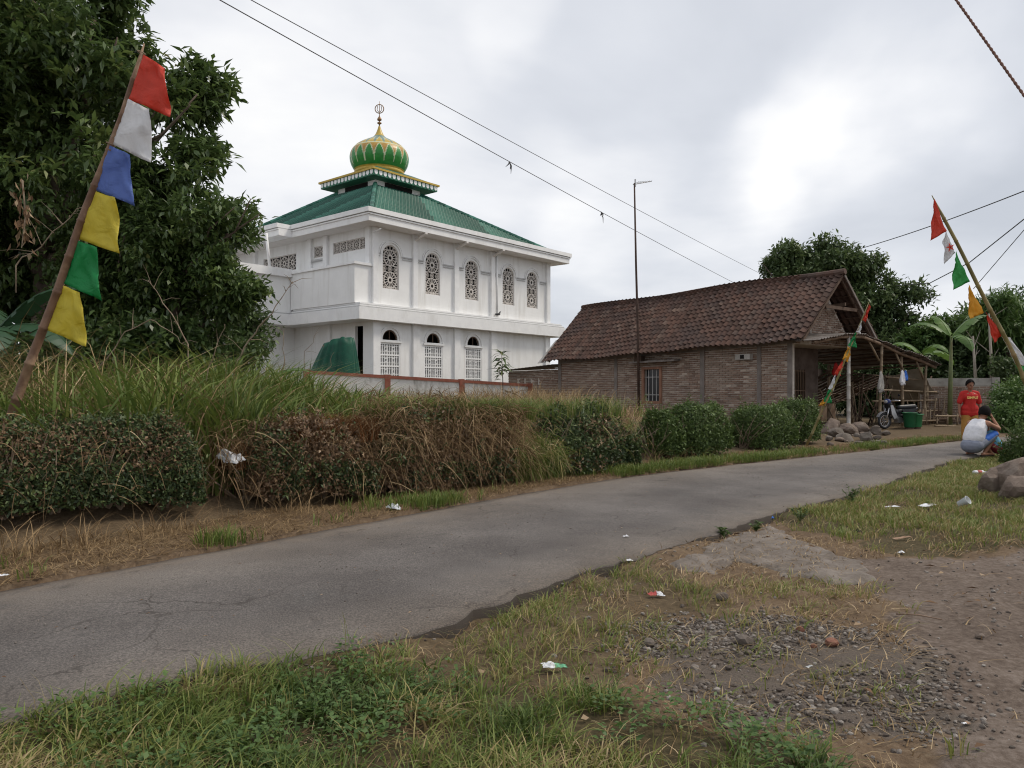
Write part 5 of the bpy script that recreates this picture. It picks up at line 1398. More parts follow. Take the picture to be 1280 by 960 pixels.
def build_garments():
    spec = [('towel', 'pale grey towel hung on the shed post', 3.62, 12.1, 1.92, 0.34, 0.75, M['concrete_l']),
            ('shirt', 'small blue and white shirt hanging from the shed roof', 5.25, 12.05, 1.98, 0.34, 0.55, None),
            ('red_cloth', 'dark red cloth hanging in the shade under the shed roof', 4.0, 10.4, 2.25, 0.45, 0.5, M['c_red'])]
    for nm, lab, y, x, z, w, h, mat in spec:
        p = hp(x, y, z); t = thing(nm, lab, 'cloth', p, HROT)
        def hang(name, w0, w1, z0, z1, mt, yo=0.0):
            n = 12; V = []
            for j in range(n + 1):
                v = j / n
                for i in range(n + 1):
                    u = i / n - 0.5
                    V.append(((0.02 + 0.05 * v) * math.sin(u * 19 + v * 3) + 0.02 * v, yo + u * (w0 * 0.45 + (w1 - w0 * 0.45) * v ** 0.6) + 0.02 * math.sin(v * 5), z0 + (z1 - z0) * v * (1 - 0.25 * abs(math.sin(u * 7 + 1)) * v) - abs(u) * 0.1 * (1 - v)))
            Fc = [(j * (n + 1) + i, j * (n + 1) + i + 1, (j + 1) * (n + 1) + i + 1, (j + 1) * (n + 1) + i) for j in range(n) for i in range(n)]
            o = link(name, mesh_from(name, np.array(V), Fc, smooth=True), mt, t)
            s = o.modifiers.new("t", 'SOLIDIFY'); s.thickness = 0.006
        if nm == 'shirt':
            hang('shirt_body', w * 0.8, w * 0.85, 0, -h, M['c_white'], -0.06); hang('shirt_sleeve', w * 0.5, w * 0.6, 0.0, -h * 0.7, M['c_blue'], 0.16)
        else: hang('cloth', w * 0.5, w, 0, -h, mat)
build_garments()

def build_half_wall():
    A = at(1150, 476, 27.6); B = at(1248, 473, 26.6); zb = 0.0
    base = (A.x, A.y, zb); t = thing('brick_wall', 'unfinished brick wall with pale concrete frame behind the man in red', 'wall', base)
    u = Vector((B.x - A.x, B.y - A.y, 0)); L = u.length; u.normalize(); nn = Vector((u.y, -u.x, 0))
    if nn.y > 0: nn = -nn
    zt = 1.72
    P = lambda a, z, o: Vector((A.x, A.y, 0)) + u * a + nn * o + Vector((0, 0, z))
    m = MB(); m.obox(P(0, -0.2, 0), u * L, -nn * 0.14, (0, 0, zt + 0.2)); m.build('core', M['mortar'], t)
    m = MB(); brick_panel(m, 0.05, L - 0.22, 0.0, zt - 0.28, P, (), 0.2, 0.05, 0.016, 0.02, 12); m.build('bricks', M['brick'], t, kind='stuff')
    m = MB(); m.obox(P(0, zt - 0.25, 0.003), u * (L - 0.21), nn * 0.03, (0, 0, 0.27)); m.build('top_beam', M['concrete_l'], t)
    m = MB(); m.obox(P(L - 0.2, -0.2, 0.004), u * 0.24, nn * 0.05, (0, 0, zt + 0.24)); m.build('column', M['concrete_l'], t)
    m = MB(); m.obox(P(L - 0.75, -0.1, 0.06), u * 0.85, nn * 0.3, (0, 0, 0.2)); m.build('footing', M['concrete_l'], t)
build_half_wall()
# ------------------------------------------------------------------ trees
def lobe(px, py, d, rpx, ry=None, rz=None, depth=None):
    p = at(px, py, d); r = rpx / F * d
    return (p.x, p.y, p.z, r, depth or r, rz / F * d if rz else r)
def build_trees():
    tree('broadleaf_tree', 'tall dark broadleaf tree with pointed leaves behind the six-flag pole', (-9.2, 14.6, 0.45),
         [lobe(45, 60, 14.5, 130), lobe(118, 25, 14.2, 62), lobe(205, 125, 13.6, 70), lobe(120, 190, 14.2, 120), lobe(225, 215, 13.7, 48), lobe(20, 230, 15, 130), lobe(-90, 120, 15, 190), lobe(10, -90, 14.5, 115)],
         2700, 24, 0.22, 0.08, M['leaf_tree'], 0.26, 0.24, 0.40, bias=0.02)
    tree('bushy_tree', 'dense bushy tree left of the mosque with drooping lower branches', (-6.6, 13.6, 0.45),
         [lobe(235, 300, 13.2, 66), lobe(285, 292, 13.0, 30), lobe(275, 365, 13.0, 36), lobe(180, 330, 13.6, 80), lobe(220, 405, 13.3, 60), lobe(140, 400, 14.0, 80), lobe(170, 260, 13.5, 55)],
         2000, 24, 0.15, 0.058, M['leaf_tree'], 0.16, 0.2, 0.40, bias=0.0)
    tree('shade_tree', 'dark leafy tree at the photo edge rising behind banana leaves', (-11.0, 16.5, 0.5),
         [lobe(40, 360, 16, 120), lobe(120, 420, 16.5, 90), lobe(-60, 300, 16, 160), lobe(220, 440, 17, 80), lobe(-40, 450, 15, 110)],
         1100, 24, 0.24, 0.10, M['leaf_tree'], 0.25, 0.3, 0.40, bias=-0.10)
    tree('round_tree', 'large round dark green tree rising behind the brick house roof', (15.0, 37.0, 0.2),
         [lobe(1008, 350, 38, 46, rz=38), lobe(1048, 342, 38, 42, rz=36), lobe(1080, 372, 37.5, 34), lobe(978, 325, 38.3, 20, rz=18), lobe(1040, 400, 38, 62, rz=46), lobe(1105, 415, 37, 36)],
         2600, 22, 0.28, 0.12, M['leaf_far'], 0.3, 0.36, 0.36)
    tree('leafy_tree', 'mid green tree filling the gap beyond the shed roof', (18.0, 35.5, 0.1),
         [lobe(1130, 400, 36, 34), lobe(1120, 450, 36, 50), lobe(1080, 460, 37, 50)], 900, 22, 0.28, 0.12, M['leaf_far'], 0.2, 0.45, 0.38)
    tree('light_green_tree', 'lighter green tree standing behind the banana leaves', (19.8, 34.0, 0.1),
         [lobe(1182, 405, 34, 30, rz=34), lobe(1165, 440, 34, 38), lobe(1205, 445, 34, 38), lobe(1185, 480, 34, 50)], 1000, 22, 0.26, 0.12, M['leaf_light'], 0.18, 0.4, 0.4, bias=-0.1)
    tree('roadside_tree', 'shady tree at the photo edge behind the leaning flag pole', (23.0, 33.0, 0.1),
         [lobe(1245, 430, 33, 46), lobe(1285, 420, 33, 55), lobe(1225, 480, 33.5, 50), lobe(1290, 480, 32, 60)], 1300, 22, 0.26, 0.11, M['leaf_far'], 0.22, 0.45, 0.38, bias=-0.05)
    tree('feathery_tree', 'tree with pale drooping sprays behind the leaning flag pole', (21.4, 30.5, 0.1),
         [lobe(1232, 392, 30.5, 24, rz=18), lobe(1255, 385, 30.5, 18, rz=14), lobe(1262, 410, 30.5, 26, rz=24)], 380, 26, 0.42, 0.06, M['leaf_light'], 0.12, 0.45, 0.5, bias=-0.08)
    # two bare pale trunks beside the banana plant
    for px, lab in ((1219, 'thin pale bare trunk just behind the banana plant'), (1239, 'taller thin pale bare trunk under the leaning flag pole')):
        b = at(px, 488, 29); b.z = 0.0
        t = thing('slender_trunk', lab, 'tree', b, 0, 'thin bare trunks')
        top = at(px - 3, 392 if px > 1230 else 420, 29)
        MB().tube([b - Vector((0, 0, .2)), b.lerp(top, 0.5) + Vector((0.06, 0, 0)), top], [0.075, 0.06, 0.035], 7).build('trunk', M['bark_pale'], t, smooth=True)
        m = MB()
        for k in range(5):
            p = b.lerp(top, 0.55 + 0.1 * k); m.tube([p, p + Vector((random.uniform(-.7, .7), random.uniform(-.3, .3), random.uniform(.3, .9)))], [0.02, 0.006], 5)
        m.build('branches', M['bark_pale'], t)
    # undergrowth masses that close the view
    def shrubbery(label, lob, ncl, mat, ln=0.2, bias=0.0):
        base = (lob[0][0], lob[0][1], 0.0); t = thing('shrub', label, 'shrub', base, 0, 'background shrubs')
        limbs('stems', base, [(l[0], l[1], l[2]) for l in lob], 0.06, M['bark'], t)
        crown('foliage', lob, ncl, 22, ln, ln * 0.5, mat, t, 0.3, 0.42, origin=base, bias=bias)
    shrubbery('bright green shrub beyond the end of the brick wall', [lobe(1262, 505, 24, 26, rz=22), lobe(1285, 500, 24, 30), lobe(1270, 535, 23, 30, rz=20)], 700, M['leaf_light'], 0.12, -0.05)
    shrubbery('dark shrub between the brick wall and the roadside tree', [lobe(1255, 480, 29, 34), lobe(1290, 505, 29, 45), lobe(1230, 505, 30, 40)], 600, M['leaf_far'], 0.18, -0.1)
    shrubbery('dark undergrowth behind the bamboo shed', [lobe(1130, 485, 34, 55, rz=40), lobe(1180, 490, 33, 50, rz=40), lobe(1070, 480, 35, 50, rz=40)], 900, M['leaf_far'], 0.22, -0.12)
    shrubbery('deep green undergrowth below the tall broadleaf tree', [lobe(60, 480, 12.8, 95, rz=60), lobe(180, 470, 12.6, 80, rz=60), lobe(280, 470, 12.9, 40, rz=50)], 800, M['leaf_tree'], 0.14, -0.12)
    shrubbery('small pale shrub against the mosque fence', [lobe(300, 420, 16, 26), lobe(318, 400, 16, 20)], 160, M['leaf_far'], 0.14, 0.0)
build_trees()
def build_banana():
    pi = math.pi
    b = at(1187, 500, 26.3); b.z = 0.0
    banana_plant('young banana plant with raised leaves above the brick wall', b, 3.2, [(0.35, 0.75, 2.0, 0.5, 0.9), (pi - 0.5, 0.85, 1.6, 0.5, 1.7), (-1.4, 0.3, 1.3, 0.55, 2.6), (1.7, 1.0, 1.5, 0.4, 1.2)], M['banana'], 0.09)
    b = at(1150, 500, 28.5); b.z = 0.0
    banana_plant('banana plant with broad leaves half hidden behind the shed roof', b, 2.7, [(2.6, 0.9, 1.5, 0.6, 2.2), (0.2, 0.4, 1.7, 0.55, 1.9), (-1.2, 0.8, 1.4, 0.55, 2.4)], M['banana'], 0.1)
    b = at(-10, 470, 10.2); b.z = 0.4
    banana_plant('dark banana plant beside the six-flag pole at the photo edge', b, 1.75, [(-0.15, 0.32, 1.35, 0.50, 1.7), (0.2, 0.9, 1.4, 0.45, 1.3), (-1.0, 0.2, 1.2, 0.5, 1.5), (2.4, 0.8, 1.3, 0.5, 1.6)], M['banana_dark'], 0.1)
    b = at(88, 470, 10.6); b.z = 0.4
    banana_plant('low banana plant with hanging leaves in the tall grass', b, 0.85, [(0.3, 0.1, 1.0, 0.34, 2.6), (-0.6, 0.5, 0.8, 0.3, 2.4), (2.6, 0.3, 0.9, 0.32, 2.2)], M['banana_dark'], 0.11)
    b = at(308, 470, 12.0); b.z = 0.45
    banana_plant('banana shoot with a long narrow leaf in front of the mosque', b, 0.72, [(0.05, 0.95, 1.25, 0.26, 1.7), (-0.4, 0.5, 1.0, 0.24, 2.2), (2.4, 0.7, 0.7, 0.25, 1.8)], M['banana'], 0.07)
    # cut-leaf sapling by the fence
    b = at(628, 478, 30.5); b.z = 0.2
    t = thing('sapling', 'small dark sapling with long leaves in front of the mosque wall', 'plant', b)
    top = at(627, 440, 30.5)
    MB().tube([b, b.lerp(top, 0.5) + Vector((0.04, 0, 0)), top], [0.03, 0.022, 0.012], 6).build('stem', M['bark'], t, smooth=True)
    g = np.random.default_rng(4); n = 60
    C = np.array([tuple(Vector(b).lerp(top, 0.55 + 0.45 * g.random())) for _ in range(n)]); az = g.random(n) * 6.28
    A = np.c_[np.cos(az), np.sin(az), g.uniform(-0.5, 0.6, n)]
    leaves('leaf_set', C, A, np.tile([0, 0, 1.0], (n, 1)) + g.normal(size=(n, 3)) * 0.3, g.uniform(0.35, 0.65, n), g.uniform(0.08, 0.13, n), g.random(n), M['leaf_tree'], t, tuple(b), 0.3)
build_banana()

# ------------------------------------------------------------------ hedges along the road
def off(P, o):
    P = np.array([(p.x, p.y) for p in P]); T = np.gradient(P, axis=0); T /= np.linalg.norm(T, axis=1)[:, None]
    return P + np.c_[-T[:, 1], T[:, 0]] * o
def build_hedges():
    hedge('hedge', 'long dark clipped hedge by the road under the six-flag pole', off([gp(-190, 722), gp(-60, 698), gp(60, 680), gp(170, 666), gp(262, 656)], 0.44), 0.84, 1.05, 66000, 0.036, M['leaf_hedge'], 0.20, 0.4, 0.17, 'roadside hedges', stems=60)
    hedge('hedge', 'ragged browning hedge with dead rusty top beside the gap', off([gp(322, 646), gp(400, 637), gp(480, 630)], 0.44), 0.9, 1.0, 24000, 0.04, M['leaf_hedge'], 0.42, 0.6, 0.30, 'roadside hedges', 0.6, stems=40)
    hedge('hedge', 'hedge half buried under dry tangled grass', off([gp(484, 629), gp(570, 618), gp(650, 608)], 0.46), 0.9, 1.08, 22000, 0.045, M['leaf_hedge'], 0.65, 0.6, 0.28, 'roadside hedges', 0.2, stems=50)
    hedge('hedge', 'large rounded dome-shaped bush in front of the barred window', off([gp(712, 601), gp(760, 594), gp(808, 588)], 0.6), 1.25, 1.13, 34000, 0.05, M['leaf_hedge'], 0.14, 1.0, 0.16, 'roadside hedges', stems=24)
    hedge('hedge', 'small square hedge just right of the dome-shaped bush', off([gp(834, 579), gp(862, 577)], 0.45), 0.78, 0.93, 14000, 0.05, M['leaf_hedge2'], 0.03, 0.5, 0.2, 'roadside hedges', stems=12)
    hedge('hedge', 'square leafy hedge before the bare earth gap', off([gp(874, 577), gp(922, 571)], 0.5), 0.95, 1.05, 22000, 0.05, M['leaf_hedge2'], 0.02, 0.5, 0.2, 'roadside hedges', stems=14)
    hedge('hedge', 'wide square hedge just right of the bare earth gap', off([gp(956, 568), gp(1002, 563)], 0.5), 1.0, 0.98, 22000, 0.05, M['leaf_hedge2'], 0.02, 0.45, 0.17, 'roadside hedges', stems=14)
    hedge('hedge', 'last narrow hedge at the foot of the small flag pole', off([gp(1013, 560), gp(1032, 557)], 0.5), 0.85, 1.08, 13000, 0.05, M['leaf_hedge2'], 0.02, 0.5, 0.17, 'roadside hedges', stems=10)
    hedge('hedge', 'rounded green bush beside the squatting man and the boulders', [(9.0, 13.35), (9.6, 13.5), (10.6, 14.2), (12.0, 15.2)], 1.1, 0.80, 34000, 0.045, M['leaf_hedge2'], 0.04, 0.7, 0.2, None, stems=18, cat='bush')
build_hedges()

# ------------------------------------------------------------------ flag poles
def flag_mesh(q, d, ripple=0.03, seed=0):
    """q: attach-top, attach-bottom, outer-bottom, outer-top in the photograph, on the vertical plane at depth d"""
    a, b, c, e = [at(x, y, d) for x, y in q]; n = 14; V = []; g = random.Random(seed); ph = g.uniform(0, 6)
    for j in range(n + 1):
        v = j / n
        for i in range(n + 1):
            u = i / n
            top = a.lerp(e, u); bot = b.lerp(c, u); p = top.lerp(bot, v)
            amp = ripple * u; jn = 0.010 * (float(fbm(np.array([u * 5 + ph]), np.array([v * 5 + seed]), 7, 3)[0]) - 0.5) * (d / 7)
            p = p + Vector((0.25 * amp * math.sin(v * 7 + ph), amp * (math.sin(u * 5 + v * 6 + ph) + 0.5 * math.sin(u * 11 - v * 9 + ph)) + jn * 4, 0.2 * amp * math.sin(u * 8 + ph)))
            V.append(p)
    Fc = [(j * (n + 1) + i, j * (n + 1) + i + 1, (j + 1) * (n + 1) + i + 1, (j + 1) * (n + 1) + i) for j in range(n) for i in range(n)]
    return V, Fc
def flag_pole(name, label, base, top, d, r, flags, mat):
    b = Vector(base); t = thing(name, label, 'flag pole', b, 0, 'leaning bamboo poles with festival flags')
    m = MB(); tp = Vector(top); L = (tp - b).length; k = int(L / 0.33); pts = []; rad = []
    side = Vector((0.0, 1, 0))
    for i in range(k + 1):
        q = i / k; p = b.lerp(tp, q) + Vector((0.035 * math.sin(q * 3.1) + 0.012 * math.sin(q * 17), 0.02 * math.sin(q * 9), 0)) * (L / 5)
        rr = r * (1 - 0.45 * q)
        if 0 < i < k:
            e = (tp - b).normalized() * 0.012; pts += [p - e, p, p + e]; rad += [rr, rr * 1.22, rr]
        else: pts.append(p); rad.append(rr if i < k else rr * 0.25)
    m.tube(pts, rad, 9); m.build('pole', mat, t, smooth=True)
    for i, (c, q) in enumerate(flags):
        V, Fc = flag_mesh(q, d - 0.01, 0.022 if d < 8 else 0.013, i + int(d * 10))
        me = mesh_from('flag', np.array([tuple(Vector(v) - b) for v in V]), Fc, smooth=True)
        o = link('flag', me, FL[c], t); o["label"] = c.replace('lgreen', 'green') + ' flag'
        s = o.modifiers.new("t", 'SOLIDIFY'); s.thickness = 0.002
    return t
def build_flags():
    d = 6.9
    tp = flag_pole('flag_pole', 'tall leaning bamboo pole with six flags, red flag on top, behind the long hedge', at(-31, 632, d), at(181, 54, d), d, 0.047, [
        ('red', [(179, 68), (161, 124), (213, 146), (206, 84)]), ('white', [(161, 124), (140, 180), (189, 204), (188, 137)]),
        ('blue', [(138, 182), (118, 237), (169, 258), (161, 193)]), ('yellow', [(116, 238), (96, 298), (150, 318), (145, 248)]),
        ('green', [(95, 300), (77, 353), (127, 376), (120, 309)]), ('yellow', [(75, 355), (55, 411), (109, 434), (101, 366)])], M['bamboo_pole'])
    m = MB()
    for x, y in ((180, 66), (141, 180), (97, 299), (57, 410)):
        MB().torus(at(x - 3, y, d), (0.34, 0, 0.93), 0.036, 0.005, 14, 5).build('tie', M['bamboo'], tp)
    d = 16.7
    flag_pole('flag_pole', 'small leaning flag pole standing behind the last narrow hedge', at(1006, 561, d), at(1087, 377, d), d, 0.03, [
        ('red', [(1087, 380), (1078, 400), (1082, 403), (1088, 384)]), ('white', [(1077, 401), (1070, 415), (1076, 417), (1077, 405)]),
        ('green', [(1069, 415), (1060, 432), (1070, 435), (1070, 418)]), ('orange', [(1060, 433), (1053, 449), (1061, 453), (1063, 437)]),
        ('red', [(1053, 450), (1043, 467), (1051, 470), (1054, 453)]), ('white', [(1044, 468), (1035, 486), (1042, 489), (1044, 472)]),
        ('green', [(1036, 487), (1028, 503), (1039, 504), (1039, 487)]), ('orange', [(1029, 499), (1023, 507), (1032, 507), (1030, 501)])], M['bamboo_green'])
    d = 10.0
    tp = flag_pole('flag_pole', 'flag pole leaning in from the photo edge above the squatting man', at(1345, 615, d), at(1166, 244, d), d, 0.036, [
        ('red', [(1168, 249), (1183, 289), (1163, 301), (1166, 263)]), ('white', [(1182, 288), (1194, 316), (1181, 330), (1179, 302)]),
        ('lgreen', [(1195, 314), (1212, 352), (1190, 363), (1193, 330)]), ('orange', [(1211, 355), (1230, 391), (1212, 399), (1211, 376)]),
        ('red', [(1233, 390), (1253, 419), (1243, 429), (1236, 405)]), ('white', [(1251, 418), (1269, 455), (1289, 459), (1262, 422)]),
        ('lgreen', [(1269, 456), (1285, 489), (1308, 494), (1289, 460)])], M['bamboo_green'])
    # red mark on the white pennant
    c = at(1188, 309, d - 0.06); w = wloc(tp); m = MB()
    for k in range(5):
        a = math.pi / 2 + k * 2 * math.pi / 5 + 0.3
        m.prism([c + Vector((math.cos(a + s) * r_, 0, math.sin(a + s) * r_)) for s, r_ in ((0, 0.065), (0.5, 0.024), (math.pi, 0.01), (-0.5, 0.024))], (0, 0.004, 0))
    m.build('red_mark', FL['red'], tp)
build_flags()

# ------------------------------------------------------------------ people
def hand(mb, wrist, dirv, palmn, s=1.0, curl=0.5, right=1):
    """palm and five separate unequal, bent fingers"""
    w, d, n = Vector(wrist), Vector(dirv).normalized(), Vector(palmn).normalized(); sd = d.cross(n).normalized() * right
    pe = w + d * 0.085 * s
    for k in (-1, 0, 1): mb.capsule(w + sd * 0.012 * k * s, pe + sd * 0.024 * k * s, 0.019 * s, 0.015 * s, 8)
    for k, L in enumerate((0.066, 0.076, 0.071, 0.056)):
        o = (1.5 - k) * 0.021 * s; a = pe + sd * o
        e1 = (d + n * curl * 0.5).normalized(); b = a + e1 * L * 0.5 * s; e2 = (d + n * curl * 1.5).normalized(); c = b + e2 * L * 0.5 * s
        mb.capsule(a, b, 0.0095 * s, 0.0088 * s, 7); mb.capsule(b, c, 0.0088 * s, 0.0075 * s, 7)
    a = w + d * 0.03 * s + sd * 0.03 * s; b = a + (d * 0.6 + sd * 0.8 + n * 0.3).normalized() * 0.04 * s; c = b + (d * 0.9 + sd * 0.2 + n * 0.4).normalized() * 0.032 * s
    mb.capsule(a, b, 0.012 * s, 0.0105 * s, 7); mb.capsule(b, c, 0.0105 * s, 0.008 * s, 7)
def head(mb, c, fwd, up, s=1.0):
    c, f, u = Vector(c), Vector(fwd).normalized(), Vector(up).normalized(); l = u.cross(f).normalized(); u = f.cross(l)
    Rm = Matrix((f, l, u)).transposed()
    mb.ellip(c + u * 0.025 * s - f * 0.008 * s, 0.098 * s, 0.078 * s, 0.105 * s, rot=Rm)
    mb.ellip(c - u * 0.045 * s + f * 0.018 * s, 0.070 * s, 0.060 * s, 0.075 * s, rot=Rm)
    mb.capsule(c - u * 0.10 * s + f * 0.05 * s, c - u * 0.085 * s + f * 0.065 * s, 0.022 * s, 0.02 * s, 8)
    mb.capsule(c + u * 0.012 * s + f * 0.088 * s, c - u * 0.03 * s + f * 0.103 * s, 0.009 * s, 0.015 * s, 8)
    mb.capsule(c - u * 0.062 * s + f * 0.078 * s + l * 0.018 * s, c - u * 0.062 * s + f * 0.078 * s - l * 0.018 * s, 0.010 * s, 0.010 * s, 7)
    for sg in (-1, 1): mb.ellip(c + l * 0.078 * s * sg - u * 0.012 * s - f * 0.008 * s, 0.02 * s, 0.011 * s, 0.032 * s, rot=Rm)
    return Rm
def hair_cap(t, c, Rm, s, mat, length=0.0):
    """close hair shell with an uneven rim, open over the face"""
    V = []; n, m = 40, 16; g = random.Random(3)
    for i in range(m + 1):
        for k in range(n):
            a = 2 * math.pi * k / n; front = max(0, math.cos(a))
            lim = 0.62 * math.pi - 0.30 * math.pi * front ** 0.7 + length * (1 - front)
            th = lim * i / m; r = 1.10 + g.uniform(-0.02, 0.035)
            p = Vector((math.sin(th) * math.cos(a) * 0.098 * r, math.sin(th) * math.sin(a) * 0.080 * r, math.cos(th) * 0.107 * r))
            V.append(Vector(c) + (Rm @ (p + Vector((-0.008, 0, 0.025)))) * s)
    Fc = [(i * n + k, i * n + (k + 1) % n, (i + 1) * n + (k + 1) % n, (i + 1) * n + k) for i in range(m) for k in range(n)]
    o = link('hair', mesh_from('hair', np.array([tuple(v) for v in V]), Fc, smooth=True), mat, t); sm = o.modifiers.new('t', 'SOLIDIFY'); sm.thickness = 0.012; sm.offset = -1
def eyes(t, c, Rm, s):
    for sg in (-1, 1): MB().ellip(Vector(c) + Rm @ Vector((0.081 * s, 0.033 * s * sg, 0.006 * s)), 0.012 * s, 0.015 * s, 0.008 * s, 10, 6, Rm).build('eye', M['eye'], t, local=True, smooth=True)

def build_standing_man():
    base = Vector(at(1212, 551, 19.3)); base.z = tz(base.x, base.y)
    t = thing('person', 'person in red T-shirt with yellow lettering and ochre trousers standing beyond the road', 'person', base, R(-96))
    # local: faces +x
    b = MB(); s = 1.0
    hc = Vector((0.03, 0.0, 1.505)); Rm = head(b, hc, (1, 0.05, -0.08), (0.08, 0, 1))
    b.capsule((0.0, 0, 1.30), (0.015, 0, 1.42), 0.058, 0.05)
    b.capsule((0, -0.06, 1.22), (0, 0.06, 1.22), 0.12, 0.12); b.capsule((0, 0, 0.95), (0, 0, 1.2), 0.13, 0.135); b.capsule((0, -0.06, 0.9), (0, 0.06, 0.9), 0.12, 0.12)
    for sg in (-1, 1):
        b.capsule((0, sg * 0.1, 1.3), (0, sg * 0.175, 1.285), 0.06, 0.058)
        sh, el, wr = Vector((0, sg * 0.185, 1.28)), Vector((-0.02, sg * 0.245, 1.02)), Vector((0.05, sg * 0.27, 0.80))
        b.capsule(sh, el, 0.05, 0.038); b.capsule(el, wr, 0.039, 0.026); hand(b, wr, (0.15, sg * 0.05, -1), (0.2, -sg, 0), 1, 0.5, sg)
        hip, kn, an = Vector((0, sg * 0.09, 0.86)), Vector((0.02, sg * 0.11, 0.47)), Vector((-0.01, sg * 0.12, 0.08))
        b.capsule(hip, kn, 0.082, 0.055); b.capsule(kn, an, 0.054, 0.034); b.capsule((-0.04, sg * 0.12, 0.035), (0.15, sg * 0.14, 0.028), 0.034, 0.026)
    body = link('body', remeshed(b, 'body', 0.0085, 2), M['skin'], t)
    c = MB(); c.capsule((0, -0.07, 1.2), (0, 0.07, 1.2), 0.132, 0.132); c.capsule((0, -0.05, 0.86), (0, 0.05, 0.86), 0.135, 0.135); c.capsule((0, 0, 0.9), (0, 0, 1.2), 0.148, 0.145)
    c.capsule((0, -0.085, 0.80), (0, 0.085, 0.80), 0.135, 0.135); c.capsule((0, -0.075, 0.9), (0, 0.075, 0.9), 0.135, 0.135)
    for sg in (-1, 1):
        c.capsule((0, sg * 0.08, 1.315), (0, sg * 0.165, 1.295), 0.064, 0.066); c.capsule((0, sg * 0.18, 1.28), (-0.015, sg * 0.232, 1.08), 0.066, 0.07)
    shirt = link('shirt', remeshed(c, 'shirt', 0.013, 3), M['c_red'], t)
    c = MB()
    for sg in (-1, 1):
        c.capsule((0, sg * 0.08, 0.84), (0.02, sg * 0.115, 0.48), 0.118, 0.092); c.capsule((0.02, sg * 0.115, 0.5), (0.0, sg * 0.12, 0.16), 0.092, 0.075)
    c.capsule((0, -0.05, 0.88), (0, 0.05, 0.88), 0.125, 0.125)
    link('trousers', remeshed(c, 'trousers', 0.013, 3), M['c_ochre'], t)
    for sg in (-1, 1): MB().box(-0.09, 0.19, sg * 0.13 - 0.05, sg * 0.13 + 0.05, 0.0, 0.018).build('sandal', M['wood_dark'], t, local=True)
    hair_cap(t, hc, Rm, 1.0, M['hair']); eyes(t, hc, Rm, 1.0)
    cu = bpy.data.curves.new('lettering', 'FONT'); cu.body = "SIMPLE"; cu.size = 0.088; cu.extrude = 0.002; cu.align_x = 'CENTER'; cu.space_character = 1.0; cu.offset = 0.002
    tmp = bpy.data.objects.new('tmp', cu); COL.objects.link(tmp)
    me = bpy.data.meshes.new_from_object(tmp.evaluated_get(bpy.context.evaluated_depsgraph_get())); bpy.data.objects.remove(tmp)
    co = np.empty(len(me.vertices) * 3); me.vertices.foreach_get("co", co); co = co.reshape(-1, 3)
    # wrap the lettering round the chest
    X = co[:, 0]; rr = 0.158
    flat = np.clip(np.abs(X) - 0.07, 0, None)
    V = np.c_[rr - 0.0 + co[:, 2] - flat ** 2 * 3.2, X, 1.155 + co[:, 1]]
    me.vertices.foreach_set("co", V.astype(np.float32).ravel()); me.update()
    link('lettering', me, M['print_yellow'], shirt)
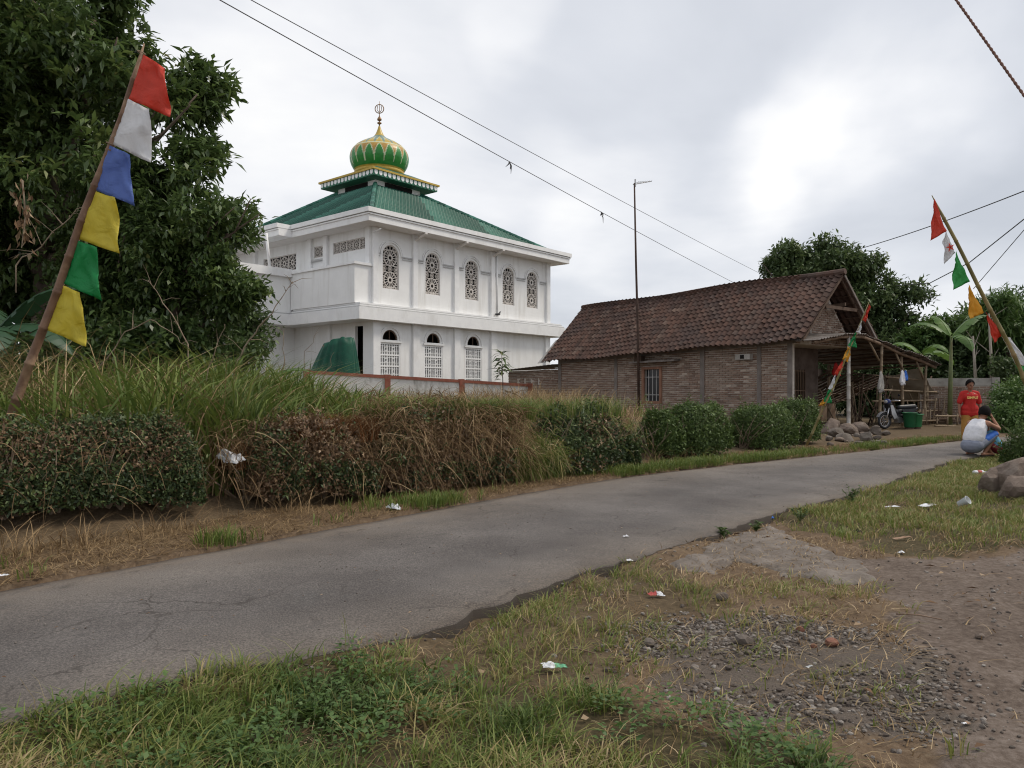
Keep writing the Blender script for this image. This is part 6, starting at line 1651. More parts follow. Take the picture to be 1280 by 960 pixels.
def build_squatter():
    base = Vector(at(1216, 570, 14.85)); base.z = 0.012
    t = thing('person', 'person in white sleeveless vest and grey-blue shorts squatting at the road edge', 'person', base, R(28))
    b = MB(); hc = Vector((0.335, -0.03, 0.825)); Rm = head(b, hc, (0.85, 0.45, -0.28), (0.28, 0, 1))
    b.capsule((0.24, 0, 0.66), (0.31, -0.02, 0.76), 0.06, 0.052)
    spine = [Vector((0.0, 0, 0.22)), Vector((0.03, 0, 0.36)), Vector((0.10, 0, 0.50)), Vector((0.19, 0, 0.61))]
    for (p, q), (r0, r1) in zip(zip(spine[:-1], spine[1:]), ((0.13, 0.125), (0.125, 0.13), (0.13, 0.115))):
        for y in (-0.055, 0.055): b.capsule(p + Vector((0, y, 0)), q + Vector((0, y, 0)), r0, r1)
    for sg in (-1, 1):
        b.capsule((0.2, sg * 0.1, 0.645), (0.215, sg * 0.18, 0.63), 0.06, 0.058)
        hip, kn, an = Vector((0.02, sg * 0.1, 0.20)), Vector((0.43, sg * 0.2, 0.43)), Vector((0.14, sg * 0.15, 0.07))
        b.capsule(hip, kn, 0.095, 0.062); b.capsule(kn, an, 0.06, 0.038); b.capsule((0.08, sg * 0.15, 0.035), (0.31, sg * 0.18, 0.028), 0.036, 0.026)
    # near arm: elbow on the knee, hand at the cheek; far arm resting over the other knee
    sh, el, wr = Vector((0.22, -0.19, 0.62)), Vector((0.47, -0.23, 0.53)), Vector((0.45, -0.12, 0.735))
    b.capsule(sh, el, 0.053, 0.042); b.capsule(el, wr, 0.042, 0.028); hand(b, wr, (-0.25, 0.2, 1), (-0.6, 0.7, 0), 1, 0.7, 1)
    sh, el, wr = Vector((0.22, 0.19, 0.62)), Vector((0.42, 0.24, 0.50)), Vector((0.56, 0.10, 0.50))
    b.capsule(sh, el, 0.053, 0.042); b.capsule(el, wr, 0.042, 0.028); hand(b, wr, (0.7, -0.5, -0.4), (0, 0, -1), 1, 0.6, -1)
    link('body', remeshed(b, 'body', 0.0085, 2), M['skin_l'], t)
    c = MB()
    for (p, q), (r0, r1) in zip(((Vector((0.025, 0, 0.345)), spine[2]), (spine[2], spine[3])), ((0.146, 0.145), (0.145, 0.12))):
        for y in (-0.055, 0.055): c.capsule(p + Vector((0, y, 0.0)), q + Vector((0, y, 0)), r0, r1)
    for sg in (-1, 1): c.capsule((0.17, sg * 0.085, 0.64), (0.24, sg * 0.085, 0.665), 0.055, 0.04)
    link('vest', remeshed(c, 'vest', 0.012, 3), M['c_white'], t)
    c = MB()
    for sg in (-1, 1):
        c.capsule((0.0, sg * 0.09, 0.20), (0.36, sg * 0.18, 0.395), 0.122, 0.088)
    c.capsule((-0.02, -0.07, 0.20), (-0.02, 0.07, 0.20), 0.145, 0.145); c.capsule((0.01, -0.05, 0.28), (0.01, 0.05, 0.28), 0.118, 0.118)
    sh_ = link('shorts', remeshed(c, 'shorts', 0.012, 3), M['c_grey'], t)
    for sg in (-1, 1):
        c = MB(); c.capsule((0.16, sg * 0.155, 0.315), (0.385, sg * 0.197, 0.425), 0.082, 0.072)
        link('side_panel', remeshed(c, 'side_panel', 0.012, 2), M['c_blue'], sh_)
    for sg in (-1, 1): MB().box(0.03, 0.34, sg * 0.165 - 0.05, sg * 0.165 + 0.05, 0.0, 0.016).build('sandal', M['dark'], t, local=True)
    hair_cap(t, hc, Rm, 1.08, M['hair'], 0.25); eyes(t, hc, Rm, 1.0)
def build_child():
    base = Vector((9.62, 14.9, 0.0)); base.z = 0.012
    t = thing('person', 'small person in light blue top and maroon shorts half hidden behind the rounded bush', 'person', base, R(165))
    b = MB(); k = 0.62; hc = Vector((0.20, 0, 0.60)); Rm = head(b, hc, (1, 0.1, -0.1), (0.1, 0, 1), 0.8)
    b.capsule((0.14, 0, 0.46), (0.19, 0, 0.54), 0.04, 0.036)
    for y in (-0.03, 0.03): b.capsule((0, y, 0.15), (0.12, y, 0.42), 0.085, 0.075)
    for sg in (-1, 1):
        b.capsule((0.01, sg * 0.06, 0.13), (0.28, sg * 0.12, 0.27), 0.06, 0.04); b.capsule((0.28, sg * 0.12, 0.27), (0.13, sg * 0.1, 0.05), 0.038, 0.025); b.capsule((0.1, sg * 0.1, 0.025), (0.24, sg * 0.11, 0.02), 0.024, 0.018)
        sh, el, wr = Vector((0.13, sg * 0.11, 0.43)), Vector((0.24, sg * 0.13, 0.32)), Vector((0.36, sg * 0.09, 0.33))
        b.capsule(sh, el, 0.033, 0.026); b.capsule(el, wr, 0.026, 0.018); hand(b, wr, (0.8, -sg * 0.3, -0.3), (0, 0, -1), 0.7, 0.5, -sg)
    link('body', remeshed(b, 'body', 0.008, 2), M['skin_l'], t)
    c = MB()
    for y in (-0.03, 0.03): c.capsule((0.0, y, 0.17), (0.12, y, 0.42), 0.102, 0.088)
    for sg in (-1, 1): c.capsule((0.13, sg * 0.09, 0.43), (0.19, sg * 0.125, 0.37), 0.046, 0.046)
    link('shirt', remeshed(c, 'shirt', 0.011, 3), M['c_lblue'], t)
    c = MB(); c.capsule((0, -0.04, 0.13), (0, 0.04, 0.13), 0.10, 0.10)
    for sg in (-1, 1): c.capsule((0.01, sg * 0.06, 0.13), (0.25, sg * 0.115, 0.25), 0.078, 0.058)
    link('shorts', remeshed(c, 'shorts', 0.011, 3), M['c_maroon'], t)
    hair_cap(t, hc, Rm, 0.82, M['hair']); eyes(t, hc, Rm, 0.8)
build_standing_man(); build_squatter(); build_child()

# ------------------------------------------------------------------ motorcycle and green bins
def build_motorcycle():
    base = at(1124, 545, 23.6); base.z = tz(base.x, base.y)
    t = thing('motorcycle', 'small dark motorcycle with silver leg shields parked before the shed', 'motorcycle', base, R(197))
    t.scale = (0.92, 0.92, 0.92)
    blk = surf('black_plastic', (0.015, 0.015, 0.017), (0.03, 0.03, 0.034), 8, 0.4); chrome = surf('chrome', (0.5, 0.5, 0.52), (0.6, 0.6, 0.62), 6, 0.25, metal=0.8)
    silver = surf('silver_paint', (0.42, 0.43, 0.45), (0.52, 0.53, 0.55), 6, 0.3, metal=0.3); blue = surf('dark_blue_plastic', (0.02, 0.035, 0.12), (0.03, 0.05, 0.17), 6, 0.45)
    for x in (0.62, -0.62):
        w = MB().torus((x, 0, 0.28), (0, 1, 0), 0.235, 0.045, 28, 8).build('wheel', blk, t, local=True, smooth=True)
        r = MB(); r.torus((x, 0, 0.28), (0, 1, 0), 0.185, 0.018, 28, 6); r.tube([(x, -0.05, 0.28), (x, 0.05, 0.28)], 0.04, 10)
        for k in range(10): a = 2 * math.pi * k / 10; r.tube([(x, 0.02 * (-1) ** k, 0.28), (x + 0.18 * math.cos(a), 0, 0.28 + 0.18 * math.sin(a))], 0.005, 4)
        r.build('rim', chrome, w, local=True)
    b = MB(); b.capsule((-0.55, 0, 0.62), (0.05, 0, 0.60), 0.10, 0.09); b.capsule((0.05, 0, 0.50), (0.42, 0, 0.78), 0.07, 0.09); b.capsule((-0.15, 0, 0.40), (0.05, 0, 0.42), 0.12, 0.10); b.capsule((-0.6, 0, 0.64), (-0.75, 0, 0.70), 0.08, 0.05)
    b.capsule((0.40, -0.05, 0.55), (0.47, -0.05, 0.85), 0.09, 0.09); b.capsule((0.40, 0.05, 0.55), (0.47, 0.05, 0.85), 0.09, 0.09)
    link('body', remeshed(b, 'body', 0.02, 3), blk, t)
    s = MB(); s.capsule((-0.62, 0, 0.755), (0.0, 0, 0.735), 0.095, 0.08); me = remeshed(s, 'seat', 0.02, 3); link('seat', me, blk, t)
    f = MB(); 
    for y in (-0.08, 0.08): f.tube([(0.62, y, 0.28), (0.46, y, 0.86)], 0.025, 8)
    f.build('fork', chrome, t, local=True, smooth=True)
    h = MB(); h.tube([(0.30, -0.36, 0.97), (0.40, -0.12, 0.98), (0.42, 0, 0.95), (0.40, 0.12, 0.98), (0.30, 0.36, 0.97)], 0.016, 8); hb = h.build('handlebar', chrome, t, local=True, smooth=True)
    for y in (-1, 1):
        MB().tube([(0.33, y * 0.28, 0.97), (0.36, y * 0.34, 1.12)], 0.008, 6).ellip((0.36, y * 0.35, 1.15), 0.015, 0.055, 0.04).build('mirror', blk, hb, local=True, smooth=True)
    MB().ellip((0.50, 0, 0.93), 0.09, 0.13, 0.10).build('headlight_cowl', blue, t, local=True, smooth=True)
    MB().ellip((0.565, 0, 0.93), 0.04, 0.085, 0.06).build('headlight', M['pane_pale'], t, local=True, smooth=True)
    for y in (-1, 1):
        MB().prism([(0.52, y * 0.15, 0.80), (0.42, y * 0.15, 0.82), (0.22, y * 0.14, 0.42), (0.34, y * 0.14, 0.34), (0.46, y * 0.15, 0.50)], (0, y * 0.02, 0)).build('leg_shield', silver, t, local=True)
        MB().prism([(0.0, y * 0.11, 0.66), (-0.62, y * 0.10, 0.70), (-0.55, y * 0.11, 0.56), (-0.1, y * 0.12, 0.48)], (0, y * 0.02, 0)).build('side_panel', blk, t, local=True)
    m = MB()
    for k in range(9):
        a0 = R(25 + k * 14); a1 = R(25 + (k + 1) * 14)
        for x in (0.62,):
            q = [(x + 0.31 * math.cos(a), y, 0.28 + 0.31 * math.sin(a)) for a in (a0, a1) for y in (-0.06, 0.06)]
            m.add(q + [(p[0], p[1], p[2] + 0.012) for p in q], [(0, 1, 3, 2), (4, 6, 7, 5), (0, 4, 5, 1), (2, 3, 7, 6), (0, 2, 6, 4), (1, 5, 7, 3)])
    m.build('front_mudguard', silver, t, local=True)
    m = MB()
    for k in range(10):
        a0 = R(30 + k * 14); a1 = R(30 + (k + 1) * 14)
        q = [(-0.62 + 0.32 * math.cos(a), y, 0.28 + 0.32 * math.sin(a)) for a in (a0, a1) for y in (-0.07, 0.07)]
        m.add(q + [(p[0], p[1], p[2] + 0.012) for p in q], [(0, 1, 3, 2), (4, 6, 7, 5), (0, 4, 5, 1), (2, 3, 7, 6), (0, 2, 6, 4), (1, 5, 7, 3)])
    m.build('rear_mudguard', blk, t, local=True)
    MB().tube([(0.1, -0.12, 0.25), (-0.3, -0.16, 0.25), (-0.85, -0.17, 0.38)], [0.025, 0.03, 0.05], 10).build('exhaust', chrome, t, local=True, smooth=True)
    e = MB(); e.box(-0.1, 0.12, -0.1, 0.1, 0.22, 0.42); e.tube([(0.05, 0, 0.35), (0.22, 0, 0.38)], 0.07, 12); e.build('engine', M['alu'], t, local=True)
    MB().tube([(-0.1, 0.12, 0.25), (-0.2, 0.22, 0.0)], 0.012, 6).build('kickstand', chrome, t, local=True)
    gm = surf('green_plastic', (0.012, 0.095, 0.04), (0.02, 0.13, 0.055), 4, 0.5)
    for px, d, s, lab in ((1137, 23.3, 0.84, 'dark green plastic bin standing against the motorcycle'), (1146, 23.4, 0.74, 'lighter small green plastic bin right of the motorcycle')):
        p = at(px, 540, d); p.z = tz(p.x, p.y); q = thing('plastic_bin', lab, 'bin', p, 0, 'green plastic bins')
        mm = gm if s > 0.8 else surf('light_green_plastic', (0.03, 0.16, 0.065), (0.04, 0.20, 0.08), 4, 0.5)
        b = MB(); prof = [(0.17, 0.0), (0.185, 0.02), (0.225, 0.46), (0.25, 0.47), (0.25, 0.50), (0.215, 0.50), (0.175, 0.04), (0.0, 0.04)]
        b.lathe([(r * s, z * s * 1.1 + 0.06) for r, z in prof], 24); b.build('bucket', mm, q, local=True, smooth=True)
        MB().torus((0, 0, 0.53 * s + 0.06), (0, 0, 1), 0.25 * s, 0.016, 24, 6).build('rim', mm, q, local=True, smooth=True)
        m = MB(); m.lathe([(0.15 * s, -0.02), (0.15 * s, 0.07)], 16); m.build('foot', M['wood_dark'], q, local=True)
build_motorcycle()

# ------------------------------------------------------------------ stones
import bmesh
def rock_mesh(sx, sy, sz, seed, pts=26, rough=0.12, sub=3):
    """boulder: a ball cut by random planes, then roughened"""
    g = random.Random(seed); bm = bmesh.new(); bmesh.ops.create_icosphere(bm, subdivisions=max(1, sub), radius=1.0)
    cuts = []
    for _ in range(9):
        n = Vector((g.gauss(0, 1), g.gauss(0, 1), g.gauss(0, 0.8))).normalized(); cuts.append((n, g.uniform(0.52, 0.85)))
    for v in bm.verts:
        p = v.co.copy()
        for n, d in cuts:
            k = p.dot(n)
            if k > d: p -= n * (k - d) * 0.92
        if sub > 1:
            q = p * 2.2; nz = float(fbm(np.array([q.x + q.z * 1.3 + seed]), np.array([q.y - q.z * 0.7]), seed, 4)[0]) - 0.5
            p *= 1 + nz * rough * 2
        v.co = Vector((p.x * sx, p.y * sy, p.z * sz))
    me = bpy.data.meshes.new('stone'); bm.to_mesh(me); bm.free()
    return me
def stone(name, label, px, py, d, sx, sy, sz, seed, mat, rz=0.0, sink=0.25, group=None, cat='stone', smooth=False, sub=3):
    p = at(px, py, d); z = tz(p.x, p.y)
    o = link(name, rock_mesh(sx, sy, sz, seed, sub=sub), mat); o.location = (p.x, p.y, z + sz * (1 - sink) if not isinstance(sink, tuple) else sink[0]); o.rotation_euler = (0, 0, rz)
    if smooth: o.data.polygons.foreach_set("use_smooth", np.ones(len(o.data.polygons), dtype=bool))
    return tag(o, label, cat, group)
def build_stones():
    stone('boulder', 'big brown boulder cut off by the photo edge, beside the grass verge', 1278, 600, 9.75, 0.42, 0.36, 0.34, 3, M['boulder'], 0.3, 0.45, 'brown boulders', 'boulder')
    stone('boulder', 'flat-sided brown boulder at the front of the boulder pile', 1272, 612, 9.25, 0.34, 0.26, 0.22, 8, M['boulder'], 1.0, 0.45, 'brown boulders', 'boulder')
    stone('boulder', 'low brown boulder touching the green verge grass, leftmost of the pile', 1243, 600, 9.8, 0.24, 0.26, 0.23, 12, M['boulder'], 2.0, 0.45, 'brown boulders', 'boulder')
    spec = [(1062, 528, 20.6, .32, .28, .22, 'dark rough stone nearest the shed post'), (1046, 534, 19.6, .26, .22, .17, 'squat grey stone beside the last narrow hedge'), (1083, 540, 18.9, .27, .14, .20, 'pale grey slab stone standing in front of the stone heap'),
            (1075, 522, 21.2, .34, .26, .20, 'large grey stone at the back of the heap'), (1094, 532, 20.8, .24, .22, .17, 'tilted grey stone at the outer end of the heap'), (1055, 545, 18.7, .26, .24, .15, 'low brown stone at the foot of the heap'),
            (1038, 522, 20.8, .36, .3, .3, 'dark stone half hidden behind the last narrow hedge'), (1095, 552, 18.2, .24, .18, .07, 'flat pale stone on the earth before the heap'), (930, 514, 21.0, .42, .34, .34, 'dark stone behind the hedge gap'),
            (966, 566, 15.6, .12, .1, .06, 'small pale stone at the road edge by the square hedges')]
    for i, (px, py, d, a, b, c, lab) in enumerate(spec):
        stone('stone', lab, px, py, d, a, b, c, 20 + i * 3, M['stone'] if i % 3 else M['boulder'], i * 0.8, 0.5, 'heap of stones by the shed' if i < 8 else None)
    for i, (px, py, s, lab, mat) in enumerate([(932, 806, 0.034, 'grey angular stone on the gravel patch', M['stone']), (1040, 812, 0.028, 'broken dark red brick piece on the gravel', M['redbrickbit']),
            (1000, 795, 0.019, 'small red brick chip in the grass above the gravel', M['redbrickbit']), (1018, 812, 0.014, 'tiny brick chip beside the broken brick piece', M['redbrickbit']), (1024, 846, 0.022, 'round pale pebble in the middle of the gravel', M['stone']),
            (810, 806, 0.028, 'flat stone in the dry grass near the snack wrapper', M['stone']), (903, 752, 0.03, 'tan flat stone in the dry grass', M['stone']), (1080, 880, 0.02, 'small pebble at the lower edge of the gravel', M['stone']), (1225, 800, 0.018, 'dark clod on the bare dirt', M['boulder'])]):
        p = gp(px, py, -0.04); stone('stone', lab, px, py, p.y, s * 1.5, s * 1.2, s, 60 + i, mat, i * 1.1, 0.25, None, 'stone', sub=2)
    # rubble strewn round the heap
    for i in range(46):
        px, py = random.uniform(1035, 1112), random.uniform(528, 556); d = 1.25 * F / (py - HY)
        if d > 23 or d < 17.2: continue
        s = random.uniform(0.05, 0.15); stone('stone', 'loose fist-sized rubble stone around the heap by the shed', px, py, d, s, s * 0.8, s * 0.6, 400 + i, M['stone'] if i % 3 else M['boulder'], i, 0.35, 'rubble round the stone heap', 'stone', sub=2)
    # loose gravel
    g = np.random.default_rng(8); V = []; Fc = []; Rn = []
    kinds = []
    for k in range(10):
        me = rock_mesh(1, 0.8, 0.6, 300 + k, 11, 0, 1); v = np.empty(len(me.vertices) * 3); me.vertices.foreach_get('co', v); kinds.append((v.reshape(-1, 3), [tuple(p.vertices) for p in me.polygons])); bpy.data.meshes.remove(me)
    nb = 0
    def drop(x, y, s):
        nonlocal nb
        v, f = kinds[g.integers(10)]; a = g.random() * 6.28; R2 = np.array([[math.cos(a), -math.sin(a), 0], [math.sin(a), math.cos(a), 0], [0, 0, 1]])
        V.append(v @ R2.T * s + np.array([x, y, tz_fast(x, y) + s * 0.2])); Fc.extend([tuple(i + nb for i in q) for q in f]); Rn.extend([g.random()] * len(v)); nb += len(v)
    X = g.uniform(0.2, 4.5, 130000); Y = g.uniform(2.2, 6.4, 130000); ZT = terrain(X, Y)
    ing = inpoly(X + g.normal(0, 0.12, len(X)), Y + g.normal(0, 0.12, len(X)), P_GRAVEL); dirt = inpoly(X, Y, P_DIRT)
    cl = fbm(X * 2.2, Y * 2.2, 66)
    keep = (ing & (g.random(len(X)) < sstep(0.3, 0.6, cl) * 0.9)) | (dirt & (g.random(len(X)) < 0.006)) | (g.random(len(X)) < 0.006)
    idx = np.where(keep)[0][:12000]
    zmap = dict()
    def tz_fast(x, y): return zmap[(x, y)]
    for i in idx:
        zmap[(X[i], Y[i])] = ZT[i]; drop(X[i], Y[i], 0.004 + 0.014 * g.random() ** 2.2 + (0.012 if g.random() < 0.03 else 0))
    # crumbs of asphalt along the broken road edge
    e = resample(NEARS, 2400); e = e[(e[:, 1] > 2.8) & (e[:, 1] < 12)]
    for _ in range(900):
        p = e[g.integers(len(e))] + g.normal(0, 0.09, 2); zmap[(p[0], p[1])] = tz(p[0], p[1]) if g.random() < 1 else 0; drop(p[0], p[1], 0.004 + 0.014 * g.random() ** 2)
    # chips lying on the asphalt
    fa = resample(FARS, 2400); ne = resample(NEARS, 2400)
    for _ in range(2600):
        k = g.integers(2400); t = np.clip(g.normal(0.6, 0.22), 0.05, 0.97); p = fa[k] * (1 - t) + ne[k] * t
        if p[1] < 1.8 or p[1] > 13: continue
        zmap[(p[0], p[1])] = 0.014 + 0.018 * 4 * t * (1 - t); drop(p[0], p[1], 0.003 + 0.006 * g.random() ** 2)
    o = link('gravel', mesh_from('gravel', np.concatenate(V), Fc, Rn), M['gravel'], None, 'stuff'); tag(o, 'loose grey gravel strewn over the bare yard', 'gravel')
build_stones()
# ------------------------------------------------------------------ grass, straw and weeds
def tufts(X, Y, per, hmin, hmax, lean, wid, rlo, rhi, spread, name, mat, label, cat='grass', zfn=terrain, seg=3, g=rng, rbias=None, lf=None, hsc=None):
    n = len(X); Z = zfn(X, Y)
    I = np.repeat(np.arange(n), per); m = len(I)
    a = g.random(m) * 6.283; r = spread * np.sqrt(g.random(m))
    B = np.c_[X[I] + np.cos(a) * r, Y[I] + np.sin(a) * r, Z[I] - 0.01]
    hs = g.random(n)
    H = (hmin + (hmax - hmin) * (0.35 * hs[I] + 0.65 * g.random(m)))
    if hsc is not None: H = H * hsc[I]
    Az = a + g.normal(0, 0.9, m)
    Ld = H * lean * (0.15 + g.random(m))
    if lf is not None: Ld = Ld * lf
    tone = g.random(n)
    rn = np.clip(rlo + (rhi - rlo) * (0.45 * tone[I] + 0.55 * g.random(m)) + (0 if rbias is None else rbias[I]), 0, 1)
    o = blades(name, B, Az, H, Ld, wid * (0.6 + 0.8 * g.random(m)), rn, mat, None, 'stuff', seg=seg)
    return tag(o, label, cat)
def scatter(poly, dens, g, jitter=0.1):
    P = np.array(poly); lo, hi = P.min(0), P.max(0); lo = np.maximum(lo, [-7, 1.7]); hi = np.minimum(hi, [14, 16])
    n = int((hi[0] - lo[0]) * (hi[1] - lo[1]) * dens); X = g.uniform(lo[0], hi[0], n); Y = g.uniform(lo[1], hi[1], n)
    k = inpoly(X + g.normal(0, jitter, n), Y + g.normal(0, jitter, n), poly)
    X, Y = X[k], Y[k]
    ok = (-sdist(X, Y, NEARS) > -0.03) & (np.abs(X) < Y * 0.80 + 0.3)
    return X[ok], Y[ok]
def build_grass():
    g = np.random.default_rng(21)
    X, Y = scatter(P_LUSH, 700, g); k = g.random(len(X)) < 0.05 + 0.8 * sstep(0.38, 0.58, fbm(X * 3.4, Y * 3.4, 71)); X, Y = X[k], Y[k]
    dry = (fbm(X * 2.4 + 4, Y * 2.4, 72) - 0.46) * 1.5
    tufts(X, Y, 8, 0.018, 0.125, 1.7, 0.0072, 0.0, 0.74, 0.05, 'lawn_grass', M['grass'], 'lush green grass along the bottom of the photo', g=g, rbias=dry)
    X, Y = scatter(P_MIX, 300, g); k = g.random(len(X)) < 0.04 + 0.8 * sstep(0.47, 0.66, fbm(X * 2.2, Y * 2.2, 73)); X, Y = X[k], Y[k]
    tufts(X, Y, 8, 0.02, 0.10, 1.7, 0.006, 0.25, 1.0, 0.05, 'patchy_grass', M['grass'], 'patchy half dry grass between the road and the gravel', g=g)
    X, Y = scatter(P_SPARSE, 190, g); k = g.random(len(X)) < 0.04 + 0.8 * sstep(0.47, 0.66, fbm(X * 2.2, Y * 2.2, 74)); X, Y = X[k], Y[k]
    tufts(X, Y, 8, 0.02, 0.09, 1.6, 0.007, 0.35, 1.0, 0.06, 'sparse_grass', M['grass'], 'sparse yellowing grass around the concrete apron', g=g)
    X, Y = scatter(P_VERGE, 260, g, 0.2); k = g.random(len(X)) < 0.12 + 0.88 * sstep(0.38, 0.62, fbm(X * 1.6, Y * 1.6, 75) + 0.06 * (Y - 8.5)); X, Y = X[k], Y[k]
    tufts(X, Y, 8, 0.02, 0.11, 1.3, 0.009, 0.3, 0.98, 0.08, 'verge_grass', M['grass'], 'yellow green grass verge in front of the boulders', g=g)
    X, Y = scatter(P_EDGE, 130, g); k = g.random(len(X)) < sstep(0.45, 0.65, fbm(X * 2, Y * 2, 76)); X, Y = X[k], Y[k]
    tufts(X, Y, 8, 0.03, 0.12, 1.0, 0.006, 0.2, 0.9, 0.04, 'yard_grass', M['grass'], 'thin grass at the edge of the bare dirt yard', g=g)
    X, Y = scatter(P_GRAVEL, 75, g); k = g.random(len(X)) < 0.15 + 0.7 * sstep(0.48, 0.64, fbm(X * 2.6, Y * 2.6, 79)); X, Y = X[k], Y[k]
    tufts(X, Y, 7, 0.015, 0.08, 1.7, 0.006, 0.25, 1.0, 0.05, 'gravel_grass', M['grass'], 'small tufts and dry blades growing through the gravel', g=g)
    # tall seed stalks near the camera
    X, Y = scatter(P_LUSH, 9, g); tufts(X, Y, 3, 0.14, 0.30, 0.6, 0.004, 0.5, 0.95, 0.03, 'grass_stalks', M['grass'], 'tall thin grass stalks standing above the lawn', g=g)
    # small round-leaved weeds in the lawn
    X, Y = scatter(P_LUSH, 260, g); k = fbm(X * 1.6 + 7, Y * 1.6, 77) > 0.50; X, Y = X[k], Y[k]; n = len(X); per = 9; I = np.repeat(np.arange(n), per); m = len(I)
    a = g.random(m) * 6.283; r = 0.05 * np.sqrt(g.random(m)); P = np.c_[X[I] + np.cos(a) * r, Y[I] + np.sin(a) * r, terrain(X, Y)[I] + 0.015 + 0.06 * g.random(m)]
    A = np.c_[np.cos(a), np.sin(a), 0.25 + 0.4 * g.random(m)]
    tag(leaves('lawn_weeds', P, A, np.tile([0, 0, 1.0], (m, 1)) + g.normal(size=(m, 3)) * 0.3, 0.018 + 0.02 * g.random(m), 0.013 + 0.012 * g.random(m), 0.2 + 0.5 * g.random(m), M['leaf_light'], kind='stuff'), 'low broad-leaved weeds among the lawn grass', 'weeds')
    # flattened dry straw over the near ground
    n = 90000; X = g.uniform(-2.5, 9, n); Y = g.uniform(2.2, 14, n); sn = -sdist(X, Y, NEARS)
    bare = inpoly(X, Y, P_DIRT); k = (sn > 0.0) & (g.random(n) < np.where(bare, 0.04, 0.25 + 0.75 * sstep(0.4, 0.62, fbm(X * 1.5, Y * 1.5, 78)))) & (np.abs(X) < Y * 0.75 + 0.3) ; X, Y = X[k], Y[k]
    far_ = 1 + 0.08 * Y
    m = len(X); o = blades('dry_litter', np.c_[X, Y, terrain(X, Y) + 0.006], g.random(m) * 6.283, 0.012 + 0.03 * g.random(m), 0.03 + 0.13 * g.random(m), 0.0035 * far_ * (0.6 + g.random(m)), g.random(m), M['straw'], None, 'stuff', seg=2); tag(o, 'flattened dry straw scattered over the near ground', 'straw')
    # far verge: straw carpet, then green patches at the asphalt
    e = resample(FARS, 6000); e = e[(e[:, 0] > -7.5) & (e[:, 0] < 13)]
    T = np.gradient(e, axis=0); T /= np.linalg.norm(T, axis=1)[:, None]; Nn = np.c_[-T[:, 1], T[:, 0]]
    n = 60000; i = g.integers(len(e), size=n); o_ = g.random(n) ** 0.9 * 1.15 - 0.05; P = e[i] + Nn[i] * o_[:, None]
    o = blades('verge_straw', np.c_[P, terrain(P[:, 0], P[:, 1]) + 0.005], g.random(n) * 6.283, 0.008 + 0.04 * g.random(n) ** 1.5, 0.05 + 0.22 * g.random(n), 0.0055 * (0.6 + g.random(n)), np.clip(0.75 * g.random(n) + 0.5 * (fbm(P[:, 0] * 3, P[:, 1] * 3, 99) - 0.5), 0, 1), M['straw'], None, 'stuff', seg=2); tag(o, 'matted dry straw on the verge below the hedges', 'straw')
    n = 5200; i = g.integers(len(e), size=n); o_ = np.abs(g.normal(0, 0.28, n)); P = e[i] + Nn[i] * o_[:, None]; ptc = fbm(P[:, 0] * 1.3 + 2, P[:, 1] * 1.3, 81)
    k = (g.random(n) < np.where(P[:, 0] > 6.3, 0.10, np.where(P[:, 0] > 1.5, 0.55, 0.02)) + 0.95 * sstep(0.52, 0.64, ptc)) ; P = P[k]
    tufts(P[:, 0], P[:, 1], 8, 0.05, 0.18, 0.9, 0.009, 0.15, 0.75, 0.06, 'roadside_grass', M['grass'], 'green grass tufts along the far edge of the road', g=g)
    # grass standing in and on the hedge foot
    n = 1000; i = g.integers(len(e), size=n); P = e[i] + Nn[i] * (0.6 + 0.6 * g.random(n))[:, None]; k = (P[:, 0] < 3.5) & (g.random(n) < 0.1 + sstep(0.45, 0.65, fbm(P[:, 0] * 2, P[:, 1] * 2, 88))); P = P[k]
    tufts(P[:, 0], P[:, 1], 6, 0.03, 0.30, 2.0, 0.007, 0.0, 0.8, 0.16, 'hedge_foot_grass', M['straw'], 'dry stems leaning against the hedge feet', 'straw', g=g)
    # tall weeds on the raised plot behind the hedges
    n = 9000; X = g.uniform(-11, 2.6, n); Y = g.uniform(6.5, 17, n); sf = sdist(X, Y, FARS); c = fbm(X * 0.7, Y * 0.7, 83)
    k = (sf > 1.75) & (sf < 6.5) & (g.random(n) < 0.35 + 0.65 * sstep(0.38, 0.58, c)); X, Y = X[k], Y[k]
    hb = np.where(X < -1.6, 1.0, 0.62)
    pxx = CX + F * X / Y; left = pxx < 470
    hn = (0.55 + 0.9 * fbm(X * 1.1, Y * 1.1, 85)) * np.interp(pxx, [0, 150, 330, 430, 520, 640, 700], [0.95, 1.1, 1.05, 0.8, 0.6, 0.5, 0.32])
    tufts(X[left], Y[left], 9, 0.4, 1.4, 0.9, 0.032, 0.14, 0.68, 0.18, 'tall_grass', M['grass'], 'tall bright green grass on the plot behind the long hedge', g=g, seg=4, hsc=hn[left])
    tufts(X[~left], Y[~left], 10, 0.4, 1.4, 1.1, 0.024, 0.2, 1.0, 0.22, 'weedy_grass', M['grass'], 'mixed green and dry weeds behind the browning hedges', g=g, seg=4, hsc=hn[~left])
    n = 1200; X = g.uniform(-8.5, 3.2, n); Y = g.uniform(7.5, 19, n); sf = sdist(X, Y, FARS); k = (sf > 1.5) & (sf < 7); X, Y = X[k], Y[k]
    tufts(X, Y, 7, 0.6, 1.65, 1.3, 0.012, 0.2, 1.0, 0.25, 'dead_stalks', M['straw'], 'bleached dead grass stalks arching over the weedy plot', 'straw', g=g, seg=5, hsc=np.interp(CX + F * X / Y, [0, 330, 520], [1.1, 1.0, 0.5]))
    # pinkish dry grass beside the annexe
    c0 = at(540, 495, 17.0); n = 520; X = c0.x + g.normal(0, 1.7, n); Y = c0.y + g.normal(0, 1.6, n); k = sdist(X, Y, FARS) > 2.0; X, Y = X[k], Y[k]
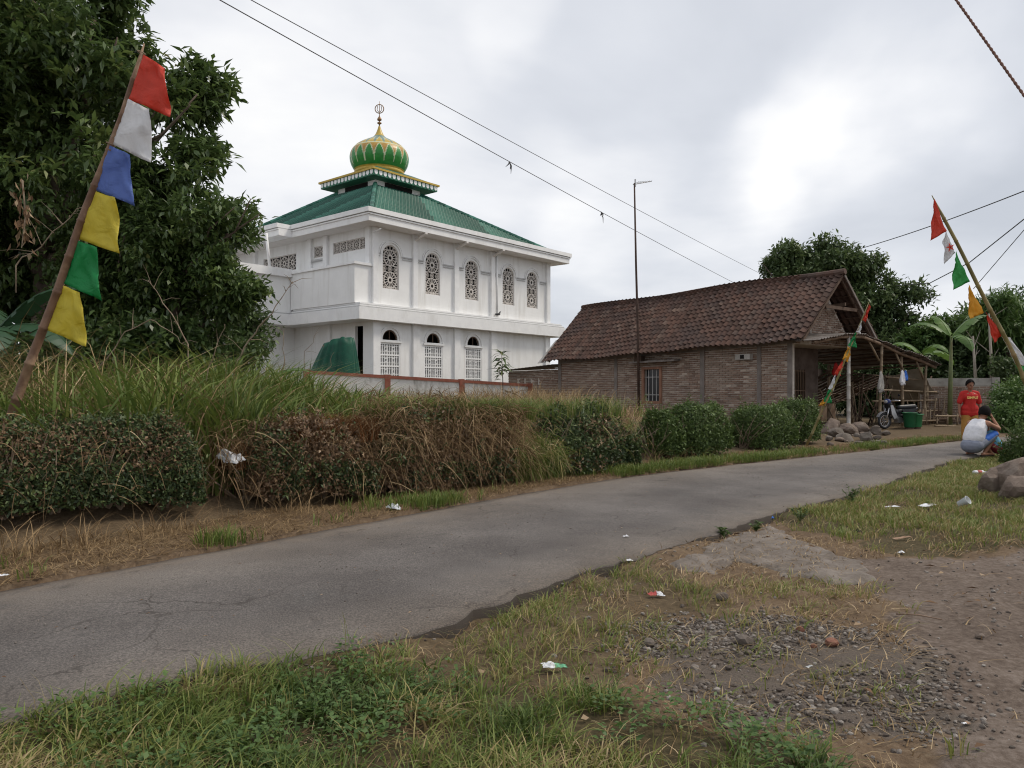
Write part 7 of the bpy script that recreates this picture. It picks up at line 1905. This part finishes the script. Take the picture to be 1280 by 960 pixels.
    tufts(X, Y, 10, 0.3, 1.0, 0.9, 0.016, 0.0, 0.55, 0.25, 'brown_weeds', M['straw'], 'dull brown withered weeds before the mosque fence', 'weeds', g=g, seg=4)
    c0 = at(672, 520, 14.0); n = 260; X = c0.x + g.normal(0, 0.75, n); Y = c0.y + g.normal(0, 1.3, n); k = sdist(X, Y, FARS) > 1.6; X, Y = X[k], Y[k]
    tufts(X, Y, 12, 0.5, 1.25, 0.5, 0.012, 0.35, 0.95, 0.14, 'dry_reeds', M['straw'], 'upright pinkish dry grass before the annexe wall', 'straw', g=g, seg=4)
    # rusty dead ferns on the browning hedge
    c0 = gp(395, 600, 0.0); n = 200; q = g.random(n); pa, pb = gp(318, 646), gp(492, 629)
    X = pa.x + (pb.x - pa.x) * q - 0.35 + g.normal(0, 0.14, n); Y = pa.y + (pb.y - pa.y) * q + 0.38 + g.normal(0, 0.14, n)
    tufts(X, Y, 16, 0.10, 0.36, 1.3, 0.009, 0.1, 0.9, 0.10, 'dead_ferns', M['rustfern'], 'rusty dead fern fronds on top of the browning hedge', 'fern', zfn=lambda x, y: np.full(len(x), 0.72) - 0.25 * (x < pa.x + 0.15), g=g)
    # dry grass tangled through and over the buried hedge: arching stalks in every direction
    nx, ny = -0.66, 0.75
    def tangle(name, label, pxa, pya, pxb, pyb, n, z0, z1, mat, l0, l1, wd, rm, down=0.5):
        pa, pb = gp(pxa, pya), gp(pxb, pyb); q = g.random(n); o_ = 0.02 + 0.85 * g.random(n) ** 1.2
        top = z0 + (z1 - z0) * np.sqrt(np.clip(1 - ((o_ - 0.45) / 0.5) ** 2, 0, 1))
        zb = 0.1 + (top - 0.1) * g.random(n) ** 0.55 + 0.05
        zb = zb * (0.75 + 0.5 * fbm(q * 14, o_ * 3, 95))
        C = np.c_[pa.x + (pb.x - pa.x) * q + nx * o_, pa.y + (pb.y - pa.y) * q + ny * o_, zb]
        D = unit(rand_dirs(n, g) + np.array([-nx * 0.45, -ny * 0.45, -down + 0.5])[None]); Ln = l0 + (l1 - l0) * g.random(n) ** 1.8
        seg = 4; sd = unit(np.cross(D, rand_dirs(n, g))); rows = []
        for s in range(seg + 1):
            t = s / seg; c = C + D * (Ln * t)[:, None] + np.c_[np.zeros(n), np.zeros(n), -(0.35 + 0.4 * down) * Ln * t ** 2]
            w = (wd * (0.6 + 0.7 * (q * 97 % 1)) * (1 - 0.75 * t))[:, None] / 2; rows += [c - sd * w, c + sd * w]
        V = np.stack(rows, 1); kk = V.shape[1]; b = np.arange(n)[:, None] * kk
        Fc = np.stack([np.concatenate([b + 2 * s, b + 2 * s + 1, b + 2 * s + 3, b + 2 * s + 2], 1) for s in range(seg)], 1).reshape(-1, 4)
        o = link(name, mesh_from(name, V.reshape(-1, 3), Fc, np.repeat(np.clip(g.normal(rm, 0.27, n), 0, 1), kk)), mat, None, 'stuff'); tag(o, label, 'straw')
    tangle('tangled_straw', 'dry grass tangled over the half buried hedge', 478, 630, 668, 606, 5200, 0.55, 1.12, M['straw'], 0.12, 0.62, 0.010, 0.36)
    tangle('hedge_straw', 'dead stalks caught in the browning hedge and its gap', 280, 650, 480, 630, 1700, 0.3, 0.95, M['straw'], 0.1, 0.5, 0.009, 0.25)
    tangle('bush_straw', 'green and straw blades poking out of the dome-shaped bush', 690, 603, 815, 588, 330, 0.5, 1.0, M['grass'], 0.10, 0.4, 0.011, 0.5)
    tangle('gap_tangle', 'matted green and dry grass beside the dome-shaped bush', 640, 609, 712, 601, 2400, 0.2, 0.62, M['grass'], 0.10, 0.45, 0.012, 0.6)
    tangle('clipped_hedge_straw', 'few dry twigs sticking out of the long dark hedge', -60, 698, 268, 655, 700, 0.5, 1.05, M['straw'], 0.08, 0.4, 0.008, 0.3)
    n = 420; q = g.random(n); pa, pb = gp(500, 626), gp(690, 604); o_ = 0.3 + 0.6 * g.random(n)
    tufts(pa.x + (pb.x - pa.x) * q + nx * o_, pa.y + (pb.y - pa.y) * q + ny * o_, 12, 0.10, 0.42, 1.6, 0.012, 0.15, 0.8, 0.10, 'hedge_top_grass', M['grass'], 'fresh green grass sprouting on the half buried hedge', zfn=lambda x, y: np.full(len(x), 0.86), g=g)
    n = 70; q = g.random(n); pa, pb = gp(712, 600), gp(815, 588); o_ = 0.2 + 0.9 * g.random(n)
    tufts(pa.x + (pb.x - pa.x) * q + nx * o_, pa.y + (pb.y - pa.y) * q + ny * o_, 9, 0.15, 0.42, 1.3, 0.010, 0.15, 0.85, 0.09, 'bush_top_grass', M['grass'], 'long grass blades growing through the dome-shaped bush', zfn=lambda x, y: np.full(len(x), 0.88), g=g)
    n = 360; q = g.random(n); pa, pb = gp(655, 606), gp(705, 601); o_ = 0.05 + 0.9 * g.random(n)
    tufts(pa.x + (pb.x - pa.x) * q + nx * o_, pa.y + (pb.y - pa.y) * q + ny * o_, 12, 0.12, 0.5, 1.1, 0.011, 0.2, 0.98, 0.1, 'gap_grass', M['grass'], 'tall grass filling the gap beside the dome-shaped bush', g=g, seg=4)
    # leafy weeds poking out at the road edge
    for px, py, h, lab in ((1000, 648, 0.16, 'small leafy weed at the near road edge by the apron'), (1064, 628, 0.2, 'upright leafy weed on the verge grass'), (905, 668, 0.10, 'low weed growing from the broken asphalt edge'), (945, 660, 0.09, 'spreading weed between the asphalt and the apron')):
        p = gp(px, py, -0.02); p.z = tz(p.x, p.y); t = thing('weed', lab, 'plant', p); m = MB(); C = []; A = []
        for k in range(7):
            a = g.random() * 6.28; tip = p + Vector((math.cos(a) * h * 0.5, math.sin(a) * h * 0.5, h * (0.6 + 0.5 * g.random()))); m.tube([p, p.lerp(tip, 0.5) + Vector((0, 0, h * 0.1)), tip], [0.004, 0.003, 0.0015], 4)
            for s in range(12):
                q = p.lerp(tip, 0.25 + 0.75 * g.random()); C.append(tuple(q)); b = g.random() * 6.28; A.append((math.cos(b), math.sin(b), 0.5))
        m.build('stem', M['leaf_light'], t); C = np.array(C); A = np.array(A); n = len(C)
        leaves('leaf_set', C, A, np.tile([0, 0, 1.0], (n, 1)) + g.normal(size=(n, 3)) * 0.3, 0.03 + 0.03 * g.random(n), 0.012 + 0.01 * g.random(n), g.random(n) * 0.7, M['leaf_hedge2'], t, tuple(p))
    # fallen leaves and chips
    n = 420; X = g.uniform(-1.5, 8, n); Y = g.uniform(2.6, 12, n); k = -sdist(X, Y, NEARS) > 0.02; X, Y = X[k], Y[k]; n = len(X); a = g.random(n) * 6.28
    o = leaves('fallen_leaves', np.c_[X, Y, terrain(X, Y) + 0.02], np.c_[np.cos(a), np.sin(a), 0.1 * np.ones(n)], np.tile([0, 0, 1.0], (n, 1)) + g.normal(size=(n, 3)) * 0.25, 0.03 + 0.06 * g.random(n), 0.015 + 0.025 * g.random(n), g.random(n), M['drop_leaf'], kind='stuff'); tag(o, 'brown fallen leaves scattered over the near ground', 'leaves')
    e2 = resample(NEARS, 3000); ii = (e2[:, 1] > 2) & (e2[:, 1] < 16); n = 260; a = g.random(n) * 6.28; q = g.random(n)
    fa = resample(FARS, 3000); P = e2[ii][g.integers(ii.sum(), size=n)] + np.array([-0.75, 0.66])[None] * (q[:, None] * 2.1)
    o = leaves('road_leaves', np.c_[P, 0.045 * np.ones(n)], np.c_[np.cos(a), np.sin(a), 0.05 * np.ones(n)], np.tile([0, 0, 1.0], (n, 1)) + g.normal(size=(n, 3)) * 0.1, 0.012 + 0.025 * g.random(n), 0.006 + 0.010 * g.random(n), g.random(n), M['drop_leaf'], kind='stuff'); tag(o, 'tiny leaf scraps and chips lying on the asphalt', 'leaves')
build_grass()

def build_branches():
    g = random.Random(15)
    def dead(label, pts, r, twigs=6, tw=0.35):
        P = [at(*p) for p in pts]; base = P[0].copy(); t = thing('dead_branch', label, 'branch', base, 0, 'dead branches in the weeds')
        r *= 0.6; Q = [P[0] - Vector((0, 0, 0.4))]
        for u_, v_ in zip(P[:-1], P[1:]):
            for k_ in range(4): Q.append(u_.lerp(v_, k_ / 4) + Vector((g.uniform(-1, 1), g.uniform(-1, 1), g.uniform(-1, 1))) * 0.025)
        Q.append(P[-1]); m = MB(); m.tube(Q, [r * (1.1 - 0.8 * i / (len(Q) - 1)) for i in range(len(Q))], 6)
        m.build('stem', M['twig'], t, smooth=True); m = MB()
        for _ in range(twigs):
            k = g.randint(1, len(P) - 1); q = P[k - 1].lerp(P[k], g.random()); e = q + Vector((g.uniform(-1, 1), g.uniform(-.5, .5), g.uniform(-.2, 1))) * tw
            m.tube([q, q.lerp(e, 0.5) + Vector((0, 0, 0.03)), e], [r * 0.45, r * 0.3, r * 0.12], 5)
        if twigs: m.build('twigs', M['twig'], t, kind='stuff')
    dead('dark slanting stick rising from the tall grass', [(247, 500, 9.6), (258, 470, 9.6), (272, 432, 9.6), (281, 405, 9.6)], 0.016, 3, 0.25)
    dead('long bare branch reaching up towards the mosque wing', [(296, 450, 11.5), (318, 418, 11.5), (345, 382, 11.5), (366, 352, 11.5)], 0.022, 9, 0.3)
    dead('pale knotted branch arching under the lowest yellow flag', [(118, 470, 9.8), (150, 420, 9.8), (185, 400, 9.8), (215, 415, 9.8), (240, 440, 9.8)], 0.014, 7, 0.3)
    dead('leaning dry branch below the bushy tree', [(235, 430, 10.4), (205, 380, 10.4), (185, 350, 10.4)], 0.015, 6, 0.3)
    dead('thin twiggy branch crossing in front of the dark trees', [(20, 330, 10.5), (60, 300, 10.5), (95, 262, 10.5), (140, 250, 10.5)], 0.016, 14, 0.45)
    dead('upright cut cane in front of the mosque door', [(378, 478, 13.0), (382, 440, 13.0), (398, 415, 13.0)], 0.012, 2, 0.3)
    dead('pale straight cane beside the tall grass', [(352, 478, 13.0), (354, 445, 13.0), (355, 412, 13.0)], 0.016, 0)
    dead('broken stalk in front of the green tarpaulin', [(404, 474, 13.0), (412, 456, 13.0), (418, 440, 13.0)], 0.012, 1, 0.15)
    # twisted dead creeper with hanging dry leaves
    p = at(30, 270, 10.4); t = thing('dead_creeper', 'withered brown leaves hanging beside the blue flag', 'branch', (p.x, p.y, p.z)); n = 70; gg = np.random.default_rng(2)
    C = np.array([p.x, p.y, p.z]) + gg.normal(size=(n, 3)) * np.array([0.07, 0.06, 0.26]); A = np.c_[gg.normal(0, .3, n), gg.normal(0, .3, n), -np.ones(n)]
    leaves('leaf_set', C, A, rand_dirs(n, gg), gg.uniform(.07, .16, n), gg.uniform(.03, .06, n), 0.3 + 0.7 * gg.random(n), M['drop_leaf'], t, (p.x, p.y, p.z), kind='stuff')
    MB().tube([at(28, 225, 10.4), at(32, 270, 10.4), at(27, 310, 10.4)], [0.012, 0.010, 0.006], 5).build('vine', M['twig'], t)
build_branches()

# ------------------------------------------------------------------ overhead wires
def wire(name, label, P, r, mat, sag=0.0, twist=False, n=40, group='overhead wires'):
    P = [Vector(p) for p in P]; pts = []
    for i in range(n + 1):
        t = i / n; k = min(int(t * (len(P) - 1)), len(P) - 2); f = t * (len(P) - 1) - k
        q = P[k].lerp(P[k + 1], f); q.z -= sag * 4 * t * (1 - t); pts.append(q)
    m = MB()
    if twist:
        d = (pts[-1] - pts[0]).normalized(); x = d.orthogonal().normalized(); y = d.cross(x); N = n * 12
        for ph in (0, math.pi):
            q = []
            for i in range(N + 1):
                t = i / N * n; k = min(int(t), n - 1); p = pts[k].lerp(pts[k + 1], t - k); a = i * 0.9 + ph
                q.append(p + (x * math.cos(a) + y * math.sin(a)) * r * 0.75)
            m.tube(q, r, 6)
    else: m.tube(pts, r, 6)
    o = m.build(name, mat, None, smooth=True); return tag(o, label, 'wire', group)
def ext(a, b, t0, t1): return [a.lerp(b, t0), a.lerp(b, t1)]
def build_wires():
    a, b = at(290, 0, 15), at(930, 357, 50); wire('overhead_wire', 'lower of the two long wires sloping down to the brick house roof', ext(a, b, -0.25, 1.3), 0.011, M['wire'], 0.25)
    a2, b2 = at(326, 0, 15.5), at(957, 343, 50); wire('overhead_wire', 'upper of the two long wires sloping down to the brick house roof', ext(a2, b2, -0.25, 1.3), 0.0095, M['wire'], 0.2)
    wire('overhead_wire', 'black wire rising from the tree top behind the leaning flag pole', ext(at(1088, 306, 36), at(1282, 234, 24), -0.1, 1.3), 0.018, M['wire'], 0.15)
    wire('overhead_wire', 'sagging black wire passing behind the orange pennant', [at(1120, 357, 34), at(1162, 354, 31), at(1212, 328, 28), at(1290, 266, 24), at(1340, 215, 22)], 0.018, M['wire'])
    wire('overhead_wire', 'thin wire rising steeply beside the sagging wire', ext(at(1222, 355, 26), at(1283, 284, 22), -0.1, 1.4), 0.012, M['wire'])
    wire('twisted_cable', 'thick reddish twisted cable crossing the top corner of the sky', ext(at(1194, -2, 6.5), at(1282, 122, 6.0), -0.6, 4.5), 0.007, M['rope'], 0.0, True, group=None)
    wire('overhead_wire', 'short wire at the ridge below the round tree', [at(932, 357, 45), at(968, 338, 44), at(990, 330, 44)], 0.014, M['wire'])
    for px, py, d, lab in ((636, 201, 32, 'small tangled scrap caught on the lower long wire'), (750, 268, 38, 'larger dangling scrap of kite string on the lower long wire')):
        # seat it on the wire
        p = at(px, py, d); t = (p.x - a.x) / (b.x - a.x); best = None
        for i in range(400):
            tt = -0.25 + 1.55 * i / 400; q = a.lerp(b, tt); s_ = (tt + 0.25) / 1.55; q.z -= 0.25 * 4 * s_ * (1 - s_); x_ = CX + F * q.x / q.y
            if best is None or abs(x_ - px) < best[0]: best = (abs(x_ - px), q.copy())
        q = best[1]; T = thing('kite_scrap', lab, 'scrap', q); m = MB(); g = random.Random(px)
        for _ in range(6): e = Vector((g.uniform(-.12, .12), g.uniform(-.08, .08), -g.uniform(.1, .45))); m.tube([(0, 0, 0.01), e * 0.5 + Vector((.04, 0, 0)), e], [0.012, 0.02, 0.006], 5)
        m.build('strands', M['wire'], T, local=True)
build_wires()

# ------------------------------------------------------------------ litter
def crumple(name, label, px, py, L, Wd, H, mat, seed, z=0.0, rot=0.0, cat='litter', lift=0.01, mat2=None, tz_=None):
    p = gp(px, py, z); zz = tz(p.x, p.y) if tz_ is None else tz_
    g = random.Random(seed); n, m = 12, 8; V = []
    for i in range(n + 1):
        for j in range(m + 1):
            u, v = i / n - 0.5, j / m - 0.5
            h = H * (0.5 + 0.5 * math.sin(u * 9 + seed) * math.cos(v * 7 + seed * 2)) * (1 - (2 * abs(v)) ** 3) * (1 - (2 * abs(u)) ** 4) + g.uniform(0, 0.25) * H
            V.append((u * L + g.uniform(-.04, .04) * L, v * Wd * (0.8 + 0.3 * math.sin(u * 5 + seed)) + g.uniform(-.05, .05) * Wd, h))
    Fc = [(i * (m + 1) + j, (i + 1) * (m + 1) + j, (i + 1) * (m + 1) + j + 1, i * (m + 1) + j + 1) for i in range(n) for j in range(m)]
    me = mesh_from(name, np.array(V), Fc, smooth=False); me.materials.append(mat)
    if mat2 is not None:
        me.materials.append(mat2)
        for k, pl in enumerate(me.polygons):
            if (k // m) < n * 0.5: pl.material_index = 1
    o = link(name, me); o.location = (p.x, p.y, zz + lift); o.rotation_euler = (g.uniform(-.1, .1), g.uniform(-.1, .1), rot)
    s = o.modifiers.new('t', 'SOLIDIFY'); s.thickness = 0.0015
    return tag(o, label, cat)
def build_litter():
    wp = surf('white_plastic', (0.60, 0.61, 0.63), (0.72, 0.73, 0.75), 20, 0.35); gp_ = surf('mint_foil', (0.10, 0.38, 0.20), (0.25, 0.52, 0.33), 30, 0.35); rd = surf('red_foil', (0.38, 0.05, 0.05), (0.5, 0.12, 0.1), 30, 0.35); bl = surf('blue_plastic', (0.03, 0.12, 0.45), (0.05, 0.2, 0.6), 20, 0.4)
    tanp = surf('brown_paper', (0.27, 0.17, 0.11), (0.36, 0.24, 0.16), 20, 0.8)
    crumple('snack_wrapper', 'crumpled mint green and white snack wrapper on the grass', 693, 837, 0.12, 0.055, 0.022, gp_, 3, -0.04, 0.1, lift=0.03, mat2=wp)
    crumple('snack_wrapper', 'small red and silver wrapper by the gravel', 820, 746, 0.10, 0.06, 0.025, wp, 5, -0.04, 0.2, lift=0.02, mat2=rd)
    o = crumple('plastic_bag', 'white plastic bag caught in the hedge gap', 289, 603, 0.34, 0.2, 0.13, wp, 7, 0.2, -0.4, 'bag', 0.0, tz_=0.50); q = at(287, 574, 7.85); o.location = q; o.rotation_euler = (R(20), R(12), -0.3); o.scale = (0.85, 0.85, 0.85)
    crumple('paper_scrap', 'white paper scrap on the straw below the hedges', 493, 640, 0.10, 0.16, 0.05, wp, 9, 0.02, 1.1, lift=0.03)
    crumple('paper_scrap', 'tan dry leaf-like paper scrap near the road edge', 500, 827, 0.13, 0.035, 0.018, tanp, 11, -0.04, 0.2, lift=0.02)
    crumple('paper_scrap', 'pale paper scrap beside the asphalt edge', 786, 706, 0.06, 0.04, 0.012, wp, 13, -0.03, 0.7, lift=0.02)
    crumple('plastic_scrap', 'blue plastic scrap at the corner of the asphalt', 962, 643, 0.10, 0.06, 0.03, bl, 15, 0.0, 0.2, lift=0.03, mat2=M['dark'])
    crumple('plastic_scrap', 'dark crumpled plastic on the dry verge grass', 1072, 662, 0.10, 0.08, 0.03, M['dark'], 17, -0.04, 0.8, lift=0.02)
    crumple('paper_scrap', 'flat white paper on the verge grass', 1115, 636, 0.16, 0.07, 0.015, wp, 19, -0.04, 0.1, lift=0.05)
    crumple('plastic_scrap', 'pale plastic sheet scrap below the clear cup', 1160, 634, 0.20, 0.10, 0.02, M['concrete_l'], 21, -0.04, 0.2, lift=0.05, mat2=wp)
    crumple('paper_scrap', 'beige torn paper on the dry verge', 1128, 672, 0.17, 0.05, 0.012, tanp, 23, -0.04, 0.2, lift=0.03)
    crumple('paper_scrap', 'tiny white scrap on the dry ground by the concrete apron', 1126, 690, 0.06, 0.035, 0.015, wp, 25, -0.04, 0.5, lift=0.02)
    crumple('paper_scrap', 'white scrap lying on the far road edge by the hedges', 862, 598, 0.18, 0.06, 0.01, wp, 27, 0.0, 0.3, lift=0.045)
    crumple('paper_scrap', 'pale scrap on the verge under the dome-shaped bush', 832, 602, 0.16, 0.08, 0.02, wp, 28, 0.0, 0.3, lift=0.045)
    crumple('paper_scrap', 'white chip on the gravel', 1012, 837, 0.035, 0.016, 0.006, wp, 29, -0.04, 0.4, lift=0.02)
    crumple('paper_scrap', 'pinkish torn scrap on the bare dirt', 1207, 905, 0.035, 0.02, 0.006, tanp, 31, -0.04, 0.4, lift=0.012, mat2=wp)
    crumple('paper_scrap', 'white scrap at the far edge of the road near the photo corner', 3, 733, 0.07, 0.04, 0.015, wp, 35, 0.0, 0.4, lift=0.04)
    crumple('paper_scrap', 'small pale scrap in the middle of the road', 782, 671, 0.05, 0.03, 0.012, wp, 37, 0.03, 0.4, lift=0.035, tz_=0.0)
    # clear plastic cup lying on the verge
    m, nt, b = new_mat('clear_plastic'); b.inputs['Base Color'].default_value = (0.85, 0.88, 0.9, 1); b.inputs['Roughness'].default_value = 0.15; b.inputs['Transmission Weight'].default_value = 0.55; b.inputs['IOR'].default_value = 1.2
    p = gp(1198, 632, -0.02); t = thing('plastic_cup', 'clear plastic cup lying tipped over in the verge grass', 'cup', (p.x, p.y, tz(p.x, p.y) + 0.07))
    c = MB(); prof = [(0.03, 0), (0.032, 0.002), (0.045, 0.115), (0.049, 0.118), (0.049, 0.122), (0.043, 0.12), (0.029, 0.004), (0.001, 0.004)]; c.lathe(prof, 20)
    o = c.build('cup', m, t, local=True, smooth=True); o.rotation_euler = (R(55), R(25), R(20)); l = MB(); l.torus((0, 0, 0.12), (0, 0, 1), 0.047, 0.003, 20, 5); l.build('rim', wp, o, local=True)
    # small drinks bottle beside the boulder
    p = gp(1224, 592, -0.02); t = thing('bottle', 'small plastic bottle with coloured label lying beside the boulders', 'bottle', (p.x, p.y, tz(p.x, p.y) + 0.06), R(8))
    c = MB(); c.lathe([(0.001, 0), (0.03, 0.002), (0.034, 0.02), (0.034, 0.16), (0.013, 0.2), (0.013, 0.22)], 16); o = c.build('bottle_body', wp, t, local=True, smooth=True); o.rotation_euler = (0, R(90), 0); o.location = (-0.1, 0, 0)
    c = MB(); c.lathe([(0.0352, 0.06), (0.0352, 0.13)], 16); c.build('bottle_label', rd, o, local=True, smooth=True); c = MB(); c.lathe([(0.016, 0.215), (0.016, 0.24)], 12); c.build('bottle_cap', bl, o, local=True, smooth=True)
    # twigs lying on the yard
    for px, py, px2, py2, lab in ((1120, 772, 1178, 778, 'dark thin stick lying on the bare dirt'), (800, 790, 838, 812, 'short pale stick in the dry grass'), (702, 815, 742, 822, 'dry stick near the mint wrapper'), (640, 760, 664, 786, 'dry grass stem standing off the road edge')):
        a, b = gp(px, py, -0.03), gp(px2, py2, -0.03); a.z = tz(a.x, a.y) + 0.015; b.z = tz(b.x, b.y) + 0.02
        tag(MB().tube([a, a.lerp(b, 0.5) + Vector((0, 0.01, 0.008)), b], [0.005, 0.0045, 0.003], 6).build('stick', M['wood'], None, smooth=True), lab, 'stick', None)
build_litter()
